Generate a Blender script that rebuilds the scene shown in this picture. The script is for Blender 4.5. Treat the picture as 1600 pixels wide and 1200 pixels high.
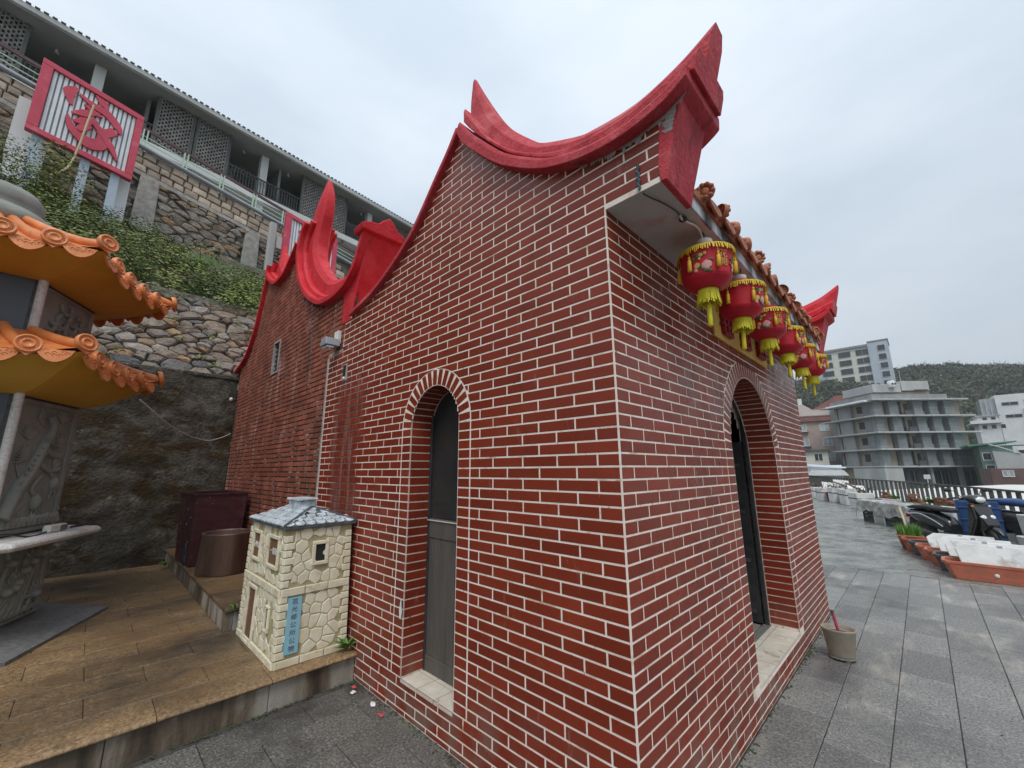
import bpy, bmesh, math, random
from mathutils import Vector, Matrix
from mathutils.noise import noise as pnoise
random.seed(11)
SC = bpy.context.scene
for o in list(bpy.data.objects):
    bpy.data.objects.remove(o)
COL = SC.collection
PI = math.pi

# ------------------------------------------------------------------ camera
YAW, PITCH, ROLL, FPX = -.7775, .2082, -.0068, 636.10
CAM = Vector((0.9932, -1.7248, 1.6335))
_cy, _sy, _cp, _sp, _cr, _sr = math.cos(YAW), math.sin(YAW), math.cos(PITCH), math.sin(PITCH), math.cos(ROLL), math.sin(ROLL)
FW = Vector((_sy*_cp, _cy*_cp, _sp)); _r0 = Vector((_cy, -_sy, 0)); _u0 = _r0.cross(FW)
RT = _r0*_cr + _u0*_sr; UP = _u0*_cr - _r0*_sr
cd = bpy.data.cameras.new('camera'); cam = bpy.data.objects.new('camera', cd); COL.objects.link(cam)
cam.matrix_world = Matrix(((RT.x, UP.x, -FW.x, CAM.x), (RT.y, UP.y, -FW.y, CAM.y), (RT.z, UP.z, -FW.z, CAM.z), (0, 0, 0, 1)))
cd.sensor_fit = 'HORIZONTAL'; cd.sensor_width = 36; cd.lens = FPX/1600*36; cd.clip_start = .05; cd.clip_end = 3000
SC.camera = cam

# ------------------------------------------------------------------ overcast sky
W = bpy.data.worlds.new('World'); SC.world = W; W.use_nodes = True
wn, wl = W.node_tree.nodes, W.node_tree.links
wn.clear()
wo = wn.new('ShaderNodeOutputWorld'); mixs = wn.new('ShaderNodeMixShader'); bgA = wn.new('ShaderNodeBackground'); bgB = wn.new('ShaderNodeBackground')
sky = wn.new('ShaderNodeTexSky'); sky.sky_type = 'NISHITA'; sky.sun_disc = False
SUN_EL, SUN_AZ = math.radians(58), math.radians(135)     # azimuth clockwise from +y
sky.sun_elevation = SUN_EL; sky.sun_rotation = SUN_AZ; sky.air_density = 1.6; sky.dust_density = 3
wl.new(sky.outputs[0], bgA.inputs[0]); bgA.inputs[1].default_value = .1
tc = wn.new('ShaderNodeTexCoord'); mp = wn.new('ShaderNodeMapping'); mp.inputs['Scale'].default_value = (1.2, 1.2, 3.2)
nz = wn.new('ShaderNodeTexNoise'); nz.inputs['Scale'].default_value = 1.5; nz.inputs['Detail'].default_value = 5; nz.inputs['Roughness'].default_value = .5
cr = wn.new('ShaderNodeValToRGB'); cr.color_ramp.elements[0].position = .38; cr.color_ramp.elements[0].color = (.465, .535, .61, 1)
cr.color_ramp.elements[1].position = .64; cr.color_ramp.elements[1].color = (.575, .635, .70, 1)
wl.new(tc.outputs['Generated'], mp.inputs[0]); wl.new(mp.outputs[0], nz.inputs['Vector']); wl.new(nz.outputs['Fac'], cr.inputs[0]); wl.new(cr.outputs[0], bgB.inputs[0])
spx = wn.new('ShaderNodeSeparateXYZ'); wl.new(tc.outputs['Generated'], spx.inputs[0])
grad = wn.new('ShaderNodeMapRange'); grad.inputs['From Min'].default_value = 0; grad.inputs['From Max'].default_value = 1; grad.inputs['To Min'].default_value = .86; grad.inputs['To Max'].default_value = 1.58   # overcast: zenith brighter than horizon
wl.new(spx.outputs['Z'], grad.inputs['Value']); wl.new(grad.outputs[0], bgB.inputs[1])
mixs.inputs[0].default_value = .9
wl.new(bgA.outputs[0], mixs.inputs[1]); wl.new(bgB.outputs[0], mixs.inputs[2]); wl.new(mixs.outputs[0], wo.inputs[0])
# ------------------------------------------------------------------ weak sun through the cloud
sd = bpy.data.lights.new('sun', 'SUN'); sd.energy = 1.5; sd.angle = math.radians(25); sd.color = (1, .97, .93)
sun = bpy.data.objects.new('sun', sd); COL.objects.link(sun)
sdir = Vector((math.sin(SUN_AZ)*math.cos(SUN_EL), math.cos(SUN_AZ)*math.cos(SUN_EL), math.sin(SUN_EL)))
sun.rotation_euler = sdir.to_track_quat('Z', 'Y').to_euler()
SC.view_settings.view_transform = 'Standard'; SC.view_settings.look = 'None'; SC.view_settings.exposure = 0.23; SC.view_settings.gamma = 1
SC.view_settings.use_curve_mapping = False
SC.cycles.use_denoising = True
SC.cycles.max_bounces = 6; SC.cycles.diffuse_bounces = 4; SC.cycles.glossy_bounces = 3; SC.cycles.volume_bounces = 0; SC.cycles.transparent_max_bounces = 8

# ------------------------------------------------------------------ materials
MATS = {}
def M(name, cols, rough=.6, scale=4., detail=6., nrough=.6, bump=0., bscale=40., bdist=.02, rand=0., metal=0., spec=.5, coat=0., ext=None, stretch=None, rvar=0., stain=None, bump2=None, trans=0., ior=1.45, alpha=1., hues=None):
    """noise ramp over world position; rand = per piece brightness spread; stain = (colour, scale, lo, hi, stretch)"""
    m = bpy.data.materials.new(name); m.use_nodes = True
    N, L = m.node_tree.nodes, m.node_tree.links
    b = N['Principled BSDF']
    geo = N.new('ShaderNodeNewGeometry')
    def vec(st):
        if st is None: return geo.outputs['Position']
        mpn = N.new('ShaderNodeMapping'); mpn.inputs['Scale'].default_value = st
        L.new(geo.outputs['Position'], mpn.inputs[0]); return mpn.outputs[0]
    def noise(sc, de, ro, st=None):
        n = N.new('ShaderNodeTexNoise'); n.inputs['Scale'].default_value = sc; n.inputs['Detail'].default_value = de; n.inputs['Roughness'].default_value = ro
        L.new(vec(st), n.inputs['Vector']); return n.outputs['Fac']
    if len(cols) == 1:
        rgb = N.new('ShaderNodeRGB'); rgb.outputs[0].default_value = (*cols[0][1], 1); col = rgb.outputs[0]
    else:
        fac = noise(scale, detail, nrough, stretch)
        r = N.new('ShaderNodeValToRGB'); e = r.color_ramp.elements
        while len(e) < len(cols): e.new(.5)
        for k, (p, c) in enumerate(cols): e[k].position = p; e[k].color = (*c, 1)
        L.new(fac, r.inputs[0]); col = r.outputs[0]
    if hues:
        oi = N.new('ShaderNodeObjectInfo'); hr = N.new('ShaderNodeValToRGB'); hr.color_ramp.interpolation = 'LINEAR'; he = hr.color_ramp.elements
        while len(he) < len(hues): he.new(.5)
        for k, c in enumerate(hues): he[k].position = k/(len(hues)-1); he[k].color = (*c, 1)
        L.new(oi.outputs['Random'], hr.inputs[0])
        mx = N.new('ShaderNodeMix'); mx.data_type = 'RGBA'; mx.blend_type = 'MULTIPLY'; mx.inputs[0].default_value = 1
        L.new(col, mx.inputs[6]); L.new(hr.outputs[0], mx.inputs[7]); col = mx.outputs[2]
    if stain:
        for (sc_, s_, lo, hi, st_) in ([stain] if not isinstance(stain, list) else stain):
            f2 = noise(s_, 6, .65, st_); mr = N.new('ShaderNodeMapRange'); mr.inputs['From Min'].default_value = .5+(lo-.5)*.6; mr.inputs['From Max'].default_value = .5+(hi-.5)*.68
            L.new(f2, mr.inputs['Value'])
            mx = N.new('ShaderNodeMix'); mx.data_type = 'RGBA'; mx.inputs[7].default_value = (*sc_, 1)
            L.new(mr.outputs[0], mx.inputs[0]); L.new(col, mx.inputs[6]); col = mx.outputs[2]
    if rand:
        oi = N.new('ShaderNodeObjectInfo'); at = N.new('ShaderNodeAttribute'); at.attribute_name = 'rnd'
        ad = N.new('ShaderNodeMath'); ad.operation = 'ADD'; L.new(oi.outputs['Random'], ad.inputs[0]); L.new(at.outputs['Fac'], ad.inputs[1])
        fr = N.new('ShaderNodeMath'); fr.operation = 'FRACT'; L.new(ad.outputs[0], fr.inputs[0])
        mr = N.new('ShaderNodeMapRange'); mr.inputs['To Min'].default_value = 1-rand; mr.inputs['To Max'].default_value = 1+rand
        L.new(fr.outputs[0], mr.inputs['Value'])
        hs = N.new('ShaderNodeHueSaturation'); L.new(col, hs.inputs['Color']); L.new(mr.outputs[0], hs.inputs['Value']); col = hs.outputs[0]
    if ext: col = ext(N, L, geo, col)
    L.new(col, b.inputs['Base Color'])
    b.inputs['Roughness'].default_value = rough; b.inputs['Metallic'].default_value = metal
    b.inputs['Specular IOR Level'].default_value = spec; b.inputs['Coat Weight'].default_value = coat
    b.inputs['Transmission Weight'].default_value = trans; b.inputs['IOR'].default_value = ior; b.inputs['Alpha'].default_value = alpha
    if rvar:
        f3 = noise(scale*1.7+1, 5, .6); mr = N.new('ShaderNodeMapRange'); mr.inputs['From Min'].default_value = .35; mr.inputs['From Max'].default_value = .65
        mr.inputs['To Min'].default_value = max(.05, rough-rvar); mr.inputs['To Max'].default_value = min(1, rough+rvar)
        L.new(f3, mr.inputs['Value']); L.new(mr.outputs[0], b.inputs['Roughness'])
    if bump:
        bf = noise(bscale, 6, .6, bump2); bn = N.new('ShaderNodeBump'); bn.inputs['Strength'].default_value = bump; bn.inputs['Distance'].default_value = bdist
        L.new(bf, bn.inputs['Height']); L.new(bn.outputs[0], b.inputs['Normal'])
    MATS[name] = m; return m

def foot_grime(N, L, geo, col):
    """splash dirt in the lowest half metre and the pale run-off band below the wall lamp"""
    sp = N.new('ShaderNodeSeparateXYZ'); L.new(geo.outputs['Position'], sp.inputs[0])
    nzn = N.new('ShaderNodeTexNoise'); nzn.inputs['Scale'].default_value = 6; nzn.inputs['Detail'].default_value = 6; L.new(geo.outputs['Position'], nzn.inputs['Vector'])
    a = N.new('ShaderNodeMapRange'); a.inputs['From Min'].default_value = .5; a.inputs['From Max'].default_value = .0; L.new(sp.outputs['Z'], a.inputs['Value'])
    b = N.new('ShaderNodeMapRange'); b.inputs['From Min'].default_value = .42; b.inputs['From Max'].default_value = .66; L.new(nzn.outputs['Fac'], b.inputs['Value'])
    m = N.new('ShaderNodeMath'); m.operation = 'MULTIPLY'; L.new(a.outputs[0], m.inputs[0]); L.new(b.outputs[0], m.inputs[1])
    mx = N.new('ShaderNodeMix'); mx.data_type = 'RGBA'; mx.inputs[7].default_value = (.20, .13, .10, 1); L.new(m.outputs[0], mx.inputs[0]); L.new(col, mx.inputs[6]); col = mx.outputs[2]
    w = N.new('ShaderNodeMath'); w.operation = 'ADD'; w.inputs[1].default_value = 3.0; L.new(sp.outputs['X'], w.inputs[0])
    ab = N.new('ShaderNodeMath'); ab.operation = 'ABSOLUTE'; L.new(w.outputs[0], ab.inputs[0])
    c = N.new('ShaderNodeMapRange'); c.inputs['From Min'].default_value = .38; c.inputs['From Max'].default_value = .1; L.new(ab.outputs[0], c.inputs['Value'])
    n2 = N.new('ShaderNodeTexNoise'); n2.inputs['Scale'].default_value = 7; n2.inputs['Detail'].default_value = 7; mp_ = N.new('ShaderNodeMapping'); mp_.inputs['Scale'].default_value = (1.6, 1, .18); L.new(geo.outputs['Position'], mp_.inputs[0]); L.new(mp_.outputs[0], n2.inputs['Vector'])
    d = N.new('ShaderNodeMapRange'); d.inputs['From Min'].default_value = .50; d.inputs['From Max'].default_value = .68; d.inputs['To Max'].default_value = .7; L.new(n2.outputs['Fac'], d.inputs['Value'])
    m2 = N.new('ShaderNodeMath'); m2.operation = 'MULTIPLY'; L.new(c.outputs[0], m2.inputs[0]); L.new(d.outputs[0], m2.inputs[1])
    zz = N.new('ShaderNodeMapRange'); zz.inputs['From Min'].default_value = 2.7; zz.inputs['From Max'].default_value = 2.4; L.new(sp.outputs['Z'], zz.inputs['Value'])
    m3 = N.new('ShaderNodeMath'); m3.operation = 'MULTIPLY'; L.new(m2.outputs[0], m3.inputs[0]); L.new(zz.outputs[0], m3.inputs[1])
    mx = N.new('ShaderNodeMix'); mx.data_type = 'RGBA'; mx.inputs[7].default_value = (.34, .24, .22, 1); L.new(m3.outputs[0], mx.inputs[0]); L.new(col, mx.inputs[6])
    return mx.outputs[2]
def drip_band(N, L, geo, col):
    """dark run-off band below the wall lamp and grime along the foot of the wall"""
    sp = N.new('ShaderNodeSeparateXYZ'); L.new(geo.outputs['Position'], sp.inputs[0])
    nzn = N.new('ShaderNodeTexNoise'); nzn.inputs['Scale'].default_value = 3.5; nzn.inputs['Detail'].default_value = 5
    L.new(geo.outputs['Position'], nzn.inputs['Vector'])
    def math_(op, a, b_=None):
        n = N.new('ShaderNodeMath'); n.operation = op
        for i, v in enumerate((a, b_)):
            if v is None: continue
            if isinstance(v, (int, float)): n.inputs[i].default_value = v
            else: L.new(v, n.inputs[i])
        return n.outputs[0]
    wob = math_('MULTIPLY', math_('SUBTRACT', nzn.outputs['Fac'], .5), .55)
    dx = math_('ABSOLUTE', math_('ADD', math_('ADD', sp.outputs['X'], 3.02), wob))
    band = N.new('ShaderNodeMapRange'); band.inputs['From Min'].default_value = .22; band.inputs['From Max'].default_value = .42; band.inputs['To Min'].default_value = 1; band.inputs['To Max'].default_value = 0
    L.new(dx, band.inputs['Value'])
    zz = N.new('ShaderNodeMapRange'); zz.inputs['From Min'].default_value = 2.65; zz.inputs['From Max'].default_value = 2.35
    L.new(sp.outputs['Z'], zz.inputs['Value'])
    f = math_('MULTIPLY', math_('MULTIPLY', band.outputs[0], zz.outputs[0]), .9)
    mx = N.new('ShaderNodeMix'); mx.data_type = 'RGBA'; mx.inputs[7].default_value = (.035, .028, .026, 1)
    L.new(f, mx.inputs[0]); L.new(col, mx.inputs[6])
    return mx.outputs[2]

BRK = [(.25, (.195, .026, .011)), (.55, (.23, .034, .015)), (.8, (.27, .045, .022))]
M('brick_glazed', BRK, rough=.35, scale=2.2, rand=.14, bump=.14, bscale=45, bdist=.005, spec=.36, coat=.0, rvar=.10, stain=[((.30, .12, .09), 16, .70, .86, (1, 1, .25)), ((.11, .018, .010), 1.4, .62, .9, (1, 1, .5)), ((.50, .36, .32), 60, .78, .9, (1, 1, .5))], ext=foot_grime)
M('mortar_white', [(.3, (.80, .66, .55)), (.6, (.90, .81, .72)), (.8, (.93, .87, .80))], rough=.85, scale=5, bump=.3, bscale=120, bdist=.003, stain=[((.50, .33, .22), 5, .56, .80, (1, 1, 2)), ((.22, .15, .11), 23, .70, .80, None)], ext=drip_band)
M('brick_old', [(.3, (.20, .052, .028)), (.5, (.29, .082, .045)), (.7, (.38, .125, .08))], rough=.8, scale=5, rand=.22, bump=.3, bscale=60, bdist=.006, stain=[((.55, .43, .38), 2.4, .64, .86, (1.2, 1, .22)), ((.09, .04, .03), 2.0, .56, .82, (1, 1, .3)), ((.5, .4, .36), 14, .72, .84, (1, 1, .4))])
M('mortar_old', [(.40, (.014, .011, .010)), (.53, (.035, .028, .025)), (.60, (.26, .22, .20)), (.70, (.60, .55, .50))], rough=.9, scale=6, detail=8, stretch=(1, 1, .6), bump=.4, bscale=90, bdist=.006)
M('cement_grey', [(.3, (.24, .225, .21)), (.7, (.46, .44, .41))], rough=.9, scale=6, bump=.4, bscale=60, bdist=.01)
M('red_paint', [(.3, (.50, .018, .028)), (.5, (.60, .024, .036)), (.7, (.64, .055, .065))], rough=.6, scale=4, detail=9, nrough=.7, bump=.6, bscale=26, bdist=.015, spec=.35, stain=[((.26, .010, .016), 7, .62, .9, (1, 1, .3)), ((.62, .16, .16), 3, .66, .95, None), ((.12, .02, .02), 30, .74, .84, None)], rvar=.1)
M('red_paint_faded', [(.32, (.40, .032, .046)), (.5, (.52, .048, .062)), (.66, (.60, .10, .115))], rough=.65, scale=6, detail=10, nrough=.75, bump=.7, bscale=34, bdist=.014, spec=.3, stain=[((.20, .016, .024), 9, .58, .85, (1, 1, .25)), ((.66, .22, .22), 2.4, .62, .95, None), ((.14, .03, .03), 40, .70, .82, None)])
M('white_plaster', [(.3, (.60, .62, .63)), (.7, (.78, .80, .80))], rough=.75, scale=4, bump=.15, bscale=50)
M('fascia_plaster', [(.36, (.05, .05, .052)), (.5, (.42, .44, .46)), (.64, (.76, .79, .82))], rough=.75, scale=4.2, stretch=(1, 1, .45), bump=.1)
M('soffit_grey', [(.3, (.46, .44, .42)), (.7, (.60, .58, .56))], rough=.7, scale=2, bump=.08, stain=((.50, .22, .22), 2.0, .55, .75, None))
M('terracotta', [(.3, (.30, .10, .055)), (.6, (.46, .18, .10)), (.8, (.55, .27, .17))], rough=.7, scale=9, rand=.15, bump=.5, bscale=60, bdist=.012, stain=((.07, .05, .045), 6, .6, .8, None))
M('tile_orange', [(.3, (.58, .17, .045)), (.6, (.72, .25, .075)), (.8, (.78, .33, .13))], rough=.38, scale=7, rand=.08, bump=.35, bscale=60, bdist=.01, coat=.15, stain=((.10, .06, .05), 5, .66, .82, None))
M('ochre_paint', [(.3, (.52, .28, .022)), (.7, (.64, .36, .035))], rough=.55, scale=2, bump=.05)
M('carved_stone', [(.3, (.20, .21, .185)), (.6, (.275, .29, .26)), (.8, (.34, .355, .32))], rough=.8, scale=5, bump=.3, bscale=90, bdist=.006, stain=((.12, .12, .105), 2.5, .6, .95, None))
M('granite_white', [(.35, (.52, .51, .48)), (.5, (.66, .65, .62)), (.65, (.74, .73, .70))], rough=.6, scale=60, bump=.1, bscale=80, stain=((.35, .32, .29), 3, .55, .8, None))
M('stone_dark', [(.3, (.11, .112, .11)), (.7, (.20, .20, .195))], rough=.65, scale=20, bump=.2)
M('dark_panel', [(.3, (.045, .055, .065)), (.7, (.085, .10, .115))], rough=.35, scale=1.5)
M('paver_grey', [(.34, (.078, .076, .072)), (.46, (.172, .168, .160)), (.54, (.232, .226, .214)), (.66, (.40, .39, .365))], rough=.5, scale=62, detail=5, nrough=.75, rand=.20, bump=.6, bscale=80, bdist=.008, rvar=.22, stain=[((.45, .42, .35), 1.7, .56, .85, (1.6, .6, 1)), ((.065, .065, .066), .75, .46, .80, (1, .7, 1)), ((.36, .35, .33), 7, .64, .9, (.6, 2, 1))])
M('paver_wet_shaded', [(.34, (.045, .043, .040)), (.46, (.105, .10, .092)), (.54, (.15, .143, .13)), (.66, (.30, .285, .26))], rough=.42, scale=62, detail=5, nrough=.75, rand=.12, bump=.7, bscale=70, bdist=.01, rvar=.2, stain=[((.05, .045, .04), 1.0, .50, .68, None), ((.22, .20, .17), 1.4, .60, .78, None)])  # darker copy of the grey paver: wetness plus the walls' shade, put into the colour
M('paver_joint', [(.3, (.045, .045, .043)), (.7, (.09, .088, .08))], rough=.9, scale=20)
M('paver_tan', [(.34, (.125, .076, .036)), (.48, (.26, .165, .082)), (.58, (.345, .23, .125)), (.7, (.48, .345, .205))], rough=.42, scale=46, detail=7, nrough=.72, rand=.10, bump=.6, bscale=70, bdist=.008, rvar=.2, stain=[((.060, .045, .030), .6, .36, .70, (1.1, .8, 1)), ((.15, .09, .040), 1.7, .50, .85, (1.3, .7, 1)), ((.06, .05, .04), 5.5, .64, .90, (1.2, .6, 1))])
M('step_riser', [(.34, (.04, .03, .02)), (.48, (.15, .115, .08)), (.56, (.27, .235, .19)), (.7, (.38, .35, .31))], rough=.7, scale=4.5, detail=8, stretch=(1, 1, .22), bump=.4, bscale=50, bdist=.01)
M('concrete_wet', [(.36, (.13, .132, .122)), (.5, (.22, .223, .205)), (.64, (.31, .312, .285))], rough=.30, scale=2.2, detail=9, nrough=.72, bump=.5, bscale=7, bdist=.02, rvar=.22, stain=[((.20, .175, .095), .9, .62, .95, (1, 1.4, 1)), ((.085, .088, .085), 1.1, .52, .85, (1, 1.3, 1)), ((.36, .355, .33), 5, .64, .9, None)])
M('concrete_mossy', [(.30, (.018, .015, .010)), (.44, (.060, .053, .041)), (.56, (.12, .108, .088)), (.70, (.25, .23, .195))], rough=.9, scale=5.5, detail=12, nrough=.8, bump=1., bscale=22, bdist=.04, stain=[((.045, .028, .009), 1.5, .46, .58, (1, .8, 1.8)), ((.035, .048, .018), 2.1, .72, .86, (1, .7, 1.2)), ((.36, .33, .29), 11, .74, .84, (1, .6, 1)), ((.11, .105, .098), 1.1, .58, .9, (1, 1, .5)), ((.030, .022, .010), .8, .50, .75, (1, .8, 1.5))])
M('rubble', [(.2, (.45, .43, .41)), (.45, (.75, .73, .71)), (.6, (.95, .92, .9)), (.78, (1.2, 1.15, 1.1))], rough=.85, scale=7, detail=8, nrough=.7, bump=.8, bscale=16, bdist=.05, hues=[(.20, .19, .185), (.34, .275, .21), (.18, .19, .205), (.42, .29, .175), (.29, .26, .225), (.42, .39, .35), (.22, .17, .13), (.36, .35, .33)], stain=[((.40, .22, .10), 3.3, .66, .84, None), ((.06, .055, .05), 2.9, .62, .85, None), ((.05, .08, .02), 2.5, .70, .86, None)])
M('rubble_bed', [(.3, (.06, .055, .048)), (.5, (.14, .13, .115)), (.7, (.24, .225, .20))], rough=.95, scale=7, bump=.8, bscale=20, bdist=.04, stain=((.025, .05, .012), 1.8, .56, .68, None))
M('ashlar', [(.25, (.34, .265, .205)), (.5, (.47, .38, .305)), (.75, (.57, .49, .41))], rough=.85, scale=3, rand=.3, bump=.5, bscale=18, bdist=.03)
M('soil', [(.3, (.04, .03, .02)), (.7, (.10, .085, .055))], rough=.95, scale=5, bump=.8, bscale=14, bdist=.05, stain=((.05, .09, .02), 1.5, .45, .6, None))
M('leaf_hedge', [(.3, (.026, .046, .009)), (.45, (.075, .105, .016)), (.56, (.17, .205, .028)), (.66, (.36, .38, .05)), (.76, (.52, .52, .09))], rough=.5, scale=1.1, detail=9, nrough=.85, rand=.7)
M('leaf_grass', [(.3, (.06, .16, .02)), (.7, (.16, .34, .05))], rough=.5, scale=5, rand=.25)
M('leaf_forest', [(.32, (.020, .036, .014)), (.46, (.038, .060, .024)), (.56, (.066, .082, .036)), (.68, (.12, .105, .062))], rough=.75, scale=.05, detail=5, nrough=.6, rand=.5)
M('hill_soil', [(.3, (.025, .033, .015)), (.7, (.06, .062, .032))], rough=.95, scale=.1)
M('bark', [(.3, (.06, .045, .03)), (.7, (.16, .125, .09))], rough=.9, scale=12, bump=.5)
M('wood_grey', [(.3, (.085, .076, .066)), (.7, (.125, .113, .099))], rough=.6, scale=6, stretch=(3, 3, .4), bump=.2, bscale=40, bump2=(4, 4, .3))
M('glass_dark', [(.3, (.020, .021, .021)), (.7, (.042, .043, .042))], rough=.25, scale=2)
M('metal_dark', [(.3, (.022, .022, .024)), (.7, (.05, .05, .052))], rough=.45, scale=9)
M('tile_cream', [(.3, (.56, .50, .41)), (.6, (.70, .645, .55)), (.8, (.76, .71, .63))], rough=.4, scale=7, rand=.05, stain=((.25, .17, .09), 9, .66, .82, None), bump=.05)
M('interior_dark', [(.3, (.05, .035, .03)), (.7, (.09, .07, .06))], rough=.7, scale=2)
M('interior_floor', [(.3, (.22, .20, .17)), (.7, (.32, .30, .26))], rough=.4, scale=5, rand=.08)
M('lantern_red', [(.3, (.46, .008, .022)), (.7, (.60, .014, .034))], rough=.55, scale=6, rand=.06)
M('lantern_inner', [(.5, (.18, .004, .01))], rough=.7)
M('fringe_yellow', [(.3, (.60, .42, .015)), (.7, (.78, .60, .04))], rough=.6, scale=40)
M('fringe_lemon', [(.3, (.66, .58, .02)), (.7, (.80, .74, .05))], rough=.6, scale=40)
M('tassel_gold', [(.3, (.70, .38, .02)), (.7, (.80, .50, .05))], rough=.6, scale=40)
M('white_plastic', [(.3, (.70, .70, .68)), (.7, (.80, .80, .78))], rough=.5, scale=6)
M('paint_pink', [(.3, (.60, .25, .25)), (.7, (.74, .42, .40))], rough=.6, scale=60)
M('paint_green', [(.3, (.05, .10, .03)), (.7, (.12, .16, .05))], rough=.6, scale=60)
M('paint_gold', [(.3, (.55, .33, .06)), (.7, (.70, .48, .14))], rough=.5, scale=60)
M('plaque_yellow', [(.3, (.66, .38, .07)), (.7, (.78, .50, .13))], rough=.6, scale=4)
M('letter_red', [(.3, (.22, .008, .014)), (.7, (.36, .014, .022))], rough=.5, scale=8)
M('bin_stone', [(.3, (.64, .57, .40)), (.6, (.76, .71, .55)), (.8, (.80, .77, .66))], rough=.55, scale=12, rand=.05, bump=.15, bscale=45, bdist=.006, stain=((.50, .43, .25), 9, .6, .8, None))
M('bin_joint', [(.3, (.30, .25, .13)), (.6, (.46, .40, .24)), (.8, (.55, .50, .34))], rough=.7, scale=14)
M('bin_roof', [(.3, (.22, .25, .27)), (.5, (.50, .56, .60)), (.7, (.74, .79, .82))], rough=.45, scale=16)
M('bin_slate', [(.3, (.045, .055, .06)), (.7, (.13, .15, .16))], rough=.5, scale=16)
M('bin_door', [(.3, (.12, .06, .03)), (.7, (.26, .15, .085))], rough=.6, scale=10, stretch=(3, 3, .4))
M('plaque_blue', [(.3, (.22, .46, .56)), (.7, (.28, .54, .64))], rough=.45, scale=5)
M('ink_brown', [(.5, (.10, .045, .04))], rough=.6)
M('ink_white', [(.5, (.70, .69, .66))], rough=.6)
M('tank_maroon', [(.3, (.055, .016, .020)), (.6, (.085, .026, .030)), (.8, (.13, .05, .05))], rough=.5, scale=5, stretch=(1, 1, 2.5), bump=.3, bscale=10, bdist=.02, rvar=.15, stain=((.20, .15, .14), 16, .70, .78, None))
M('tub_bronze', [(.3, (.10, .055, .045)), (.5, (.19, .12, .10)), (.7, (.30, .21, .18))], rough=.38, scale=2.2, stretch=(2.5, 2.5, .25), metal=.45, bump=.15, bscale=20)
M('blue_plastic', [(.3, (.018, .05, .14)), (.7, (.03, .085, .22))], rough=.4, scale=5, rand=.1)
M('blue_dark', [(.3, (.02, .03, .06)), (.7, (.045, .06, .10))], rough=.5, scale=9)
M('pot_tan', [(.3, (.24, .205, .155)), (.6, (.32, .28, .22)), (.8, (.38, .34, .28))], rough=.6, scale=6, stain=((.16, .12, .08), 5, .6, .8, (1, 1, .4)), bump=.1)
M('ash', [(.3, (.06, .05, .045)), (.7, (.14, .12, .11))], rough=.95, scale=50, bump=.6, bscale=80)
M('incense_red', [(.3, (.36, .035, .08)), (.7, (.46, .06, .11))], rough=.6, scale=9)
M('black_rubber', [(.3, (.012, .012, .013)), (.7, (.03, .03, .03))], rough=.6, scale=20)
M('scooter_black', [(.3, (.012, .012, .014)), (.7, (.022, .022, .025))], rough=.22, scale=4, coat=.6)
M('chrome', [(.3, (.55, .56, .57)), (.7, (.75, .76, .77))], rough=.15, scale=9, metal=.9)
M('lamp_glass', [(.3, (.62, .64, .64)), (.7, (.80, .82, .82))], rough=.12, scale=30, coat=.6)
M('lamp_amber', [(.5, (.60, .20, .03))], rough=.3)
M('styrofoam', [(.3, (.60, .60, .585)), (.6, (.74, .74, .725)), (.8, (.80, .80, .79))], rough=.75, scale=5, rand=.08, bump=.12, bscale=70, stain=((.34, .31, .27), 3, .60, .82, None))
M('trough_clay', [(.3, (.38, .105, .060)), (.6, (.48, .15, .09)), (.8, (.52, .20, .13))], rough=.5, scale=5, rand=.14, stain=((.25, .16, .12), 6, .6, .85, None))
M('trough_dark', [(.3, (.045, .047, .05)), (.7, (.10, .10, .105))], rough=.5, scale=6, rand=.1)
M('plastic_sheet', [(.34, (.20, .19, .165)), (.48, (.42, .41, .38)), (.6, (.66, .66, .635)), (.7, (.80, .80, .78))], rough=.25, scale=3.2, detail=9, nrough=.7, bump=.9, bscale=9, bdist=.06, alpha=.82, stain=((.20, .16, .13), 1.6, .52, .8, (1, 1, 1.4)))
M('crate_black', [(.3, (.02, .02, .022)), (.7, (.05, .05, .05))], rough=.5, scale=9)
M('clay_brick', [(.3, (.17, .085, .055)), (.6, (.28, .13, .08)), (.8, (.42, .21, .13))], rough=.85, scale=8, rand=.3, bump=.4, bscale=30)
M('rail_grey', [(.3, (.055, .052, .05)), (.7, (.10, .095, .09))], rough=.5, scale=6)
M('roof_pale', [(.3, (.55, .53, .48)), (.6, (.70, .69, .65)), (.8, (.78, .77, .74))], rough=.7, scale=.4, stain=((.40, .38, .34), .15, .55, .75, None))
M('conc_building', [(.3, (.21, .215, .215)), (.5, (.29, .295, .295)), (.7, (.37, .37, .365))], rough=.85, scale=.6, detail=8, stretch=(1, 1, .45), rand=.05)
M('conc_slab', [(.3, (.36, .37, .365)), (.7, (.52, .525, .52))], rough=.8, scale=.5, stretch=(1, 1, .4))
M('fin_block', [(.3, (.19, .21, .22)), (.7, (.29, .31, .32))], rough=.85, scale=.8, rand=.10)
M('tan_wall', [(.3, (.29, .245, .195)), (.7, (.39, .335, .27))], rough=.85, scale=.5)
M('pink_wall', [(.3, (.36, .27, .235)), (.7, (.46, .355, .315))], rough=.85, scale=.5)
M('pink_light', [(.3, (.50, .40, .38)), (.7, (.60, .50, .47))], rough=.85, scale=.5)
M('cream_wall', [(.3, (.58, .56, .49)), (.7, (.68, .66, .59))], rough=.85, scale=.4)
M('paleblue_wall', [(.3, (.40, .45, .51)), (.7, (.48, .53, .59))], rough=.85, scale=.3)
M('white_wall', [(.3, (.62, .635, .64)), (.7, (.76, .77, .77))], rough=.8, scale=.5)
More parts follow.
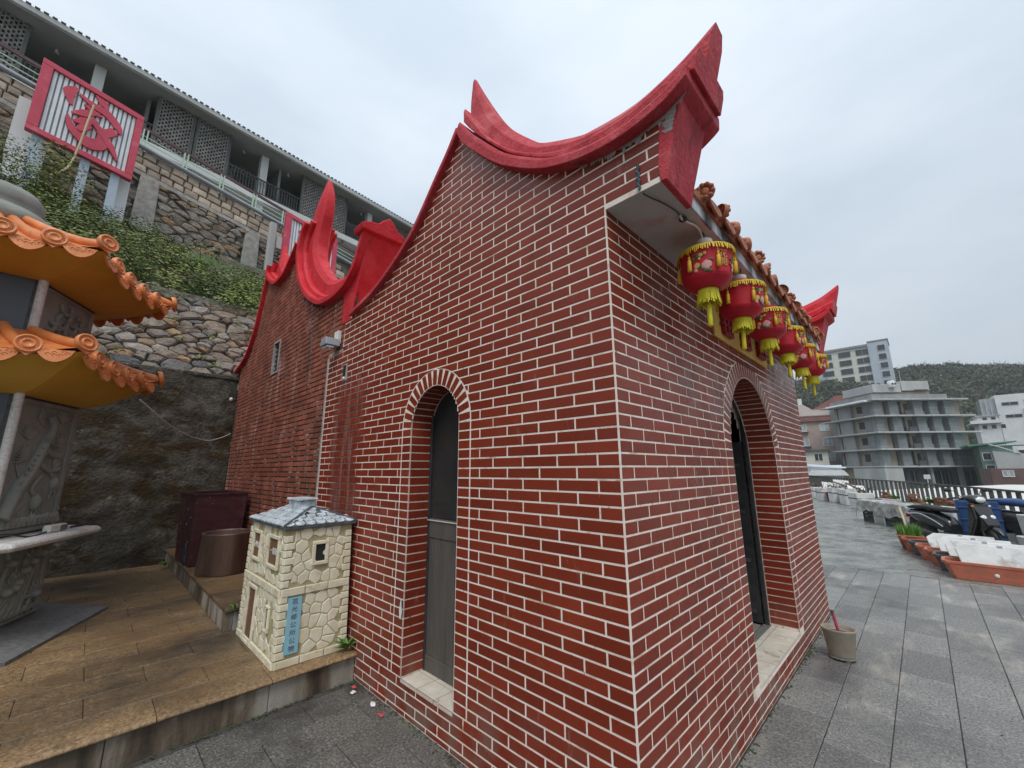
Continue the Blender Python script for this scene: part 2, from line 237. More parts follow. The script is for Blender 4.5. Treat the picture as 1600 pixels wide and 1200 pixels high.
M('green_wall', [(.3, (.10, .17, .135)), (.7, (.17, .25, .205))], rough=.8, scale=.7)
M('green_roof', [(.3, (.06, .22, .14)), (.7, (.10, .32, .20))], rough=.6, scale=.6)
M('brown_wall', [(.3, (.12, .07, .065)), (.7, (.19, .12, .11))], rough=.85, scale=.6)
M('red_roof', [(.3, (.22, .085, .075)), (.7, (.32, .14, .12))], rough=.8, scale=.8)
M('win_dark', [(.3, (.020, .024, .027)), (.7, (.045, .05, .055))], rough=.3, scale=.5, rand=.3)
M('win_pale', [(.3, (.30, .36, .38)), (.7, (.50, .56, .57))], rough=.25, scale=.6, rand=.2)
M('corr_white', [(.3, (.62, .66, .69)), (.7, (.76, .79, .82))], rough=.5, scale=1)
M('hotel_grey', [(.3, (.20, .205, .20)), (.7, (.30, .305, .30))], rough=.85, scale=.5, detail=7)
M('hotel_white', [(.3, (.52, .54, .53)), (.7, (.64, .655, .645))], rough=.8, scale=.7)
M('hotel_dark', [(.3, (.07, .072, .072)), (.7, (.12, .122, .12))], rough=.8, scale=.7)
M('screen_brick', [(.3, (.12, .115, .11)), (.6, (.20, .195, .185)), (.8, (.40, .39, .38))], rough=.85, scale=5, rand=.2)
M('hand_rail', [(.3, (.075, .035, .032)), (.7, (.12, .06, .055))], rough=.5, scale=3)
M('rail_green', [(.3, (.40, .55, .43)), (.7, (.50, .64, .52))], rough=.5, scale=3)
M('pipe_grey', [(.3, (.26, .28, .31)), (.7, (.36, .38, .41))], rough=.5, scale=2)
M('steel_blue', [(.3, (.36, .43, .52)), (.7, (.46, .53, .62))], rough=.5, scale=3)
M('slat_white', [(.3, (.64, .68, .72)), (.7, (.76, .79, .82))], rough=.5, scale=3)
M('sign_red', [(.3, (.50, .045, .085)), (.6, (.58, .065, .11)), (.85, (.68, .26, .30))], rough=.55, scale=3)
M('void_black', [(.5, (.02, .02, .02))], rough=.8)
M('wire_white', [(.5, (.62, .60, .57))], rough=.5)
M('rope_teal', [(.5, (.06, .14, .17))], rough=.8)
M('bamboo', [(.3, (.50, .42, .25)), (.7, (.60, .52, .34))], rough=.6, scale=5)
M('litter_red', [(.5, (.55, .08, .10))], rough=.6)
M('flag_red', [(.5, (.55, .04, .05))], rough=.7)

# ------------------------------------------------------------------ mesh builder
class MB:
    def __init__(s): s.v = []; s.f = []; s.r = []; s.rnd = None; s.sm = []
    def add(s, vs, fs, smooth=False):
        n = len(s.v); s.v += [tuple(p) for p in vs]; s.f += [tuple(i+n for i in f) for f in fs]
        s.sm += [smooth]*len(fs); s.r += [s.rnd if s.rnd is not None else 0.]*len(fs); return s
    def box(s, x0, x1, y0, y1, z0, z1, mat=None):
        vs = [(x, y, z) for z in (z0, z1) for y in (y0, y1) for x in (x0, x1)]
        if mat is not None: vs = [tuple(mat @ Vector(p)) for p in vs]
        return s.add(vs, [(0, 2, 3, 1), (4, 5, 7, 6), (0, 1, 5, 4), (1, 3, 7, 5), (3, 2, 6, 7), (2, 0, 4, 6)])
    def bar(s, a, b, w, h, up=(0, 0, 1)):
        a, b = Vector(a), Vector(b); t = (b-a).normalized(); u = Vector(up)
        if abs(t.dot(u)) > .98: u = Vector((1, 0, 0))
        sd_ = t.cross(u).normalized(); u = sd_.cross(t)
        vs = []
        for p in (a, b):
            for (i, j) in ((-1, -1), (1, -1), (1, 1), (-1, 1)): vs.append(p+sd_*(i*w/2)+u*(j*h/2))
        return s.add(vs, [(3, 2, 1, 0), (4, 5, 6, 7), (0, 1, 5, 4), (1, 2, 6, 5), (2, 3, 7, 6), (3, 0, 4, 7)])
    def tube(s, pts, r, n=8, cap=True, flat=1., smooth=True):
        pts = [Vector(p) for p in pts]; rs = r if isinstance(r, (list, tuple)) else [r]*len(pts)
        vs = []; fs = []; u = None
        for i, p in enumerate(pts):
            t = (pts[min(i+1, len(pts)-1)]-pts[max(i-1, 0)]).normalized()
            if u is None:
                u = Vector((0, 0, 1)) if abs(t.z) < .9 else Vector((1, 0, 0))
            u = (u-t*u.dot(t)).normalized(); w = t.cross(u)
            for k in range(n):
                a = 2*PI*k/n; vs.append(p+u*(math.cos(a)*rs[i])+w*(math.sin(a)*rs[i]*flat))
        for i in range(len(pts)-1):
            for k in range(n):
                k2 = (k+1) % n; fs.append((i*n+k, i*n+k2, (i+1)*n+k2, (i+1)*n+k))
        s.add(vs, fs, smooth)
        if cap:
            m = len(pts)-1
            s.add([vs[k] for k in range(n)], [tuple(range(n-1, -1, -1))]); s.add([vs[m*n+k] for k in range(n)], [tuple(range(n))])
        return s
    def lathe(s, prof, n=24, c=(0, 0, 0), smooth=True, sx=1., sy=1., a0=0., a1=2*PI):
        full = abs(a1-a0-2*PI) < 1e-6; cols = n if full else n+1; vs = []; fs = []
        for (r, z) in prof:
            for k in range(cols):
                a = a0+(a1-a0)*k/n; vs.append((c[0]+r*math.cos(a)*sx, c[1]+r*math.sin(a)*sy, c[2]+z))
        for i in range(len(prof)-1):
            for k in range(n):
                k2 = (k+1) % cols; fs.append((i*cols+k, i*cols+k2, (i+1)*cols+k2, (i+1)*cols+k))
        return s.add(vs, fs, smooth)
    def prism(s, poly, fn, h0, h1):
        """poly: 2-D outline; fn(u, v, h) -> 3-D"""
        n = len(poly); vs = [fn(u, v, h0) for u, v in poly]+[fn(u, v, h1) for u, v in poly]
        fs = [tuple(range(n-1, -1, -1)), tuple(range(n, 2*n))]+[(k, (k+1) % n, n+(k+1) % n, n+k) for k in range(n)]
        return s.add(vs, fs)
    def stone(s, poly, fn, h, inset=.02, dome=.25):
        """a bulging stone over a 2-D outline"""
        n = len(poly); cx = sum(p[0] for p in poly)/n; cy = sum(p[1] for p in poly)/n
        def sc(k, hh): return [fn(cx+(u-cx)*k, cy+(v-cy)*k, hh) for u, v in poly]
        rad = max(.001, min(math.hypot(u-cx, v-cy) for u, v in poly)); k1 = max(.3, 1-inset/rad)
        vs = sc(1, -.02)+sc(1, h*.45)+sc(k1, h)+[fn(cx, cy, h*(1+dome))]
        fs = []
        for k in range(n):
            k2 = (k+1) % n
            fs += [(k, k2, n+k2, n+k), (n+k, n+k2, 2*n+k2, 2*n+k), (2*n+k, 2*n+k2, 3*n)]
        return s.add(vs, fs)
    def rough_stone(s, poly, fn, h, rng, amp=.18):
        """angular fieldstone: broken outline, uneven face"""
        n = len(poly); out = []
        for k in range(n):
            a, b = poly[k], poly[(k+1) % n]; l = math.hypot(b[0]-a[0], b[1]-a[1]); out.append(a)
            if l > .06: t = rng.uniform(.35, .65); o = rng.uniform(-amp, amp*.3)*l*.5; out.append((a[0]+(b[0]-a[0])*t-(b[1]-a[1])/l*o, a[1]+(b[1]-a[1])*t+(b[0]-a[0])/l*o))
        poly = out; n = len(poly); cx = sum(p[0] for p in poly)/n; cy = sum(p[1] for p in poly)/n; k1 = rng.uniform(.70, .86); gx, gy = rng.uniform(-.35, .35)*h*6, rng.uniform(-.35, .35)*h*6
        hh = [h*rng.uniform(.75, 1.15)+(p[0]-cx)*gx+(p[1]-cy)*gy for p in poly]; dx, dy = rng.uniform(-.02, .02), rng.uniform(-.02, .02)
        vs = [fn(u, v, -.02) for u, v in poly]+[fn(u, v, max(.004, z*.5)) for (u, v), z in zip(poly, hh)]+[fn(cx+(u-cx)*k1, cy+(v-cy)*k1, max(.008, z)) for (u, v), z in zip(poly, hh)]+[fn(cx+dx, cy+dy, h*rng.uniform(.95, 1.2))]
        fs = []
        for k in range(n):
            k2 = (k+1) % n; fs += [(k, k2, n+k2, n+k), (n+k, n+k2, 2*n+k2, 2*n+k), (2*n+k, 2*n+k2, 3*n)]
        return s.add(vs, fs)
    def ellipsoid(s, c, rx, ry, rz, n=12, m=8, rot=None, lo=0., hi=1.):
        vs = []; fs = []
        for i in range(m+1):
            th = PI*(lo+(hi-lo)*i/m)
            for k in range(n):
                a = 2*PI*k/n; p = Vector((rx*math.sin(th)*math.cos(a), ry*math.sin(th)*math.sin(a), rz*math.cos(th)))
                if rot is not None: p = rot @ p
                vs.append((c[0]+p.x, c[1]+p.y, c[2]+p.z))
        for i in range(m):
            for k in range(n):
                k2 = (k+1) % n; fs.append((i*n+k, (i+1)*n+k, (i+1)*n+k2, i*n+k2))
        return s.add(vs, fs, True)
    def grid(s, nu, nv, fn, smooth=True, closed=False):
        vs = [fn(i/nu, j/nv) for j in range(nv+1) for i in range(nu+1)]
        fs = [(j*(nu+1)+i, j*(nu+1)+i+1, (j+1)*(nu+1)+i+1, (j+1)*(nu+1)+i) for j in range(nv) for i in range(nu)]
        return s.add(vs, fs, smooth)
    def mesh(s, name, mat, bevel=0., seg=1):
        me = bpy.data.meshes.new(name); me.from_pydata(s.v, [], s.f); me.validate()
        if len(me.polygons) == len(s.sm):
            me.polygons.foreach_set('use_smooth', s.sm)
            if s.rnd is not None:
                at = me.attributes.new('rnd', 'FLOAT', 'FACE'); at.data.foreach_set('value', s.r)
        if bevel > 0:
            bm = bmesh.new(); bm.from_mesh(me); bmesh.ops.remove_doubles(bm, verts=bm.verts, dist=1e-5); bmesh.ops.recalc_face_normals(bm, faces=bm.faces)
            ed = [e for e in bm.edges if len(e.link_faces) == 2 and e.calc_face_angle(0) > .5]
            bmesh.ops.bevel(bm, geom=ed, offset=bevel, segments=seg, affect='EDGES', profile=.5, clamp_overlap=True); bm.to_mesh(me); bm.free()
        else:
            bm = bmesh.new(); bm.from_mesh(me); bmesh.ops.recalc_face_normals(bm, faces=bm.faces); bm.to_mesh(me); bm.free()
        if mat: me.materials.append(MATS[mat])
        me.update(); return me
    def build(s, name, mat, parent=None, bevel=0., seg=1, loc=None, rot=None):
        return link(name, s.mesh(name, mat, bevel, seg), parent, loc, rot)
def link(name, me, parent=None, loc=None, rot=None):
    o = bpy.data.objects.new(name, me); COL.objects.link(o); o.parent = parent
    if loc is not None: o.location = loc
    if rot is not None: o.rotation_euler = rot
    return o
def tag(o, label=None, cat=None, group=None, kind=None):
    if label: o['label'] = label
    if cat: o['category'] = cat
    if group: o['group'] = group
    if kind: o['kind'] = kind
    return o
def thing(name, label, cat, loc=(0, 0, 0), rz=0., group=None):
    return tag(link(name, None, None, loc, (0, 0, rz)), label, cat, group)
def copy_tree(o, parent=None):
    c = o.copy(); COL.objects.link(c); c.parent = parent
    for ch in o.children: copy_tree(ch, c)
    return c
def relabel(o, label): o['label'] = label; return o
def crom(pts, n=8):
    """Catmull-Rom through 2-D / 3-D points"""
    P = [Vector(p) for p in pts]; P = [P[0]*2-P[1]]+P+[P[-1]*2-P[-2]]; out = []
    for i in range(1, len(P)-2):
        for k in range(n):
            t = k/n; a, b, c, d = P[i-1], P[i], P[i+1], P[i+2]
            out.append(.5*((2*b)+(c-a)*t+(2*a-5*b+4*c-d)*t*t+(3*b-a-3*c+d)*t**3))
    out.append(P[-2]); return out
def text_mesh(body, size, mat, depth=.002, space=1.):
    c = bpy.data.curves.new('glyph', 'FONT'); c.body = body; c.size = size; c.extrude = depth; c.align_x = 'CENTER'; c.align_y = 'CENTER'; c.space_line = space; c.resolution_u = 2
    o = bpy.data.objects.new('glyph', c); COL.objects.link(o); bpy.context.view_layer.update()
    me = bpy.data.meshes.new_from_object(o.evaluated_get(bpy.context.evaluated_depsgraph_get())); bpy.data.objects.remove(o); bpy.data.curves.remove(c)
    me.materials.clear(); me.materials.append(MATS[mat]); return me
def voronoi(u0, u1, v0, v1, du, dv, jit=.36, gap=.02, rng=random, skip=None):
    """jittered cells of a rectangle, each shrunk by half a joint"""
    nu, nv = max(1, round((u1-u0)/du)), max(1, round((v1-v0)/dv)); du, dv = (u1-u0)/nu, (v1-v0)/nv; S = {}
    for j in range(-1, nv+1):
        for i in range(-1, nu+1):
            S[i, j] = (u0+(i+.5+(.25 if j % 2 else -.25)+rng.uniform(-jit, jit))*du, v0+(j+.5+rng.uniform(-jit, jit)*.8)*dv)
    out = []
    asp = du/dv
    for j in range(nv):
        for i in range(nu):
            c = S[i, j]
            poly = [(u0, v0), (u1, v0), (u1, v1), (u0, v1)]
            for jj in range(j-2, j+3):
                for ii in range(i-2, i+3):
                    q = S.get((ii, jj))
                    if q is None or (ii, jj) == (i, j): continue
                    mx, my = (c[0]+q[0])/2, (c[1]+q[1])/2; nx, ny = (q[0]-c[0])/asp**1.2, (q[1]-c[1])*asp**.6
                    l = math.hypot(nx, ny); nx, ny = nx/l, ny/l
                    poly = clip(poly, mx-nx*gap/2, my-ny*gap/2, nx, ny)
                    if len(poly) < 3: break
                if len(poly) < 3: break
            if len(poly) >= 3:
                a = abs(sum(poly[k][0]*poly[(k+1) % len(poly)][1]-poly[(k+1) % len(poly)][0]*poly[k][1] for k in range(len(poly))))/2
                if a > du*dv*.12: out.append(poly)
    return out
def scatter_cells(u0, u1, v0, v1, dmin, dmax, asp, gap, rng):
    """irregular cells of very mixed size, longer than high"""
    S = []
    for k in range(6000):
        p = (rng.uniform(u0, u1)/asp, rng.uniform(v0, v1)); d = dmin+(dmax-dmin)*rng.random()**2
        if all(math.hypot(p[0]-s[0], p[1]-s[1]) > (d+s[2])/2 for s in S): S.append((*p, d))
    out = []
    for i, c in enumerate(S):
        poly = [(u0/asp, v0), (u1/asp, v0), (u1/asp, v1), (u0/asp, v1)]; tot = 4*dmax
        for j, q in enumerate(S):
            if i == j or abs(q[0]-c[0]) > tot or abs(q[1]-c[1]) > tot: continue
            l = math.hypot(q[0]-c[0], q[1]-c[1]); nx, ny = (q[0]-c[0])/l, (q[1]-c[1])/l; f = .5+.5*(c[2]-q[2])/(c[2]+q[2])*.8
            poly = clip(poly, c[0]+(q[0]-c[0])*f-nx*gap/2, c[1]+(q[1]-c[1])*f-ny*gap/2, nx, ny)
            if len(poly) < 3: break
        if len(poly) >= 3: out.append([(a*asp, b) for a, b in poly])
    return out
def clip(poly, px, py, nx, ny):
    out = []
    for k in range(len(poly)):
        a, b = poly[k], poly[(k+1) % len(poly)]; da = (a[0]-px)*nx+(a[1]-py)*ny; db = (b[0]-px)*nx+(b[1]-py)*ny
        if da <= 0: out.append(a)
        if (da < 0 < db) or (db < 0 < da):
            t = da/(da-db); out.append((a[0]+(b[0]-a[0])*t, a[1]+(b[1]-a[1])*t))
    return out
def tidy(poly, eps):
    """drop corners closer than eps"""
    out = []
    for p in poly:
        if not out or math.hypot(p[0]-out[-1][0], p[1]-out[-1][1]) > eps: out.append(p)
    if len(out) > 2 and math.hypot(out[0][0]-out[-1][0], out[0][1]-out[-1][1]) < eps: out.pop()
    return out
def px_area(pts):
    """size in the photograph of a small patch, for picking the pieces that show largest"""
    q = []
    for p in pts:
        d = Vector(p)-CAM; w = d.dot(FW)
        if w < .05: return 0
        q.append((800+FPX*d.dot(RT)/w, 600-FPX*d.dot(UP)/w))
    cx = sum(a for a, _ in q)/len(q); cy = sum(b for _, b in q)/len(q)
    if not (-20 < cx < 1620 and -20 < cy < 1220): return 0
    return abs(sum(q[k][0]*q[(k+1) % len(q)][1]-q[(k+1) % len(q)][0]*q[k][1] for k in range(len(q))))/2
# ================================================================== GROUND
tag(MB().box(-900, 900, -700, 1500, -9, -8).build('ground', 'soil'), kind='structure')
RAIL = [(3.55, 9.4), (2.46, 12.3), (1.67, 15.5), (.18, 20.6), (-2.73, 27.9), (-5.0, 34.9)]
yard = MB(); yp = [(-9, 7.42), (12, 7.42), (12, 8.2), (4.1, 9.6)]+[(x+.35, y+.1) for x, y in RAIL]+[(-9, 36)]
yard.prism(yp, lambda u, v, h: (u, v, h), -1.2, -.002)
tag(yard.build('concrete_yard', 'concrete_wet'), kind='structure')
tb = MB().box(-9, 12, -9, 7.42, -1.2, -.012).build('pavement', 'paver_joint'); tag(tb, kind='structure')
pv_cache = {}
def paver(name, x0, x1, y0, y1, z, mat, parent, t=.03, g=.004, tilt=.0015, bev=.004):
    k = (round(x1-x0, 3), round(y1-y0, 3), mat)
    if k not in pv_cache:
        w, l = (x1-x0)/2-g/2, (y1-y0)/2-g/2
        pv_cache[k] = MB().box(-w, w, -l, l, -t, 0).mesh(name, mat, bev)
    return link(name, pv_cache[k], parent, ((x0+x1)/2, (y0+y1)/2, z+random.uniform(-.0012, .0012)), (random.uniform(-tilt, tilt), random.uniform(-tilt, tilt), 0))
rp = random.Random(3)
for i in range(-9, 11):
    x0 = .305*i+.004; x1 = x0+.305; ph = .45 if i % 2 else .17
    k = -3
    while ph+.6*k < 7.4:
        y0, y1 = ph+.6*k, ph+.6*(k+1); k += 1
        y1 = min(y1, 7.41)
        if x1 <= .01:
            if y0 > 4.1: pass
            elif y0 > -.02: continue
            else: y1 = min(y1, .01)
        if x1 <= .01 and y0 > 4.1 and i < -4: continue
        if y1-y0 < .1 or y1 < -1.3 or x0 < -2.56: continue
        paver('paver', x0, x1, y0, y1, 0, 'paver_wet_shaded' if (x1 <= .01 and y0 < 0) else 'paver_grey', tb)
# ---- tan platform with bull-nosed edge, and the higher ledge along the rear hall
pf = MB().box(-8.1, -2.54, -9, .02, -.2, .165).build('platform', 'step_riser'); tag(pf, kind='structure')
for r in range(18):
    x1 = -2.475-.318*r; x0 = x1-.318
    if x0 < -8.1: break
    ph = -.615 if r % 2 == 0 else -.305
    y1 = 0.01; y0 = ph
    while y1 > -3.6:
        if r == 0:
            m = MB(); pr = [(-.04+.04*math.sin(a), -.018+.018*math.cos(a)) for a in [k*PI/8 for k in range(9)]]
            w = x1-x0-.004; out = [(-w, 0)]+[(p[0]+.0, p[1]) for p in pr]+[(-w, -.036)]
            m.prism(out, lambda u, v, h: (u, h, v), -(y1-y0)/2+.002, (y1-y0)/2-.002)
            m.build('edge_slab', 'paver_tan', pf, loc=(x1, (y0+y1)/2, .2))
        else:
            paver('slab', x0, x1, y0, y1, .2+.001, 'paver_tan', pf, g=.0025, tilt=.0004)
        y1 = y0; y0 -= .62
ry = 0.0
for y0 in (-.62, -1.45, -2.3, -3.2):
    MB().box(-2.56, -2.515, y0+.004, ry, -.02, .165).build('riser_stone', 'step_riser', pf, bevel=.004); ry = y0
ld = MB().box(-8.05, -3.78, -.655, .02, .16, .36).build('ledge', 'step_riser'); tag(ld, kind='structure')
xx = -3.74
for wd in (.75, .8, .7, .85, .75, .5):
    MB().box(xx-wd+.004, xx, -.675, -.02, .362, .402).build('ledge_slab', 'paver_tan', ld, bevel=.012, seg=2); xx -= wd
xx = -3.765
for wd in (.42, .9, .8, .9, .8):
    MB().box(xx-wd+.005, xx, -.668, -.60, .2, .36).build('riser_stone', 'step_riser', ld, bevel=.004); xx -= wd
MB().box(-3.79, -3.764, -.598, -.015, .2, .36).build('riser_stone', 'cement_grey', ld, bevel=.003)

# ================================================================== TEMPLE
CH = .062; ZN = 2.9494; JT = .0098
LS, LF = .2496, .248
def zc(n): return ZN-CH*n
def lerp_prof(P):
    P = sorted(P)
    def f(x):
        if x <= P[0][0]: return P[0][1]
        for a, b in zip(P, P[1:]):
            if x <= b[0]: return a[1]+(b[1]-a[1])*(x-a[0])/(b[0]-a[0])
        return P[-1][1]
    return f
A_SADDLE = [(-1.236, 4.252), (-1.159, 4.113), (-1.003, 3.929), (-.743, 3.665), (-.43, 3.445), (-.211, 3.35), (.001, 3.301), (.19, 3.295), (.36, 3.326), (.457, 3.372), (.494, 3.398)]
A_BACK = [(-1.263, 4.296), (-1.367, 4.17), (-1.538, 4.0), (-1.807, 3.725), (-2.005, 3.585), (-2.331, 3.42), (-2.633, 3.315), (-3.07, 3.235)]
B_SADDLE = [(-2.785, 4.15), (-2.869, 3.963), (-3.013, 3.74), (-3.237, 3.617), (-3.575, 3.573), (-4.03, 3.648), (-4.557, 3.96), (-4.877, 4.318), (-5.0, 4.60), (-5.06, 4.86)]
C_SADDLE = [(-5.10, 4.93), (-5.22, 4.83), (-5.40, 4.72), (-5.632, 4.615), (-6.04, 4.608), (-6.356, 4.76), (-6.58, 5.02)]
C_BACK = [(-6.66, 4.993), (-6.78, 4.702), (-6.928, 4.358), (-7.093, 4.044), (-7.381, 3.751), (-7.702, 3.603), (-8.2, 3.50)]
profA = lerp_prof(A_BACK+A_SADDLE[1:]); profR = lerp_prof(C_BACK+C_SADDLE+B_SADDLE)
# ---- openings
SD = dict(c=-1.52, r=.30, ring=.125, spring=zc(16), sill=.215)       # side door, along x
FD = dict(c=2.285, r=.645, ring=.15, spring=zc(19), sill=.20)         # front door, along y
def arch_half(D, z, out):
    """half width of the opening (or of its brick ring) at height z; None above it"""
    R_ = D['r']+(D['ring'] if out else 0)
    if z <= D['spring']: return R_
    if z >= D['spring']+R_: return None
    return math.sqrt(R_*R_-(z-D['spring'])**2)
hall = thing('temple_hall', 'front hall of the temple in glossy dark red brick tiles with white joints', 'temple')
rear = thing('rear_hall', 'older rear hall of the temple in weathered brick with dark joints and small window', 'temple', (0, 0, 0))
def sheet(mb, s0, s1, ds, top, bot, D, put):
    """flat backing in narrow strips, cut out round an opening"""
    n = max(1, round((s1-s0)/ds))
    for k in range(n):
        a = s0+(s1-s0)*k/n; b = s0+(s1-s0)*(k+1)/n; m = (a+b)/2
        segs = [(bot(m), None)]
        if D and abs(m-D['c']) < D['r']:
            za = D['spring']+math.sqrt(max(0, D['r']**2-(m-D['c'])**2)); q = [(bot(m), bot(m), D['sill']-.01, D['sill']-.01), (za, za, top(a), top(b))]
        else: q = [(bot(m), bot(m), top(a), top(b))]
        for z0, z0b, z1, z1b in q:
            if z1 > z0: mb.add([put(a, z0), put(b, z0b), put(b, z1b), put(a, z1)], [(0, 1, 2, 3)])
topA = lambda x: 2.93 if x < -3.25 else min(profA(x)+.04, 9)
botA = lambda x: 0 if x < -.003 else (2.985 if x < .31 else 3.02+(x-.31)*3.9)
side_wall = MB()
sheet(side_wall, -3.62, .42, .02, topA, botA, SD, lambda s, z: (s, .0012, z))
sheet(side_wall, -3.3, .42, .04, topA, botA, SD, lambda s, z: (s, .296, z))
side_wall.box(-.008, .0003, -.0003, .008, 0, 2.985)
side_wall = side_wall.build('side_wall', 'mortar_white', hall)
front_wall = MB()
sheet(front_wall, .002, 4.4, .02, lambda y: 3.0, lambda y: 0, FD, lambda s, z: (-.0012, s, z))
sheet(front_wall, .3, 4.1, .05, lambda y: 3.0, lambda y: 0, FD, lambda s, z: (-.29, s, z))
front_wall = front_wall.build('front_wall', 'mortar_white', hall)
# ---- brick tiles. local frame: width x, outward -y, height z
bk_cache = {}
def brick_verts(L_, t=.0045, b=.0022):
    """L_: list of (z, x0, x1) from bottom to top -> verts, faces with a small bevel"""
    out = [(x1, z) for z, x0, x1 in L_]; out = [(L_[0][1], L_[0][0])]+out+[(x0, z) for z, x0, x1 in reversed(L_[1:])]
    n = len(out); cx = sum(p[0] for p in out)/n; cz = sum(p[1] for p in out)/n
    w = max(p[0] for p in out)-min(p[0] for p in out); h = L_[-1][0]-L_[0][0]
    inn = [(p[0]+(b if p[0] < cx else -b) if w > 4*b else p[0], p[1]+(b if p[1] <= L_[0][0]+1e-5 else (-b if p[1] >= L_[-1][0]-1e-5 else 0))) for p in out]
    vs = [(x, .003, z) for x, z in out]+[(x, .0006, z) for x, z in out]+[(x, -.0008, z) for x, z in inn]
    fs = []
    for k in range(n):
        k2 = (k+1) % n; fs += [(k, k2, n+k2, n+k), (n+k, n+k2, 2*n+k2, 2*n+k)]
    fs.append(tuple(range(2*n, 3*n)))
    return vs, fs
def lay(rows, zones, put, jt=JT):
    """rows: (z0, z1, [x edges]) ; zones: list of (lo(z), hi(z), zmin, zmax) -> bricks as level lists"""
    out = []
    for z0, z1, xs in rows:
        for a, b in zip(xs, xs[1:]):
            for lo, hi, zm, zM in zones:
                if (z0+z1)/2 < zm or (z0+z1)/2 >= zM: continue
                za, zb = z0+jt/2, z1-jt/2
                levs = []
                straight = True
                for k in range(4):
                    z = za+(zb-za)*k/3; x0 = max(a+jt/2, lo(z)); x1 = min(b-jt/2, hi(z))
                    if x1-x0 > .012: levs.append((z, x0, x1))
                if len(levs) < 2: continue
                if all(abs(l[1]-levs[0][1]) < 1e-4 and abs(l[2]-levs[0][2]) < 1e-4 for l in levs): levs = [levs[0], levs[-1]]
                out.append(levs)
    return out
def place_bricks(sets, limit, stuff_parent, mat, stuff_name):
    """sets: list of (bricks, parent, origin->world fn, rz). The largest in view become parts, the rest one mesh"""
    allb = []
    for bricks, parent, rz, wfn in sets:
        for L_ in bricks:
            c = [wfn(L_[0][1], L_[0][0]), wfn(L_[0][2], L_[0][0]), wfn(L_[-1][2], L_[-1][0]), wfn(L_[-1][1], L_[-1][0])]
            allb.append((px_area(c), L_, parent, rz, wfn))
    allb.sort(key=lambda q: -q[0]); rest = MB(); rest.rnd = 0.
    for k, (ar, L_, parent, rz, wfn) in enumerate(allb):
        mx = (L_[0][1]+L_[0][2])/2; z0 = L_[0][0]; loc = [(z-z0, a-mx, b-mx) for z, a, b in L_]
        if k < limit:
            key = (mat,)+tuple(round(v, 3) for l in loc for v in l)
            if key not in bk_cache:
                vs, fs = brick_verts(loc); bk_cache[key] = MB().add(vs, fs).mesh('brick', mat)
            link('brick', bk_cache[key], parent, wfn(mx, z0), (0, random.uniform(-.0012, .0012), rz))
        else:
            vs, fs = brick_verts(loc); o = Vector(wfn(mx, z0)); c_, s_ = math.cos(rz), math.sin(rz); rest.rnd = random.random()
            rest.add([(o.x+x*c_-y*s_, o.y+x*s_+y*c_, o.z+z) for x, y, z in vs], fs)
    tag(rest.build(stuff_name, mat, stuff_parent), kind='stuff')
rowsS, rowsF = [], []
for n in range(-24, 48):
    z1, z0 = zc(n), max(zc(n+1), 0)
    if z1-z0 < .02: continue
    first = .5 if n % 2 == 0 else 1.
    xs = [-.0005]+[-LS*(first+k) for k in range(16)]+[-3.62]
    xs = sorted([x for x in xs if x >= -3.62])
    if z0 > 2.96:
        xs = sorted(set([x for x in xs if x < -.05]+[LS*(k+(.5 if n % 2 else 0.)) for k in range(0, 3)]))
    rowsS.append((z0, z1, xs))
    if z1 < 3.02:
        f0 = .5 if n % 2 else 1.
        ys = [.0005]+[LF*(f0+k) for k in range(20)]; ys = [y for y in ys if y < 4.36]+[4.4]
        rowsF.append((z0, z1, ys))
def rearA(z):
    if z > 3.24:
        for k in range(200):
            x = -3.07+k*.01
            if profA(x) > z: return x-.01
        return -1.2
    return -3.24 if z > 2.93 else -3.605
def frontA(z):
    if z < 2.98: return -.0055
    if z > 3.30:
        for k in range(200):
            x = -1.2+k*.0085
            if profA(x) < z-.02: return x
    return .325+max(0, (z-3.06))*.25
ringS = SD['r']+SD['ring']; topS = SD['spring']+ringS
zonesS = [(rearA, lambda z: SD['c']-((arch_half(SD, z, True) or 0)+.008), SD['sill']-.012, topS-.02), (lambda z: SD['c']+((arch_half(SD, z, True) or 0)+.008), frontA, SD['sill']-.012, topS-.02),
          (rearA, frontA, -1, SD['sill']-.012), (rearA, frontA, topS-.02, 9)]
bs = lay(rowsS, zonesS, None)
ringF = FD['r']+FD['ring']; topF = FD['spring']+ringF
zonesF = [(lambda z: 0, lambda z: FD['c']-((arch_half(FD, z, True) or 0)+.008), FD['sill']-.012, topF-.02), (lambda z: FD['c']+((arch_half(FD, z, True) or 0)+.008), lambda z: 4.4, FD['sill']-.012, topF-.02),
          (lambda z: 0, lambda z: 4.4, -1, FD['sill']-.012), (lambda z: 0, lambda z: 4.4, topF-.02, 9)]
bf = lay(rowsF, zonesF, None)
place_bricks([(bs, side_wall, 0, lambda x, z: (x, 0, z)), (bf, front_wall, PI/2, lambda y, z: (0, y, z))], 300, hall, 'brick_glazed', 'brick_courses')
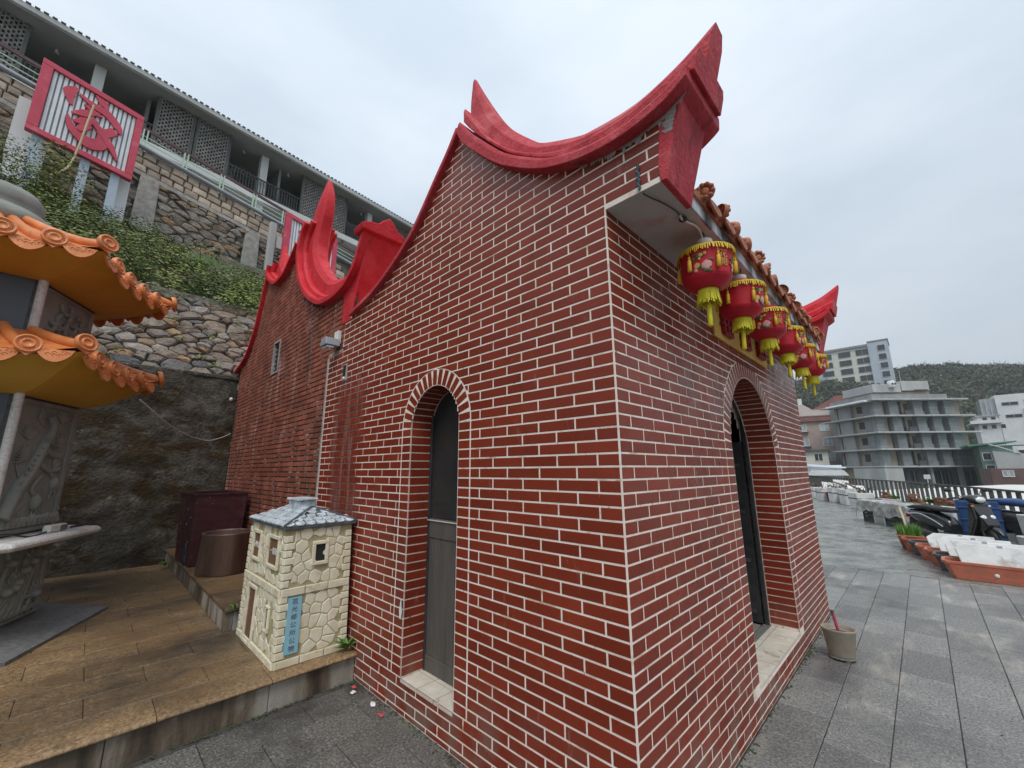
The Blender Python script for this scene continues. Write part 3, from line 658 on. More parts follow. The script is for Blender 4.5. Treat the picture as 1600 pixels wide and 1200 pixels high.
# ---- brick rings round the doors: jamb courses, rectangular arch bricks, reveal bricks, tiled sill
def ring(D, rz, wfn, na, name, depth):
    par = thing_part = link(name, None, hall)
    R0, R1 = D['r'], D['r']+D['ring']
    n = 0
    def b(vs_L, loc, rot):
        key = ('brick_glazed', 'r')+tuple(round(v, 3) for l in vs_L for v in l)
        if key not in bk_cache: vs, fs = brick_verts(vs_L); bk_cache[key] = MB().add(vs, fs).mesh('arch_brick', 'brick_glazed')
        return link('arch_brick', bk_cache[key], par, loc, rot)
    for nn in range(-24, 48):
        z1, z0 = zc(nn), zc(nn+1)
        if z1 > D['spring']+.02 or z0 < D['sill']-CH*1.4: continue
        h = z1-z0-JT
        for sgn in (-1, 1):
            if z0 < D['sill']-.03: continue
            c = D['c']+sgn*(R0+R1)/2; w = (R1-R0)/2-JT/2
            b([(0, -w, w), (h, -w, w)], wfn(c, z0+JT/2, 0), (0, 0, rz))
    for k in range(na):
        a = PI*(k+.5)/na; rm = (R0+R1)/2; w = (R1-R0)/2-JT/2; hh = PI*R0/na*.5-JT*.40
        u, z = D['c']+rm*math.cos(a), D['spring']+rm*math.sin(a)
        rot = Matrix.Rotation(rz, 3, 'Z') @ Matrix.Rotation(-a, 3, 'Y')
        b([(-hh, -w, w), (hh, -w, w)], wfn(u, z, 0), rot.to_euler())
    # reveal: one long brick per course on both jambs and round the soffit of the arch
    back = MB()
    nn = 24
    prof = [(D['c']-R0, D['sill'])]+[(D['c']-R0*math.cos(PI*k/nn), D['spring']+R0*math.sin(PI*k/nn)) for k in range(nn+1)]+[(D['c']+R0, D['sill'])]
    pts = [wfn(u, z, .004) for u, z in prof]+[wfn(u, z, depth+.012) for u, z in prof]; m = len(prof)
    back.add(pts, [(k, k+1, m+k+1, m+k) for k in range(m-1)])
    back.build('reveal', 'mortar_white', par)
    def rev(p, q, zmid=None):
        """brick lying on the reveal between two points of its outline"""
        pu, qu = Vector(p), Vector(q); t = (qu-pu).normalized(); nrm = Vector((D['c'], D['spring']))-(pu+qu)/2
        nv = Vector((t.y, -t.x)); nv = nv if nv.dot(nrm) > 0 else -nv
        if abs(t.x) < .01: nv = Vector((1 if pu.x < D['c'] else -1, 0))
        a_, b_ = pu+t*JT/2, qu-t*JT/2
        mb = MB(); mb.rnd = random.random(); e = .004; i = .002
        vs = []
        for (off, ins) in ((0., 0.), (e*.8, 0.), (e, i)):
            for (pp, d0) in ((a_+t*ins, .008+ins), (b_-t*ins, .008+ins), (b_-t*ins, depth-ins), (a_+t*ins, depth-ins)):
                w_ = pp+nv*off; vs.append(wfn(w_.x, w_.y, d0))
        fs = [(8, 9, 10, 11)]+[(j*4+k, j*4+(k+1) % 4, (j+1)*4+(k+1) % 4, (j+1)*4+k) for j in range(2) for k in range(4)]
        mb.add(vs, fs).build('reveal_brick', 'brick_glazed', par)
    for nn in range(-24, 48):
        z1, z0 = zc(nn), zc(nn+1)
        if z1 > D['spring']+.02 or z0 < D['sill']-.03: continue
        for sgn in (-1, 1): rev((D['c']+sgn*R0, z0), (D['c']+sgn*R0, z1))
    for k in range(na):
        a0, a1 = PI*k/na, PI*(k+1)/na
        rev((D['c']+R0*math.cos(a0), D['spring']+R0*math.sin(a0)), (D['c']+R0*math.cos(a1), D['spring']+R0*math.sin(a1)))
    # sill tiles
    w = 2*R0
    q8 = [wfn(u, D['sill']-dz, d) for dz in (.03, .004) for d in (.002, depth+.055) for u in (D['c']-R0, D['c']+R0)]
    MB().add(q8, [(0, 2, 3, 1), (4, 5, 7, 6), (0, 1, 5, 4), (1, 3, 7, 5), (3, 2, 6, 7), (2, 0, 4, 6)]).build('grout', 'stone_dark', par)
    ns = max(2, round(w/.2)); 
    for k in range(ns):
        for (d0, d1) in ((-.004, depth*.82), (depth*.82, depth+.06)):
            u0, u1 = D['c']-R0+w*k/ns+.003, D['c']-R0+w*(k+1)/ns-.003
            vs = [wfn(u, D['sill']+dz, d) for dz in (-.02, .0) for d in (d0+.003, d1-.003) for u in (u0, u1)]
            MB().add(vs, [(0, 2, 3, 1), (4, 5, 7, 6), (0, 1, 5, 4), (1, 3, 7, 5), (3, 2, 6, 7), (2, 0, 4, 6)]).build('sill_tile', 'tile_cream', par)
    return par
ringS_ = ring(SD, 0, lambda u, z, d: (u, d, z), 17, 'side_doorway', .185)
ringF_ = ring(FD, PI/2, lambda u, z, d: (-d, u, z), 34, 'front_doorway', .225)
# ---- side door: timber panel below, dark glass above
x0, x1 = SD['c']-SD['r']-.02, SD['c']+SD['r']+.02
dr = link('door', None, hall, (0, .19, 0))
nb = 7; wdt = (x1-x0)/nb
for k in range(nb): MB().box(x0+wdt*k+.002, x0+wdt*(k+1)-.002, 0, .025, .32, 1.13).build('board', 'wood_grey', dr, bevel=.003)
MB().box(x0, x1, -.006, .03, .215, .32).build('rail', 'wood_grey', dr, bevel=.004)
MB().box(x0, x1, -.006, .03, 1.13, 1.27).build('rail', 'wood_grey', dr, bevel=.004)
MB().box(x0, x1, .01, .02, 1.272, 2.33).build('pane', 'glass_dark', dr)
MB().box(x0+.02, x0+.045, -.010, .012, .215, 2.1).build('stile', 'metal_dark', dr, bevel=.003)
MB().box(x0, x1, -.014, -.007, 1.255, 1.262).build('trim', 'wire_white', dr)
# ---- front door: dark steel frame, leaf standing open, tiled floor and dim room
fd = link('front_door', None, hall)
MB().box(-.265, -.232, FD['c']+FD['r']-.04, FD['c']+FD['r']+.01, .2, 2.2).build('frame', 'metal_dark', fd, bevel=.003)
MB().box(-.265, -.232, FD['c']-FD['r']-.01, FD['c']-FD['r']+.03, .2, 2.2).build('frame', 'metal_dark', fd, bevel=.003)
MB().box(-.28, -.225, FD['c']-FD['r'], FD['c']+FD['r'], .196, .212).build('threshold', 'stone_dark', fd)
lf = MB().box(-.9, -.28, FD['c']+FD['r']-.05, FD['c']+FD['r']-.01, .22, 1.9).build('leaf', 'metal_dark', fd)
for zz in (.3, .75, 1.2, 1.65): MB().box(-.86, -.32, FD['c']+FD['r']-.058, FD['c']+FD['r']-.05, zz, zz+.03).build('leaf_rail', 'rail_grey', lf)
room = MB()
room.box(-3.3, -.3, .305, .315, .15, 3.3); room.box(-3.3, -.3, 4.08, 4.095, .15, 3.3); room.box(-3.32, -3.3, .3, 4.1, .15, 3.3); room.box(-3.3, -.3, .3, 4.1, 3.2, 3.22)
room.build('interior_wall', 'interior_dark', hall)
for i in range(10):
    for j in range(9):
        if i > 4 and (j < 3): continue
        paver('floor_tile', -.3-.3*(i+1), -.3-.3*i, .62+.3*j, .92+.3*j, .2, 'interior_floor', hall, t=.02, g=.005)
# altar table seen dimly through the door
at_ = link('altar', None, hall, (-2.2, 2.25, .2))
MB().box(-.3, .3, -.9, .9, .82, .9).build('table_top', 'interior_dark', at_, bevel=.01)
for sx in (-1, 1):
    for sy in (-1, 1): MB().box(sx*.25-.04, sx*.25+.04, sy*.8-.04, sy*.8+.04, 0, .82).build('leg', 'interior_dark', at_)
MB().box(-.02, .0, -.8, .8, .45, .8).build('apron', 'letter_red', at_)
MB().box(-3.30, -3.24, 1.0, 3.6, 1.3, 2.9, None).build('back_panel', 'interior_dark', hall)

# ---- copings: stepped red mouldings swept along the gable tops
def sweep(mb, path, w0, w1, h0, h1, yc, flip=False):
    """path of (x, z); section between offsets h0..h1 along the normal, y from yc+w0 to yc+w1 (functions of t)"""
    P = [Vector((p[0], p[1])) for p in path]; n = len(P); vs = []
    for i, p in enumerate(P):
        t = (P[min(i+1, n-1)]-P[max(i-1, 0)]).normalized(); nv = Vector((-t.y, t.x))
        if flip: nv = -nv
        tt = i/(n-1); a, b = h0(tt), h1(tt); wa, wb = w0(tt), w1(tt); rr = min(.02, (b-a)*.3)
        lo, hi, hm = p+nv*a, p+nv*b, p+nv*(b-rr); ins = min(rr, (wb-wa)*.3)
        vs += [(lo.x, yc+wa, lo.y), (hm.x, yc+wa, hm.y), (hi.x, yc+wa+ins, hi.y), (hi.x, yc+wb-ins, hi.y), (hm.x, yc+wb, hm.y), (lo.x, yc+wb, lo.y)]
    fs = [(i*6+k, i*6+(k+1) % 6, (i+1)*6+(k+1) % 6, (i+1)*6+k) for i in range(n-1) for k in range(6)]
    fs += [tuple(range(5, -1, -1)), tuple(range((n-1)*6, n*6))]
    mb.add(vs, fs)
K_ = lambda v: (lambda t: v)
def ribbon(mb, lower, upper, hw, yc, top=.7, n=6):
    """solid fin between two paired outlines in x-z; hw: half width in y at every control pair"""
    A, B = crom(lower, n), crom(upper, n); m = len(A); vs = []
    ws = crom([(w, 0) for w in hw], n)
    for i in range(m):
        a, b, w = A[i], B[i], ws[i].x; c = a.lerp(b, .72); k = pnoise((a.x*3, b.y*3, 1))*.006
        vs += [(a.x, yc-w, a.y), (c.x, yc-w-k, c.y), (b.x, yc-w*top, b.y+k), (b.x, yc+w*top, b.y), (c.x, yc+w, c.y), (a.x, yc+w, a.y)]
    fs = [(i*6+k, i*6+(k+1) % 6, (i+1)*6+(k+1) % 6, (i+1)*6+k) for i in range(m-1) for k in range(6)]
    fs += [tuple(range(5, -1, -1)), tuple(range((m-1)*6, m*6))]
    mb.add(vs, fs, False)
def offset(path, d):
    P = [Vector(p) for p in path]; out = []
    for i, p in enumerate(P):
        t = (P[min(i+1, len(P)-1)]-P[max(i-1, 0)]).normalized(); out.append(tuple(p+Vector((-t.y, t.x))*d))
    return out
A_L1U = [(-1.20, 4.33), (-1.11, 4.20), (-.97, 4.03), (-.70, 3.735), (-.385, 3.50), (-.175, 3.405), (.0, 3.362), (.19, 3.355), (.36, 3.388), (.457, 3.432), (.50, 3.465)]
A_L2U = [(-1.205, 4.50), (-1.06, 4.27), (-.913, 4.03), (-.65, 3.75), (-.36, 3.555), (-.15, 3.478), (0, 3.46), (.19, 3.455), (.36, 3.485), (.47, 3.525), (.55, 3.56)]
A_L3L = [(-1.285, 4.93), (-1.265, 4.6), (-1.18, 4.30), (-1.0, 4.03), (-.78, 3.78), (-.58, 3.60), (-.38, 3.47), (-.19, 3.40), (0, 3.37), (.2, 3.37), (.4, 3.44), (.545, 3.54)]
A_L3U = [(-1.265, 4.96), (-1.13, 4.67), (-.95, 4.33), (-.76, 4.06), (-.57, 3.845), (-.454, 3.748), (-.203, 3.63), (-.08, 3.60), (.06, 3.585), (.23, 3.592), (.42, 3.65), (.605, 3.765)]
def gable(y0, y1, parent, mat='red_paint'):
    yc = (y0+y1)/2; hw = (y1-y0)/2; mb = MB()
    ribbon(mb, A_SADDLE, A_L1U, [hw+.075]*11, yc, .97)
    ribbon(mb, [(x+.005, z+.02) for x, z in A_L1U[:-1]]+[(.52, 3.44)], A_L2U, [hw+.032]*11, yc, .9)
    ribbon(mb, A_L3L, A_L3U, [.02, .055, .085, .10, .11, .115, .115, .115, .115, .115, .105, .075], yc, .62)
    mb.build('gable_coping', mat, parent, bevel=.008, seg=2)
    mb = MB(); bp = crom(A_BACK, 6)
    sweep(mb, [Vector((-1.245, 4.318))]+bp, K_(-hw-.05), K_(hw+.05), K_(-.005), K_(.055), yc, True)
    mb.build('slope_coping', mat, parent, bevel=.006)
    mb = MB(); sweep(mb, bp, K_(-.09), K_(.09), K_(.05), K_(.12), yc, True); mb.build('slope_crest', mat, parent, bevel=.006)
    nk = MB(); prof = [(.306, 2.981), (.336, 2.981), (.357, 3.075), (.462, 3.44), (.34, 3.44), (.30, 3.07)]
    nk.prism(prof, lambda u, v, h: (u, h, v), y0-.004, y1+.004)
    nk.build('gable_neck', 'red_paint_faded', parent, bevel=.004)
gable(0, .30, hall, 'red_paint_faded')
fg = MB(); sheet(fg, -3.0, .42, .04, topA, lambda x: 3.0 if x < 0 else botA(x), None, lambda s, z: (s, 4.1, z)); sheet(fg, -3.0, .42, .04, topA, lambda x: 3.0 if x < 0 else botA(x), None, lambda s, z: (s, 4.398, z))
fg.build('gable_wall', 'white_plaster', hall)
gable(4.10, 4.40, hall)
# right-hand wall and rear infill so that the hall is closed
cl = MB(); cl.add([(-.005, 4.399, 0), (-3.6, 4.399, 0), (-3.6, 4.399, 3.0), (-.005, 4.399, 3.0)], [(0, 1, 2, 3)]); cl.box(-3.61, -3.4, .3, 4.398, 0, 3.2)
cl.build('end_wall', 'mortar_white', hall)
# ripped plaster edge under the front coping
pl = MB(); rr_ = random.Random(5)
for k in range(34):
    x = -.15+.018*k; zt = profA(x)+.01; d = .02+.045*rr_.random()*(1 if x > -.02 else .5)
    pl.add([(x, -.0055, zt), (x+.021, -.0055, profA(x+.02)+.02), (x+.021, -.0055, zt-d*rr_.uniform(.5, 1)), (x+.006, -.0055, zt-d)], [(0, 1, 2, 3)])
for k in range(9):
    z = 3.22+.022*k; xf = .318+(z-3.06)*.25; pl.add([(xf+.03, -.0056, z), (xf-.03*rr_.random(), -.0056, z), (xf-.028*rr_.random(), -.0056, z+.024), (xf+.03, -.0056, z+.024)], [(0, 1, 2, 3)])
pl.build('bare_plaster', 'cement_grey', hall)
# ---- eave: soffit, fascia, roof slopes, cover tiles and drip tiles
MB().box(.002, .325, .002, 4.1, 2.984, 3.02).build('soffit', 'soffit_grey', hall)
MB().box(.326, .338, .302, 4.098, 2.98, 3.085).build('fascia', 'fascia_plaster', hall)
roofp = crom([(-1.30, 4.02), (-.95, 3.70), (-.5, 3.38), (0, 3.17), (.36, 3.085)], 5)
rf = MB(); sweep(rf, roofp, K_(-1.895), K_(1.895), K_(-.03), K_(.0), 2.2)
rbk = crom([(-1.30, 4.02), (-1.8, 3.62), (-2.4, 3.33), (-3.3, 3.16)], 4); sweep(rf, rbk, K_(-1.895), K_(1.895), K_(-.03), K_(.0), 2.2)
rf = rf.build('roof', 'terracotta', hall)
ct = MB(); n = len(roofp)
for i in range(n-1):
    for k in range(8):
        pts = []
        for j in (i, i+1):
            for q in (k, k+1):
                a = PI*q/8; p = roofp[j]; pts.append((p[0], math.cos(a)*.045, p[1]+math.sin(a)*.045))
        ct.add(pts, [(0, 1, 3, 2)], True)
ct = ct.mesh('cover_tile', 'terracotta')
cap = MB(); cap.lathe([(0, .022), (.02, .026), (.028, .014), (.036, .016), (.045, .026), (.056, .022), (.060, .0), (.055, -.02)], 14)
for k in range(9):
    a = 2*PI*k/9; cap.ellipsoid((.046*math.cos(a), .046*math.sin(a), .02), .018, .018, .016, 6, 4)
cap = cap.mesh('tile_end', 'terracotta')
drip = MB(); pr_ = [(-.085, 0), (-.08, -.035), (-.045, -.055), (0, -.078), (.045, -.055), (.08, -.035), (.085, 0), (.04, .012), (-.04, .012)]
drip.prism(pr_, lambda u, v, h: (h, u, v), 0, .014); drip = drip.mesh('drip_tile', 'terracotta', .003)
pan = MB().box(-.34, .028, -.082, .082, -.012, .004).mesh('pan_tile', 'terracotta', .003)
for k in range(15):
    y = .42+.251*k
    if y > 4.02: break
    link('cover_tile', ct, rf, (0, y, 0)); o_ = link('tile_end', cap, rf, (.375, y, 3.112), (0, PI/2+.1, random.uniform(0, 6))); o_.scale = (.82, .82, .8)
    if y+.125 < 4.05:
        link('drip_tile', drip, rf, (.372, y+.1255, 3.088), (0, -.12, 0)); link('pan_tile', pan, rf, (.35, y+.1255, 3.10), (0, .22, 0))
# ---- yellow name board over the front door with raised red lettering
nb_ = MB().box(.002, .02, 1.48, 2.99, 2.632, 2.965).build('name_board', 'plaque_yellow', hall, bevel=.003)
for cyy in (1.74, 2.24, 2.73):
    g = MB(); rr_ = random.Random(int(cyy*100))
    for zz in (2.69, 2.76, 2.83, 2.90): g.box(.02, .055, cyy-.13+rr_.uniform(0, .05), cyy+.13-rr_.uniform(0, .05), zz-.012, zz+.012)
    for yy in (-.09, 0, .09): g.box(.021, .056, cyy+yy-.014, cyy+yy+.014, 2.66+rr_.uniform(0, .05), 2.93-rr_.uniform(0, .05))
    g.build('raised_letter', 'letter_red', nb_, bevel=.004)

# ---- rear hall: weathered brick gable with coping, window and closing walls
rw = MB()
WX0, WX1, WZ0, WZ1 = -5.86, -5.60, 3.10, 3.56
n = 0
def rsheet(y):
    for k in range(220):
        a = -7.95+4.93*k/220; b = -7.95+4.93*(k+1)/220; m = (a+b)/2; bot = 0 if m < -3.62 else 2.9
        top = min(profR(a), 9)+.05, profR(b)+.05
        if m > -3.02: continue
        if WX0 < m < WX1: q = [(bot, bot, WZ0, WZ0), (WZ1, WZ1, *top)]
        else: q = [(bot, bot, *top)]
        for z0, z0b, z1, z1b in q: rw.add([(a, y, z0), (b, y, z0b), (b, y, z1b), (a, y, z1)], [(0, 1, 2, 3)])
rsheet(.0155); rsheet(.30)
rw.box(-7.955, -7.95, .0, .3, 0, 3.6); rw.box(-7.95, -7.7, .3, 4.4, 0, 3.55)
rw = rw.build('gable_wall', 'mortar_old', rear)
rowsR = []
for n in range(-40, 48):
    z1, z0 = zc(n)-.02, max(zc(n+1)-.02, 0)
    if z1-z0 < .02 or z0 > 5.2: continue
    xs = sorted([-7.95, -3.64 if z0 < 2.9 else -2.9]+[-3.64-.243*(k+(.5 if n % 2 else 1)) for k in range(-3, 18)])
    xs = [x for x in xs if -7.951 <= x <= (-3.639 if z0 < 2.9 else -2.899)]
    rowsR.append((z0, z1, xs))
def loR(z):
    if z < 3.55: return -7.95
    for k in range(320):
        x = -7.9+k*.01
        if profR(x) > z-.005: return x
    return -2
def hiR(z):
    return -3.64 if z < 2.9 else -3.17+max(0, z-3.35)*.38
def gapped(z, xa, xb):
    return [x for x in ()]
def inside(L_):
    zz = L_[-1][0]; return all(profR(x) > zz-.03 for x in (L_[0][1]+.02, (L_[0][1]+L_[0][2])/2, L_[0][2]-.02))
zR = [(loR, hiR, -1, WZ0), (loR, lambda z: WX0-.02, WZ0, WZ1), (lambda z: WX1+.02, hiR, WZ0, WZ1), (loR, hiR, WZ1, 9)]
br = [L_ for L_ in lay(rowsR, zR, None, jt=.0145) if inside(L_)]
place_bricks([(br, rw, 0, lambda x, z: (x, .012, z))], 300, rear, 'brick_old', 'brick_courses')
MB().box(-3.655, -3.615, -.004, .02, 0, 2.89).build('cement_joint', 'cement_grey', rear, bevel=.006)
MB().box(-3.64, -3.24, -.003, .02, 2.885, 2.93).build('cement_joint', 'cement_grey', rear, bevel=.008)
wd = link('window', None, rear)
MB().box(WX0-.03, WX0, .0, .09, WZ0-.03, WZ1+.03).build('frame', 'cement_grey', wd); MB().box(WX1, WX1+.03, .0, .09, WZ0-.03, WZ1+.03).build('frame', 'cement_grey', wd)
MB().box(WX0, WX1, .0, .09, WZ0-.03, WZ0).build('sill', 'cement_grey', wd); MB().box(WX0, WX1, .0, .09, WZ1, WZ1+.03).build('lintel', 'cement_grey', wd)
MB().box(WX0, WX1, .08, .085, WZ0, WZ1).build('void', 'void_black', wd)
for k in range(6): MB().box(WX0, WX1, .03, .05, WZ0+.04+.075*k, WZ0+.052+.075*k).build('louvre', 'metal_dark', wd)
BP = [(-4.80, 5.17), (-4.95, 5.05), (-5.04, 4.80)]+list(reversed(B_SADDLE))[1:]
def crest(P, L3L, L3U, w3, nm, k=1.):
    mb = MB(); n = len(P); ribbon(mb, P, offset(P, .075*k), [.235]*n, .16, .97)
    P2 = offset(P, .06*k); P2[0] = (P2[0][0]+.03, P2[0][1]+.06); ribbon(mb, P2, offset(P2, .085*k), [.17]*n, .16, .85)
    ribbon(mb, L3L, L3U, w3, .16, .6); mb.build(nm, 'red_paint', rear, bevel=.008, seg=2)
crest(BP, [(-4.64, 5.80), (-4.80, 5.47), (-4.93, 5.15), (-4.97, 4.85), (-4.88, 4.52), (-4.64, 4.17), (-4.32, 3.90), (-4.0, 3.74), (-3.575, 3.67), (-3.27, 3.71), (-3.07, 3.84), (-2.95, 4.03), (-2.87, 4.18)],
      [(-4.60, 5.84), (-4.50, 5.55), (-4.52, 5.26), (-4.62, 4.98), (-4.64, 4.70), (-4.46, 4.42), (-4.20, 4.17), (-3.94, 4.0), (-3.575, 3.92), (-3.40, 3.94), (-3.27, 4.02), (-3.16, 4.14), (-3.08, 4.24)],
      [.035, .085, .105, .11, .11, .11, .11, .11, .11, .11, .11, .11, .10], 'gable_coping')
crest([(-6.60, 5.16), (-6.65, 5.05), (-6.60, 4.93)]+list(reversed(C_SADDLE))[1:], [(-6.58, 5.50), (-6.60, 5.25), (-6.52, 5.02), (-6.33, 4.83), (-6.04, 4.69), (-5.632, 4.69), (-5.40, 4.80)], [(-6.50, 5.56), (-6.38, 5.32), (-6.28, 5.14), (-6.16, 5.0), (-5.98, 4.90), (-5.72, 4.89), (-5.5, 4.97)], [.03, .07, .1, .11, .115, .115, .11], 'gable_coping', .85)
mb = MB(); sweep(mb, crom(C_BACK, 6), K_(-.21), K_(.21), K_(-.005), K_(.055), .16, True); mb.build('slope_coping', 'red_paint', rear, bevel=.006)
# front end of the rear gable: flat red panel with scalloped head
ep = MB(); ep.prism([(-3.34, 3.22), (-3.13, 3.22), (-2.84, 4.03), (-2.79, 4.17), (-2.9, 4.2), (-3.0, 3.95), (-3.22, 3.66), (-3.34, 3.62)], lambda u, v, h: (u, h, v), -.002, .322)
ep.build('end_panel', 'red_paint', rear, bevel=.004)
eh = MB(); eh.prism([(-.10, 0), (.38, 0), (.40, .06), (.33, .10), (.28, .11), (.24, .16), (.17, .21), (.10, .16), (.06, .11), (-.03, .10), (-.12, .06)], lambda u, v, h: (-2.80+h+v*.25, u, 4.10+v), -.16, .045)
eh.build('end_crest', 'red_paint', rear, bevel=.012, seg=2)
rr = MB(); sweep(rr, crom([(-4.9, 4.45), (-4.4, 3.75), (-3.9, 3.5), (-3.3, 3.38)], 5), K_(-2.0), K_(2.0), K_(-.05), K_(0), 2.35)
sweep(rr, crom([(-4.9, 4.45), (-5.6, 4.4), (-6.5, 4.3), (-7.3, 3.7), (-7.9, 3.5)], 5), K_(-2.0), K_(2.0), K_(-.05), K_(0), 2.35)
rr.build('roof', 'terracotta', rear)
fw2 = MB().box(-7.95, -3.2, 4.35, 4.39, 0, 3.5); fw2.build('end_wall', 'mortar_old', rear)

# ---- grit and dirt gathered along the foot of the walls, specks on the paving
dt = MB(); dt.rnd = 0.; rg = random.Random(51)
def fleck(x, y, r, z=.0022):
    n = rg.randint(5, 7); a0 = rg.uniform(0, 6); dt.rnd = rg.random()
    ring_ = [(x+r*rg.uniform(.5, 1.2)*math.cos(a0+2*PI*k/n), y+r*rg.uniform(.5, 1.2)*math.sin(a0+2*PI*k/n), z) for k in range(n)]
    dt.add([(x, y, z+r*.35)]+ring_, [(0, k+1, (k+1) % n+1) for k in range(n)])
for k in range(420):
    d = abs(rg.gauss(0, .022))
    if rg.random() < .5: fleck(rg.uniform(-2.5, 0), -.006-d, rg.uniform(.003, .014))
    else: fleck(.006+d, rg.uniform(0, 4.4), rg.uniform(.003, .014))
for k in range(160): fleck(-2.50+abs(rg.gauss(0, .02)), rg.uniform(-1.6, 0), rg.uniform(.003, .011))
for k in range(130): fleck(rg.uniform(.05, 2.2), rg.uniform(1.0, 7.2), rg.uniform(.002, .007))
for k in range(60): fleck(rg.uniform(-2.4, -.1), rg.uniform(-1.0, -.05), rg.uniform(.002, .007))
tag(dt.build('grit', 'soil'), kind='stuff')
# ================================================================== LANTERNS
def make_lantern():
    t = thing('lantern', '', 'lantern', (0, 0, 0), 0, 'red palace lanterns under the eave')
    ZB = .262
    def rad(v):
        f_ = (ZB-v)/(ZB-.03); return .142-.012*f_ if f_ < .68 else .1338-.066*((f_-.68)/.32)**2.0
    prof = [(.03, .338), (.06, .325), (.11, .295), (.138, .268)]
    for k in range(15):
        z = ZB-(ZB-.032)*k/14; r = rad(z); prof += [(r, z), (r-.003, z-.0075)]
    prof += [(.052, .028), (.0, .026)]
    b = MB().lathe(prof, 28).build('body', 'lantern_red', t)
    MB().lathe([(.0, .372), (.040, .372), (.043, .366), (.043, .335), (.036, .33)], 20).build('cap', 'white_plastic', t)
    MB().lathe([(.128, .274), (.152, .272), (.154, .266), (.150, .260), (.13, .260)], 28).build('brim', 'tassel_gold', t)
    def fringe(mb, r, z, h, n, w, rng, flare=0.):
        for k in range(n):
            a = 2*PI*(k+rng.uniform(-.25, .25))/n; hh = h*rng.uniform(.72, 1.12); r1 = r+flare+rng.uniform(-.004, .004)
            c, s = math.cos(a), math.sin(a); ww = w/2*rng.uniform(.8, 1.2); a1 = a+rng.uniform(-.03, .03); c1, s1 = math.cos(a1), math.sin(a1)
            mb.add([(r*c+s*ww, r*s-c*ww, z), (r*c-s*ww, r*s+c*ww, z), (r1*c1-s1*ww*.7, r1*s1+c1*ww*.7, z-hh), (r1*c1+s1*ww*.7, r1*s1-c1*ww*.7, z-hh), ((r-.005)*c, (r-.005)*s, z), ((r1-.005)*c1, (r1-.005)*s1, z-hh)],
                   [(0, 1, 2, 3), (1, 4, 5, 2), (4, 0, 3, 5), (3, 2, 5)])
    rg = random.Random(2)
    f = MB(); fringe(f, .154, .268, .040, 84, .0085, rg, .006); f.build('top_fringe', 'fringe_yellow', t)
    MB().lathe([(.0, .032), (.054, .032), (.057, .022), (.055, .012), (.0, .012)], 20).build('base_ring', 'fringe_lemon', t)
    f = MB(); fringe(f, .055, .016, .085, 60, .008, rg, .010); fringe(f, .047, .016, .08, 40, .008, rg, .004); f.build('lower_fringe', 'fringe_lemon', t)
    def tassel(x, y, z, l, mat, r=.011):
        q = MB(); q.tube([(x, y, z), (x, y, z-l*.3)], .0022, 5); q.lathe([(.0, 0), (r*.6, -.004), (r*.7, -.014), (r*.4, -.018), (r, -.03), (r*1.15, -l*.7), (r*.9, -l*.72), (0, -l*.72)], 9, (x, y, z-l*.28)); q.build('tassel', mat, t)
    for k in range(6):
        a = 2*PI*k/6+.35; tassel(.149*math.cos(a), .149*math.sin(a), .25, .14, 'tassel_gold')
    tassel(0, 0, .02, .23, 'fringe_lemon', .013)
    # wire from the cap to the eave
    MB().tube([(0, 0, .37), (.004, -.008, .41), (-.004, -.03, .45)], .004, 6).build('hook_wire', 'metal_dark', t)
    def curved(u, v, d=.003): # point on the lantern skin; u angle, v height
        return ((rad(v)+d)*math.cos(u), (rad(v)+d)*math.sin(u), v)
    rg = random.Random(9)
    def patch(mb, u, v, ru, rv, n=8, d=.003):
        pts = [curved(u, v, d+.0015)]+[curved(u+ru*math.cos(2*PI*k/n)*rg.uniform(.75, 1.15), v+rv*math.sin(2*PI*k/n)*rg.uniform(.75, 1.15), d) for k in range(n)]
        mb.add(pts, [(0, k+1, (k+1) % n+1) for k in range(n)])
    for u0 in (-1.25, .35, 1.85):
        fl, gr, gd = MB(), MB(), MB()
        for (du, v, r_) in ((.12, .140, .026), (.22, .134, .023), (.03, .134, .021), (.15, .122, .019), (-.28, .112, .016)): patch(fl, u0+du, v, r_*5.5, r_, d=.0035)
        for k in range(14): patch(gr, u0+rg.uniform(-.38, .34), rg.uniform(.092, .215), .11, .010, 6, .003)
        for (du, v, r_) in ((-.22, .140, .020), (-.06, .203, .015), (.08, .21, .011), (-.12, .18, .010)): patch(gd, u0+du, v, r_*6, r_, d=.0036)
        fl.build('painted_flower', 'paint_pink', t); gr.build('painted_leaf', 'paint_green', t); gd.build('painted_bloom', 'paint_gold', t)
    for u0, txt in ((-.45, '花開'), (1.1, '富貴')):
        for k, chh in enumerate(txt):
            me = text_mesh(chh, .052, 'paint_gold', .0008)
            for vtx in me.vertices:
                x, y, z = vtx.co; p = curved(u0+x/.135, .20-.052*k+y, .003+z); vtx.co = p
            link('painted_character', me, t)
    return t
LP = [.60, 1.235, 1.91, 2.55, 3.22, 3.76]
LL = ['nearest red lantern with yellow fringe, hanging at the brick corner under the eave', 'second red lantern from the corner, gold characters facing the camera', 'third red lantern from the corner, left of the arch top, peony side showing',
      'fourth red lantern from the corner, with gold characters and lemon fringe', 'fifth red lantern from the corner, last but one in the row', 'farthest red lantern, last in the row beside the far gable']
lan0 = make_lantern()
for k, y in enumerate(LP):
    o = lan0 if k == 0 else copy_tree(lan0)
    o.scale = (.98, .98, .90); o.location = (.275+.006*random.uniform(-1, 1), y, 2.608+random.uniform(-.010, .010)); o.rotation_euler = (random.uniform(-.05, .05), random.uniform(-.05, .05), [-.12, .95, -.25, 1.0, -.05, .8][k]); o['label'] = LL[k]
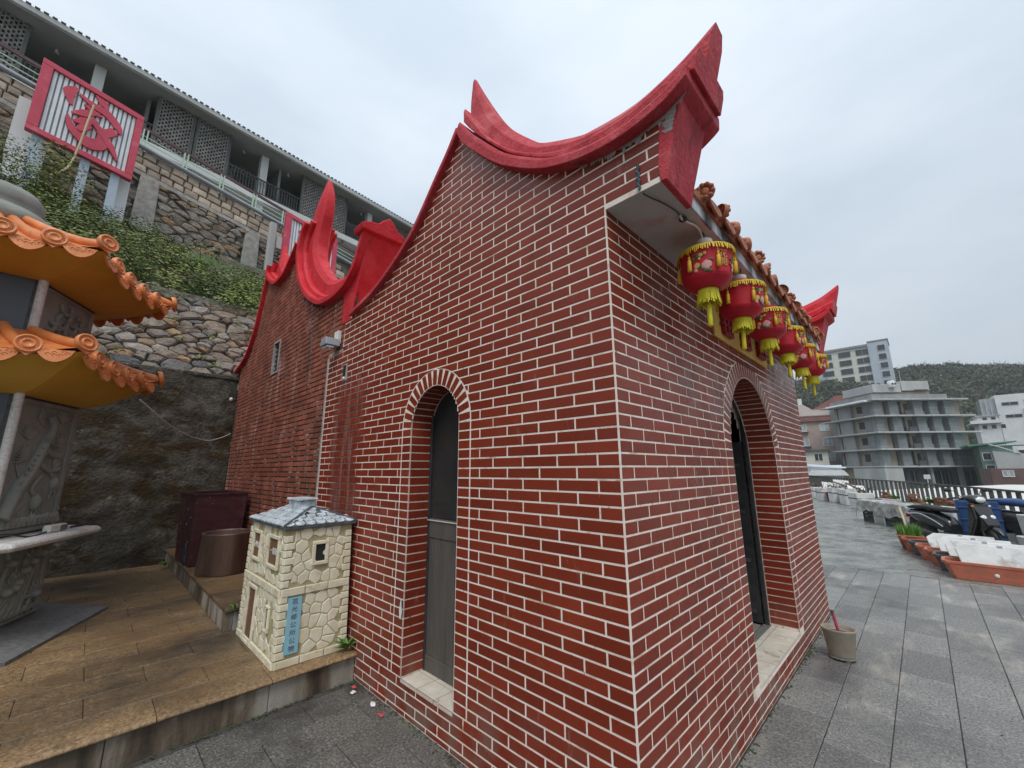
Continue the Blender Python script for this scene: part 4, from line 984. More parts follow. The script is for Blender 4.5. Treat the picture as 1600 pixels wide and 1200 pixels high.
# lamp cord along the soffit and a twist of teal rope at the hook
cordp = [(.20, -.004, 3.12), (.205, -.006, 3.03), (.21, .01, 2.975), (.25, .16, 2.972), (.27, .27, 2.968), (.27, .34, 2.955), (.29, .47, 2.968), (.285, .55, 2.965), (.275, .595, 2.945)]
cord = thing('lamp_cord', 'grey lamp cord tied with teal rope, looped along the soffit to the nearest lantern', 'cord')
cc = crom(cordp, 8)
MB().tube([p for p in cc[16:36]], .0035, 6).build('bare_wire', 'metal_dark', cord); MB().tube([p for p in cc[35:]], .007, 7).build('sleeve', 'wire_white', cord)
MB().tube([(.199+.006*math.sin(k*1.9), -.008-.004*math.cos(k*1.9), 3.125-.011*k) for k in range(13)], .006, 6).build('rope_twist', 'rope_teal', cord)
MB().ellipsoid((.27, .345, 2.962), .022, .03, .014, 8, 6).build('tape_knot', 'black_rubber', cord); MB().ellipsoid((.2, -.006, 3.13), .009, .007, .009, 8, 6).build('hook', 'metal_dark', cord)
ye = [(.30, y, 2.945) for y in LP]
fcd = MB()
for a, b in zip(LP, LP[1:]):
    fcd.tube([(.275, a+(b-a)*k/8, 2.972-.03*math.sin(PI*k/8)) for k in range(9)], .004, 5)
tag(fcd.build('festoon_cord', 'wire_white'), 'thin pale cord sagging between the lanterns along the eave', 'cord')
# floodlight where the two gables meet
fl = thing('wall_light', 'small grey floodlight mounted on the wall where the two halls meet', 'light', (-3.40, -.01, 2.98))
MB().box(-.05, .05, -.02, .02, .02, .17).build('bracket', 'white_plastic', fl, bevel=.004)
MB().prism([(-.09, -.02), (.09, -.02), (.06, .07), (-.06, .07)], lambda u, v, h: (u, h-.06, v), -.09, .06).build('housing', 'pipe_grey', fl, bevel=.006)
MB().box(-.075, .075, -.13, -.06, -.045, -.022).build('lens', 'lamp_glass', fl, bevel=.004)
jb = thing('wall_socket', 'corroded electrical box set in the wall below the floodlight', 'socket', (-3.14, 0, 2.64))
MB().box(-.045, .045, -.012, .004, -.09, .09).build('box_frame', 'cement_grey', jb, bevel=.004); MB().box(-.028, .028, -.016, -.011, -.04, .075).build('opening', 'void_black', jb); MB().ellipsoid((0, -.018, -.065), .018, .012, .018, 8, 6).build('bulb_base', 'white_plastic', jb)
# chipped patch on the door jamb
ch = MB(); rg = random.Random(4); ch.add([(SD['c']-SD['r']-.022+rg.uniform(-.006, .006)+.02*math.sin(a)*.8, -.0085, .66+.07*math.cos(a)+rg.uniform(-.008, .008)) for a in [2*PI*k/10 for k in range(10)]], [tuple(range(10))])
ch.build('chipped_plaster', 'white_plaster', hall)
# sagging wire from the pagoda to the rear hall
wp = crom([(-5.05, -1.45, 2.42), (-5.9, -1.02, 2.19), (-6.9, -.55, 2.12), (-7.5, -.25, 2.20), (-7.93, -.02, 2.32)], 8)
tag(MB().tube(wp, .0075, 6).build('overhead_wire', 'wire_white'), 'thin white wire sagging between the pagoda eave and the rear hall', 'wire')
ins = thing('wire_insulator', 'small white insulator knob on the far edge of the rear hall', 'insulator', (-7.93, -.02, 2.95))
MB().tube([(0, .03, 0), (0, -.05, 0)], .012, 6).build('pin', 'metal_dark', ins); MB().ellipsoid((0, -.06, 0), .03, .03, .035, 10, 6).build('knob', 'white_plastic', ins)

# ================================================================== STONE-HOUSE LITTER BIN
BX, BY0, BY1 = (-3.66, -2.63), -.575, -.03
bn = thing('litter_bin', 'litter bin shaped as a pale stone house with grey tiled roof, beside the brick wall', 'bin', ((BX[0]+BX[1])/2, (BY0+BY1)/2, .201))
hw, hd, BH = (BX[1]-BX[0])/2, (BY1-BY0)/2, .985
def tap(z): return 1-.045*z/BH
core = MB(); vs = []
for z in (0, BH):
    k = tap(z); vs += [(-hw*k, -hd*k, z), (hw*k, -hd*k, z), (hw*k, hd*k, z), (-hw*k, hd*k, z)]
core.add(vs, [(3, 2, 1, 0), (4, 5, 6, 7), (0, 1, 5, 4), (1, 2, 6, 5), (2, 3, 7, 6), (3, 0, 4, 7)]).build('body', 'bin_joint', bn)
def face_e(u, v, h): # +x face, u along y
    k = tap(v); return (hw*k+h, u*k, v)
def face_s(u, v, h): # -y face, u along x
    k = tap(v); return (u*k, -hd*k-h, v)
def bin_face(fn, half, holes, nm):
    par = link(nm, None, bn); rg = random.Random(len(nm)+3)
    qw = .062
    for z in [.055*k for k in range(1, 18)]:
        if abs(z-.5) < .05 or z > .93: continue
        for sg in (-1, 1):
            w_ = qw*(1.15 if round(z/.055) % 2 else .85); u0, u1 = sorted((sg*half, sg*(half-w_)))
            MB().stone([(u0, z+.004), (u1, z+.004), (u1, z+.052), (u0, z+.052)], fn, .011, .006, .1).build('quoin', 'bin_stone', par)
    bands = [(.0, .05), (.49, .545)]
    for z0, z1 in bands:
        nb2 = max(2, round(2*half/.16))
        for k in range(nb2):
            u0 = -half+2*half*k/nb2; MB().stone([(u0+.002, z0), (u0+2*half/nb2-.002, z0), (u0+2*half/nb2-.002, z1), (u0+.002, z1)], fn, .016, .008, .05).build('band_stone', 'bin_stone', par)
    for (z0, z1) in ((.053, .488), (.548, .98)):
        for poly in voronoi(-half+qw+.004, half-qw-.004, z0, z1, .088, .085, .42, .0045, rg):
            cx = sum(p[0] for p in poly)/len(poly); cy = sum(p[1] for p in poly)/len(poly)
            if any(a-.012 < cx < b+.012 and c-.012 < cy < d+.012 for a, b, c, d in holes): continue
            poly = tidy(poly, .008)
            if len(poly) < 3: continue
            MB().stone(poly, fn, .0065, .007, .08).build('stone', 'bin_stone', par)
    return par
E_ = bin_face(face_e, hd, [(-.045, .055, .70, .86), (-.19, -.10, .10, .46)], 'side_face')
S_ = bin_face(face_s, hw, [(-.36, -.12, .66, .92), (.10, .40, .66, .92), (-.30, -.06, .04, .47), (.22, .36, .2, .4)], 'front_face')
def bin_window(fn, u0, u1, z0, z1, par, fill, nm='window', t=.028):
    w = link(nm, None, par)
    for (a, b, c, d) in ((u0-t, u1+t, z0-t, z0), (u0-t, u1+t, z1, z1+t), (u0-t, u0, z0, z1), (u1, u1+t, z0, z1)):
        MB().prism([(a, c), (b, c), (b, d), (a, d)], fn, .0, .02).build('frame', 'bin_stone', w, bevel=.004)
    MB().prism([(u0, z0), (u1, z0), (u1, z1), (u0, z1)], fn, .0, .006).build('opening', fill, w); return w
bin_window(face_e, -.035, .045, .715, .845, E_, 'void_black')
wA = bin_window(face_s, -.34, -.14, .69, .89, S_, 'bin_door'); wB = bin_window(face_s, .13, .37, .69, .89, S_, 'bin_door')
bin_window(face_s, .25, .31, .22, .37, S_, 'void_black', t=.02)
bin_window(face_s, -.28, -.08, .03, .44, S_, 'bin_door', nm='door', t=.03)
for uu, tx, par in ((-.24, '回收類', wA), (.25, '一般類', wB)):
    me = text_mesh(tx, .058, 'ink_white', .001)
    for vtx in me.vertices: x, y, z = vtx.co; vtx.co = face_s(uu+x, .79+y, .009+z)
    link('lettering', me, par)
# blue vertical plaque with the township's ownership text
pq = MB().prism([(-.215, .085), (-.115, .085), (-.115, .475), (-.215, .475)], face_e, .0, .02).build('plaque', 'plaque_blue', bn)
for k, c_ in enumerate('莒光鄉公所公物'):
    me = text_mesh(c_, .052, 'ink_brown', .0006)
    for vtx in me.vertices: x, y, z = vtx.co; vtx.co = face_e(-.165+x*.9, .445-.0545*k+y*.85, .0205+z)
    link('character', me, pq)
# hipped roof with fish-scale tiles and ridge box
ro = link('roof', None, bn)
OV = .03; k = tap(BH); ex, ey = hw*k+OV, hd*k+OV; rx_, rz_ = ex-ey*.95, .115
MB().box(-ex, ex, -ey, ey, BH-.005, BH+.02).build('eave_board', 'bin_slate', ro, bevel=.005)
base = BH+.02
hip = MB().add([(-ex, -ey, base), (ex, -ey, base), (ex, ey, base), (-ex, ey, base), (-rx_, 0, base+rz_), (rx_, 0, base+rz_)], [(0, 1, 5, 4), (1, 2, 5), (2, 3, 4, 5), (3, 0, 4), (3, 2, 1, 0)])
hip.build('roof_slope', 'bin_slate', ro)
scale_ = MB(); n = 7
scale_.add([(.5*math.cos(PI+PI*k/n), .5*math.sin(PI+PI*k/n)*.9, .10-.02*abs(math.cos(PI*k/n))) for k in range(n+1)]+[(.48, .5, .02), (-.48, .5, .02)]+[(.5*math.cos(PI+PI*k/n), .5*math.sin(PI+PI*k/n)*.9, -.02) for k in range(n+1)],
           [tuple(range(n+3))]+[(k, k+1, n+3+k+1, n+3+k) for k in range(n)])
scale_ = scale_.mesh('roof_tile', 'bin_roof')
def tiles(pa, pb, qa, qb, rows, pitch):
    """eave edge pa-pb to top edge qa-qb"""
    pa, pb, qa, qb = map(Vector, (pa, pb, qa, qb)); nrm = (pb-pa).cross(qa-pa).normalized(); nrm = nrm if nrm.z > 0 else -nrm
    for r in range(rows):
        f = (r+.12)/rows; a = pa.lerp(qa, f); b = pb.lerp(qb, f); L_ = (b-a).length; nn = max(1, int(L_/pitch)); e = (b-a).normalized(); upv = nrm.cross(e); upv = upv if upv.z > 0 else -upv
        for j in range(nn):
            c = a+e*((j+.5+(.25 if r % 2 else -.1))*L_/nn)+upv*.02+nrm*.003
            if (c-a).dot(e) > L_-pitch*.2: continue
            m = Matrix((e*pitch*.98, upv*pitch*.95, nrm*pitch*1.1)).transposed().to_4x4(); m.translation = c
            o = link('roof_tile', scale_, ro); o.matrix_local = m
tiles((ex, -ey, base), (ex, ey, base), (rx_, 0, base+rz_), (rx_, .0, base+rz_), 5, .075)
tiles((-ex, -ey, base), (ex, -ey, base), (-rx_, 0, base+rz_), (rx_, 0, base+rz_), 5, .075)
for sg in (-1, 1): MB().bar((ex, sg*ey, base+.008), (rx_, 0, base+rz_+.008), .02, .018).build('hip_ridge', 'bin_slate', ro)
MB().box(-.13, .13, -.075, .075, base+.07, base+rz_+.055).build('ridge_box', 'bin_roof', ro, bevel=.008); MB().box(-.15, .15, -.09, .09, base+rz_+.055, base+rz_+.075).build('ridge_lid', 'bin_roof', ro, bevel=.006)

# ---- maroon tank and bronze tub on the ledge, blue can behind
tk = thing('water_tank', 'maroon square metal tank standing against the rear hall', 'tank', (-6.55, -.42, .403), .06)
tkb = MB(); v0 = [(-.36, -.25, 0), (.46, -.25, 0), (.46, .30, 0), (-.36, .30, 0)]; v1 = [(-.40, -.28, .93), (.50, -.28, .93), (.50, .34, .93), (-.40, .34, .93)]
tkb.add(v0+v1, [(3, 2, 1, 0), (0, 1, 5, 4), (1, 2, 6, 5), (2, 3, 7, 6), (3, 0, 4, 7)]); tkb.build('tank_body', 'tank_maroon', tk, bevel=.01)
for a, b in zip(v1, v1[1:]+v1[:1]): MB().bar((a[0], a[1], .935), (b[0], b[1], .935), .035, .022).build('rim', 'tank_maroon', tk)
MB().box(-.38, .47, -.26, .31, .80, .81).build('water', 'void_black', tk)
for (x, z) in ((-.2, .5), (.12, .72), (.14, .52), (.34, .3), (.33, .62)): MB().ellipsoid((x, -.272, z), .022, .008, .02, 8, 5).build('rivet', 'tub_bronze', tk)
tu = thing('metal_tub', 'round bronze-brown metal tub in front of the maroon tank', 'tub', (-5.52, -.355, .403))
MB().lathe([(0, 0), (.33, 0), (.345, .01), (.315, .46), (.325, .475), (.305, .478), (.30, .46), (.318, .03), (0, .03)], 36, sy=.86).build('tub_body', 'tub_bronze', tu)
MB().lathe([(0, .16), (.318, .16)], 30, sy=.86).build('ash_or_shade_disc', 'void_black', tu)  # disc coloured black: the shade inside the tub is put into its colour
bc = thing('blue_can', 'small blue plastic can half hidden behind the bronze tub', 'can', (-6.3, -.6, .403))
MB().lathe([(0, 0), (.07, 0), (.08, .02), (.08, .12), (.074, .13), (.08, .14), (.08, .27), (.06, .3), (0, .3)], 18).build('can_body', 'blue_dark', bc); MB().lathe([(.035, .3), (.035, .33), (0, .33)], 12).build('cap', 'blue_dark', bc)
tag(MB().tube([(-6.85, -.64, .40), (-6.86, -.645, .62), (-6.84, -.63, .82)], .008, 6).build('thin_rod', 'metal_dark'), 'thin dark rod standing on the ledge beside the bronze tub', 'rod')
# weeds at the foot of the wall
def weed(name, label, loc, n, l, seed, parent=None):
    rg = random.Random(seed); t = thing(name, label, 'plant', loc)
    for k in range(n):
        a = rg.uniform(0, 2*PI); ll = l*rg.uniform(.6, 1.1); b = rg.uniform(.5, 1.1); w = .014*l/.15; mb = MB(); pts = []
        for q in range(6):
            f = q/5; r = ll*f*math.sin(b)*(.6+.4*f); z = ll*(f*math.cos(b)-.25*f*f)+.02; ww = w*math.sin(PI*(.12+.86*f))
            pts.append(((r*math.cos(a), r*math.sin(a), z), ww))
        vs = []
        for p, ww in pts: vs += [(p[0]-math.sin(a)*ww, p[1]+math.cos(a)*ww, p[2]+ww*.3), (p[0], p[1], p[2]-ww*.2), (p[0]+math.sin(a)*ww, p[1]-math.cos(a)*ww, p[2]+ww*.3)]
        mb.add(vs, [f_ for q in range(5) for f_ in ((q*3, q*3+1, q*3+4, q*3+3), (q*3+1, q*3+2, q*3+5, q*3+4))], True); mb.build('leaf', 'leaf_grass', t)
    return t
weed('weed', 'small green weed between the stone bin and the brick wall', (-2.56, -.06, .2), 16, .16, 1)
weed('weed', 'thin weed at the outer corner of the ledge left of the stone bin', (-3.735, -.60, .35), 7, .12, 2)
weed('weed', 'moss-green weed at the far end of the ledge by the concrete wall', (-7.45, -.72, .22), 18, .12, 3)
# paper litter at the foot of the wall
rg = random.Random(8)
for k, (x, y, mt, nm_) in enumerate([(-2.38, -.06, 'litter_red', 'crumpled red paper scrap at the step below the stone bin'), (-2.30, -.10, 'white_plastic', 'small white paper scrap beside the red paper scrap'), (-2.05, -.075, 'white_plastic', 'white paper scrap lying midway to the side door'), (-1.88, -.10, 'litter_red', 'pink paper scrap lying on the ground near the side door')]):
    mb = MB(); n = 7; mb.add([(x, y, .012)]+[(x+.035*rg.uniform(.5, 1.2)*math.cos(2*PI*q/n), y+.025*rg.uniform(.5, 1.2)*math.sin(2*PI*q/n), .003+.01*rg.random()) for q in range(n)], [(0, q+1, (q+1) % n+1) for q in range(n)])
    tag(mb.build('paper_scrap', mt), nm_, 'litter')

# ================================================================== HEXAGONAL INCENSE PAGODA
PC = Vector((-5.336, -2.776)); PA = math.radians(35.1)
pg = thing('incense_pagoda', 'hexagonal stone incense burner with two tiers of orange tiled eaves and ochre soffits', 'pagoda', (PC.x, PC.y, .2), PA)
def hx(R_, k): a = PI/3*k; return Vector((R_*math.cos(a), R_*math.sin(a)))
def hexfrus(mb, z0, r0, z1, r1):
    vs = [(*hx(r0, k), z0) for k in range(6)]+[(*hx(r1, k), z1) for k in range(6)]
    mb.add(vs, [tuple(range(5, -1, -1)), tuple(range(6, 12))]+[(k, (k+1) % 6, 6+(k+1) % 6, 6+k) for k in range(6)])
mb = MB(); hexfrus(mb, 0, 1.40, .03, 1.40); hexfrus(mb, .03, 1.39, .09, .98); mb.build('plinth', 'stone_dark', pg)
RB = .90; LOW, LED, MID, TOPZ = .06, .80, 2.12, 3.2
mb = MB(); hexfrus(mb, LOW, RB-.03, LED, RB-.05); hexfrus(mb, LED+.06, RB-.045, MID+.35, RB-.045); hexfrus(mb, MID+.3, RB-.08, TOPZ+.3, RB-.08); mb.build('core', 'stone_dark', pg)
mb = MB(); prf = [(1.02, LED), (1.20, LED+.005), (1.235, LED+.03), (1.235, LED+.05), (1.20, LED+.078), (.85, LED+.08)]
for (r0, z0), (r1, z1) in zip(prf, prf[1:]):
    mb.add([(*hx(r0, k), z0) for k in range(6)]+[(*hx(r1, k), z1) for k in range(6)], [(k, (k+1) % 6, 6+(k+1) % 6, 6+k) for k in range(6)])
mb.build('offering_ledge', 'granite_white', pg, bevel=.01)
def relief(k, z0, z1, R_, seed, kind):
    """carved panel on side k: frame and raised figures"""
    a, b = hx(R_, k), hx(R_, k+1); e = (b-a).normalized(); n = Vector((e.y, -e.x)); n = n if n.dot((a+b)/2) > 0 else -n; L_ = (b-a).length
    def fn(u, v, h): p = a+e*(L_*u)+n*h; return (p.x, p.y, z0+(z1-z0)*v)
    H = z1-z0; par = link('carved_panel', None, pg)
    MB().prism([(.03, .0), (.97, .0), (.97, 1), (.03, 1)], fn, -.02, .004).build('panel_slab', 'carved_stone', par)
    for (u0, u1, v0, v1) in ((.02, .09, 0, 1), (.91, .98, 0, 1), (.09, .91, 0, .035), (.09, .91, .965, 1)):
        MB().prism([(u0, v0), (u1, v0), (u1, v1), (u0, v1)], fn, .0, .022).build('panel_frame', 'carved_stone', par, bevel=.006)
    rg = random.Random(seed); r_ = MB()
    def tb(pts, rad, fl=.6): r_.tube([fn(u, v, .014) for u, v in pts], [x*1.35 for x in rad] if isinstance(rad, list) else rad*1.5, 7)
    def leafpath(u, v, ang, ln, w):
        p = [(u, v), (u+math.cos(ang)*ln*.5/L_, v+math.sin(ang)*ln*.5/H), (u+math.cos(ang)*ln/L_, v+math.sin(ang)*ln/H)]
        r_.tube([fn(x, y, .012) for x, y in p], [w*.8, w*1.5, w*.2], 6)
    if kind == 'crane':
        tb(crom([(.12, .12), (.25, .32), (.38, .46), (.50, .66), (.60, .80), (.52, .90)], 5), [.052-.0012*q for q in range(26)])
        for q in range(70):   # bark scales
            f = q/70; base_ = (.12+.46*f+rg.uniform(-.06, .06), .14+.62*f); r_.ellipsoid(fn(base_[0], base_[1], .045), .014, .014, .012, 6, 4)
        for (cu, cv) in ((.28, .70), (.30, .55), (.72, .52), (.78, .66), (.35, .86), (.74, .86), (.25, .42)):
            a0 = rg.uniform(0, PI)
            for q in range(9): leafpath(cu, cv, a0-.9+q*.24, .15, .008)
        tb(crom([(.50, .66), (.64, .60), (.80, .58)], 4), .018); tb(crom([(.45, .55), (.68, .46), (.84, .48)], 4), .014)
        for (cu, cv, sz) in ((.56, .22, 1.), (.80, .36, .8)):   # cranes
            r_.ellipsoid(fn(cu, cv, .012), .055*sz, .055*sz, .08*sz, 10, 7); tb(crom([(cu-.02, cv+.05*sz), (cu-.09*sz, cv+.10*sz), (cu-.04*sz, cv+.16*sz), (cu+.02, cv+.20*sz)], 5), .012*sz)
            for q in range(5): leafpath(cu+.03, cv+.02-.01*q, -.4-.25*q, .12*sz, .012)
            tb([(cu, cv-.05*sz), (cu-.03, cv-.15*sz)], .006)
        for q in range(12): tb(crom([(.08+.075*q, .06+rg.uniform(0, .03)), (.12+.075*q, .10+rg.uniform(0, .03)), (.16+.075*q, .05)], 3), .018)
        for q in range(9): leafpath(.12+.03*q, .08+.01*q, 1.2+rg.uniform(-.4, .4), .22, .014)
    elif kind == 'cloud':
        for q in range(16):
            cu, cv = rg.uniform(.18, .82), rg.uniform(.15, .85); r0 = rg.uniform(.07, .13); tb([(cu+r0*(1-.09*j)*math.cos(j*.62+q)*1.0, cv+r0*(1-.09*j)*math.sin(j*.62+q)) for j in range(9)], .016)
    else:
        for q in range(9):
            cu, cv = rg.uniform(.15, .85), rg.uniform(.25, .85); ang = rg.uniform(.4, 2.6)
            r_.ellipsoid(fn(cu, cv, .012), .085, .05, .045, 10, 6); 
            for j in range(5): leafpath(cu, cv, ang+j*.5-1, .13, .02)
            tb(crom([(cu, cv), (cu-.06, cv-.18), (max(.1, cu-.10+rg.uniform(-.1, .1)), .06)], 4), .012)
        for q in range(26): leafpath(rg.uniform(.1, .9), rg.uniform(.05, .5), 1.3+rg.uniform(-.6, .6), rg.uniform(.15, .3), .016)
        for q in range(10): tb(crom([(.1+.09*q, .08), (.14+.09*q, .13), (.18+.09*q, .07)], 3), .014)
    r_.build('relief', 'carved_stone', par)
for k in range(6):
    a, b = hx(RB, k), hx(RB, k+1)
    relief(k, LOW+.06, LED-.01, RB-.025, 10+k, 'lotus')
    if k != 5: relief(k, LED+.10, MID-.02, RB-.03, 20+k, 'crane'); relief(k, MID+.38, TOPZ-.02, RB-.07, 30+k, 'cloud')
    else:
        for (z0, z1, R_) in ((LED+.1, MID, RB-.03), (MID+.38, TOPZ, RB-.07)):
            p, q = hx(R_, k), hx(R_, k+1); e = (q-p); mb = MB(); mb.bar((*(p+e*.05), (z0+z1)/2), (*(p+e*.95), (z0+z1)/2), .02, z1-z0); mb.build('grey_panel', 'dark_panel', pg)
    for (z0, z1, R_) in ((LED+.08, MID+.02, RB-.005), (MID+.3, TOPZ+.02, RB-.045)):
        if k not in (0, 5): continue
        p = hx(R_, k); MB().tube([(p.x, p.y, z0), (p.x, p.y, z1)], .034, 8).build('corner_post', 'granite_white', pg)
disc = MB(); disc.lathe([(0, .016), (.030, .016), (.036, .026), (.046, .026), (.050, .014), (.072, .014), (.078, .026), (.092, .024), (.096, .0), (.09, -.02)], 22)
for k in range(20): a = 2*PI*k/20; disc.ellipsoid((.062*math.cos(a), .062*math.sin(a), .014), .006, .006, .008, 6, 4)
disc.prism([(-.05, -.078), (.05, -.078), (.0, -.125)], lambda u, v, h: (u, v, h), -.008, .012)
disc = disc.mesh('round_end_tile', 'tile_orange')
fan = MB(); fo = [(-.115, .03)]+[(-.115+.23*k/10, .03-.125*math.sin(PI*k/10)**.7) for k in range(1, 10)]+[(.115, .03)]+[(.115-.23*k/8, .03+.018*math.sin(PI*k/8)-.03*math.sin(PI*k/8)) for k in range(1, 8)]
fan.prism(fo, lambda u, v, h: (u, v, h), -.008, .010)
for (u, v) in ((-.07, -.005), (-.035, -.025), (0, -.03), (.035, -.025), (.07, -.005), (-.05, .008), (0, -.008), (.05, .008)): fan.tube([(u+.014*math.cos(t_), v+.011*math.sin(t_), .011) for t_ in (0, 1.1, 2.2, 3.3, 4.4)], .004, 5)
fan = fan.mesh('drip_tile', 'tile_orange')
covr = MB(); covr.lathe([(.075, -.02), (.075, .0)], 12)
def eave(zb, zo, re, rin, zt, rt_, name):
    """soffit from the body (rin, zb) out to the flared edge (re, zo) and tiled slope up to (rt_, zt)"""
    par = link(name, None, pg)
    so, sl = MB(), MB()
    for k in range(6):
        def edge(t, k=k): p = hx(re, k).lerp(hx(re, k+1), t); f = abs(2*t-1); g = 1+.045*f**3; return Vector((p.x*g, p.y*g, zo+.10*f**3))
        def inn(t, k=k): p = hx(rin, k).lerp(hx(rin, k+1), t); return Vector((p.x, p.y, zb))
        def top(t, k=k): p = hx(rt_, k).lerp(hx(rt_, k+1), t); return Vector((p.x, p.y, zt))
        def gs(u, v): a, b = inn(u), edge(u); p = a.lerp(b, v); p.z = a.z+(b.z-.05-a.z)*(v**1.5); return p
        def gt(u, v): a, b = edge(u), top(u); p = a.lerp(b, v); p.z = a.z-.01+(b.z-a.z)*(v**1.35); return p
        so.grid(10, 6, gs, True); sl.grid(10, 6, gt, True)
    so.build('soffit', 'ochre_paint', par); sl.build('slope', 'tile_orange', par)
    for k in range(6):
        a, b = hx(1, k), hx(1, k+1); e = (b-a).normalized(); n = Vector((e.y, -e.x)); n = n if n.dot(a+b) > 0 else -n
        ang = math.atan2(e.y, e.x)
        base_ = Matrix(((e.x, 0, n.x), (e.y, 0, n.y), (0, 1, 0)))
        if base_.determinant() < 0: base_ = Matrix(((-e.x, 0, n.x), (-e.y, 0, n.y), (0, 1, 0)))
        for j in range(6):
            for (off, me, nm_, dz) in ((0., disc, 'round_end_tile', .03), (.5, fan, 'drip_tile', -.035)):
                t = (j+off)/5.5 if False else (j+off)/5
                if t > .999 or (off == 0 and j == 0 and False): continue
                p = hx(re, k).lerp(hx(re, k+1), t); f = abs(2*t-1); g = 1+.045*f**3
                nn_ = n if 0.02 < t < .98 else hx(1, k)
                bb = base_
                if t <= .02:
                    q = hx(1, k).normalized(); bb = Matrix(((-q.y, 0, q.x), (q.x, 0, q.y), (0, 1, 0)))
                    if bb.determinant() < 0: bb = Matrix(((q.y, 0, q.x), (-q.x, 0, q.y), (0, 1, 0)))
                o = link(nm_, me, par); m = (bb @ Matrix.Rotation(-.25, 3, 'X') @ Matrix.Diagonal((.88, .88, 1) if off == 0 else (1.05, 1.05, 1))).to_4x4(); m.translation = Vector((p.x*g+n.x*.012, p.y*g+n.y*.012, zo+.10*f**3+dz)); o.matrix_local = m
                if off == 0:   # rounded cover tile running up the slope
                    q = hx(rt_, k).lerp(hx(rt_, k+1), t); r2 = MB(); pts = []
                    for w in range(6):
                        v = w/5; pp = Vector((p.x*g, p.y*g)).lerp(q, v); pts.append((pp.x, pp.y, zo+.10*f**3+.012+(zt-zo-.10*f**3-.012)*(v**1.35)))
                    r2.tube(pts, .044, 9).build('cover_tile', 'tile_orange', par)
eave(MID, 2.43, 1.42, RB-.01, 2.72, .86, 'lower_eave')
eave(TOPZ, 3.40, 1.42, RB-.05, 4.02, .20, 'upper_eave')
gd = MB(); gd.lathe([(.0, 3.50), (.40, 3.52), (.50, 3.58), (.53, 3.66), (.50, 3.74), (.41, 3.79), (.38, 3.81), (.42, 3.84), (.46, 3.91), (.44, 3.98), (.34, 4.05), (.29, 4.08), (.31, 4.12), (.32, 4.20), (.26, 4.28), (.14, 4.34), (0, 4.38)], 30); gd.build('gourd_finial', 'carved_stone', pg)
# things left on the offering ledge
def on_ledge(k, t, out): p = hx(1.0, k).lerp(hx(1.0, k+1), t); e = (hx(1, k+1)-hx(1, k)).normalized(); n = Vector((e.y, -e.x)); n = n if n.dot(p) > 0 else -n; q = p+n*out; c_, s_ = math.cos(PA), math.sin(PA); return (PC.x+q.x*c_-q.y*s_, PC.y+q.x*s_+q.y*c_, .2+LED+.08)
q = on_ledge(0, .62, .06); gl = thing('glass_brick', 'clear pinkish glass block lying on the pagoda ledge', 'block', q, PA+2.1); MB().box(-.13, .13, -.03, .03, 0, .07).build('block', 'granite_white', gl, bevel=.012); MB().box(.02, .12, -.034, .034, .012, .058).build('core', 'stone_dark', gl)
a, b = on_ledge(0, .30, .06), on_ledge(0, .0, .05); tag(MB().tube(crom([(a[0]-.2, a[1]+.1, a[2]+.02), a, (b[0], b[1], b[2]+.06), (b[0]+.1, b[1]-.05, b[2]+.03)], 5), .008, 6).build('iron_hook', 'metal_dark'), 'bent iron hook lying on the pagoda ledge', 'hook')
q = on_ledge(0, .9, .04); tag(MB().tube(crom([(q[0], q[1], q[2]+.012), (q[0]-.25, q[1]+.12, q[2]+.014), (q[0]-.45, q[1]+.20, q[2]+.06), (q[0]-.52, q[1]+.16, q[2]+.012)], 6), .009, 6).build('iron_poker', 'metal_dark'), 'long iron poker with a bent end on the pagoda ledge', 'poker')
# ================================================================== RETAINING WALL, BANK, HEDGE
def cw(u, v):
    y = -12+17*u; z = .1+3.25*v
    return (-8.03+.07*pnoise((y*1.3, z*1.6, 3.1))+.03*pnoise((y*4, z*5, 8.))-.05*v, y, z)
rwl = thing('retaining_wall', 'tall dark mossy concrete retaining wall behind the pagoda', 'wall', (0, 0, 0))
MB().grid(200, 60, cw).build('wall_face', 'concrete_mossy', rwl)
MB().box(-8.7, -8.06, -12, 5, 3.335, 3.41).build('wall_top', 'concrete_mossy', rwl, bevel=.015)
bank = thing('rubble_bank', 'sloping rubble stone bank between the concrete wall and the hedge', 'wall')
b0, b1 = Vector((-8.22, 0, 3.40)), Vector((-8.95, 0, 5.0)); bn_ = Vector((1.6, 0, .73)).normalized(); bl = (b1-b0).length
def fb(u, v, h): p = b0+(b1-b0)*(v/bl)+bn_*h; return (p.x, u, p.z)
MB().add([fb(-12, -.1, -.02), fb(4, -.1, -.02), fb(4, bl+.2, -.02), fb(-12, bl+.2, -.02)], [(0, 1, 2, 3)]).build('bedding', 'rubble_bed', bank)
rg = random.Random(21); cnt = 0
for poly in scatter_cells(-4.0, 1.3, 0, bl, .085, .25, 1.75, .016, rg):
    poly = tidy([(u+rg.uniform(-.012, .012), v+rg.uniform(-.012, .012)) for u, v in poly], .035)
    if len(poly) < 3: continue
    MB().rough_stone(poly, fb, rg.uniform(.03, .085), rg).build('stone', 'rubble', bank)
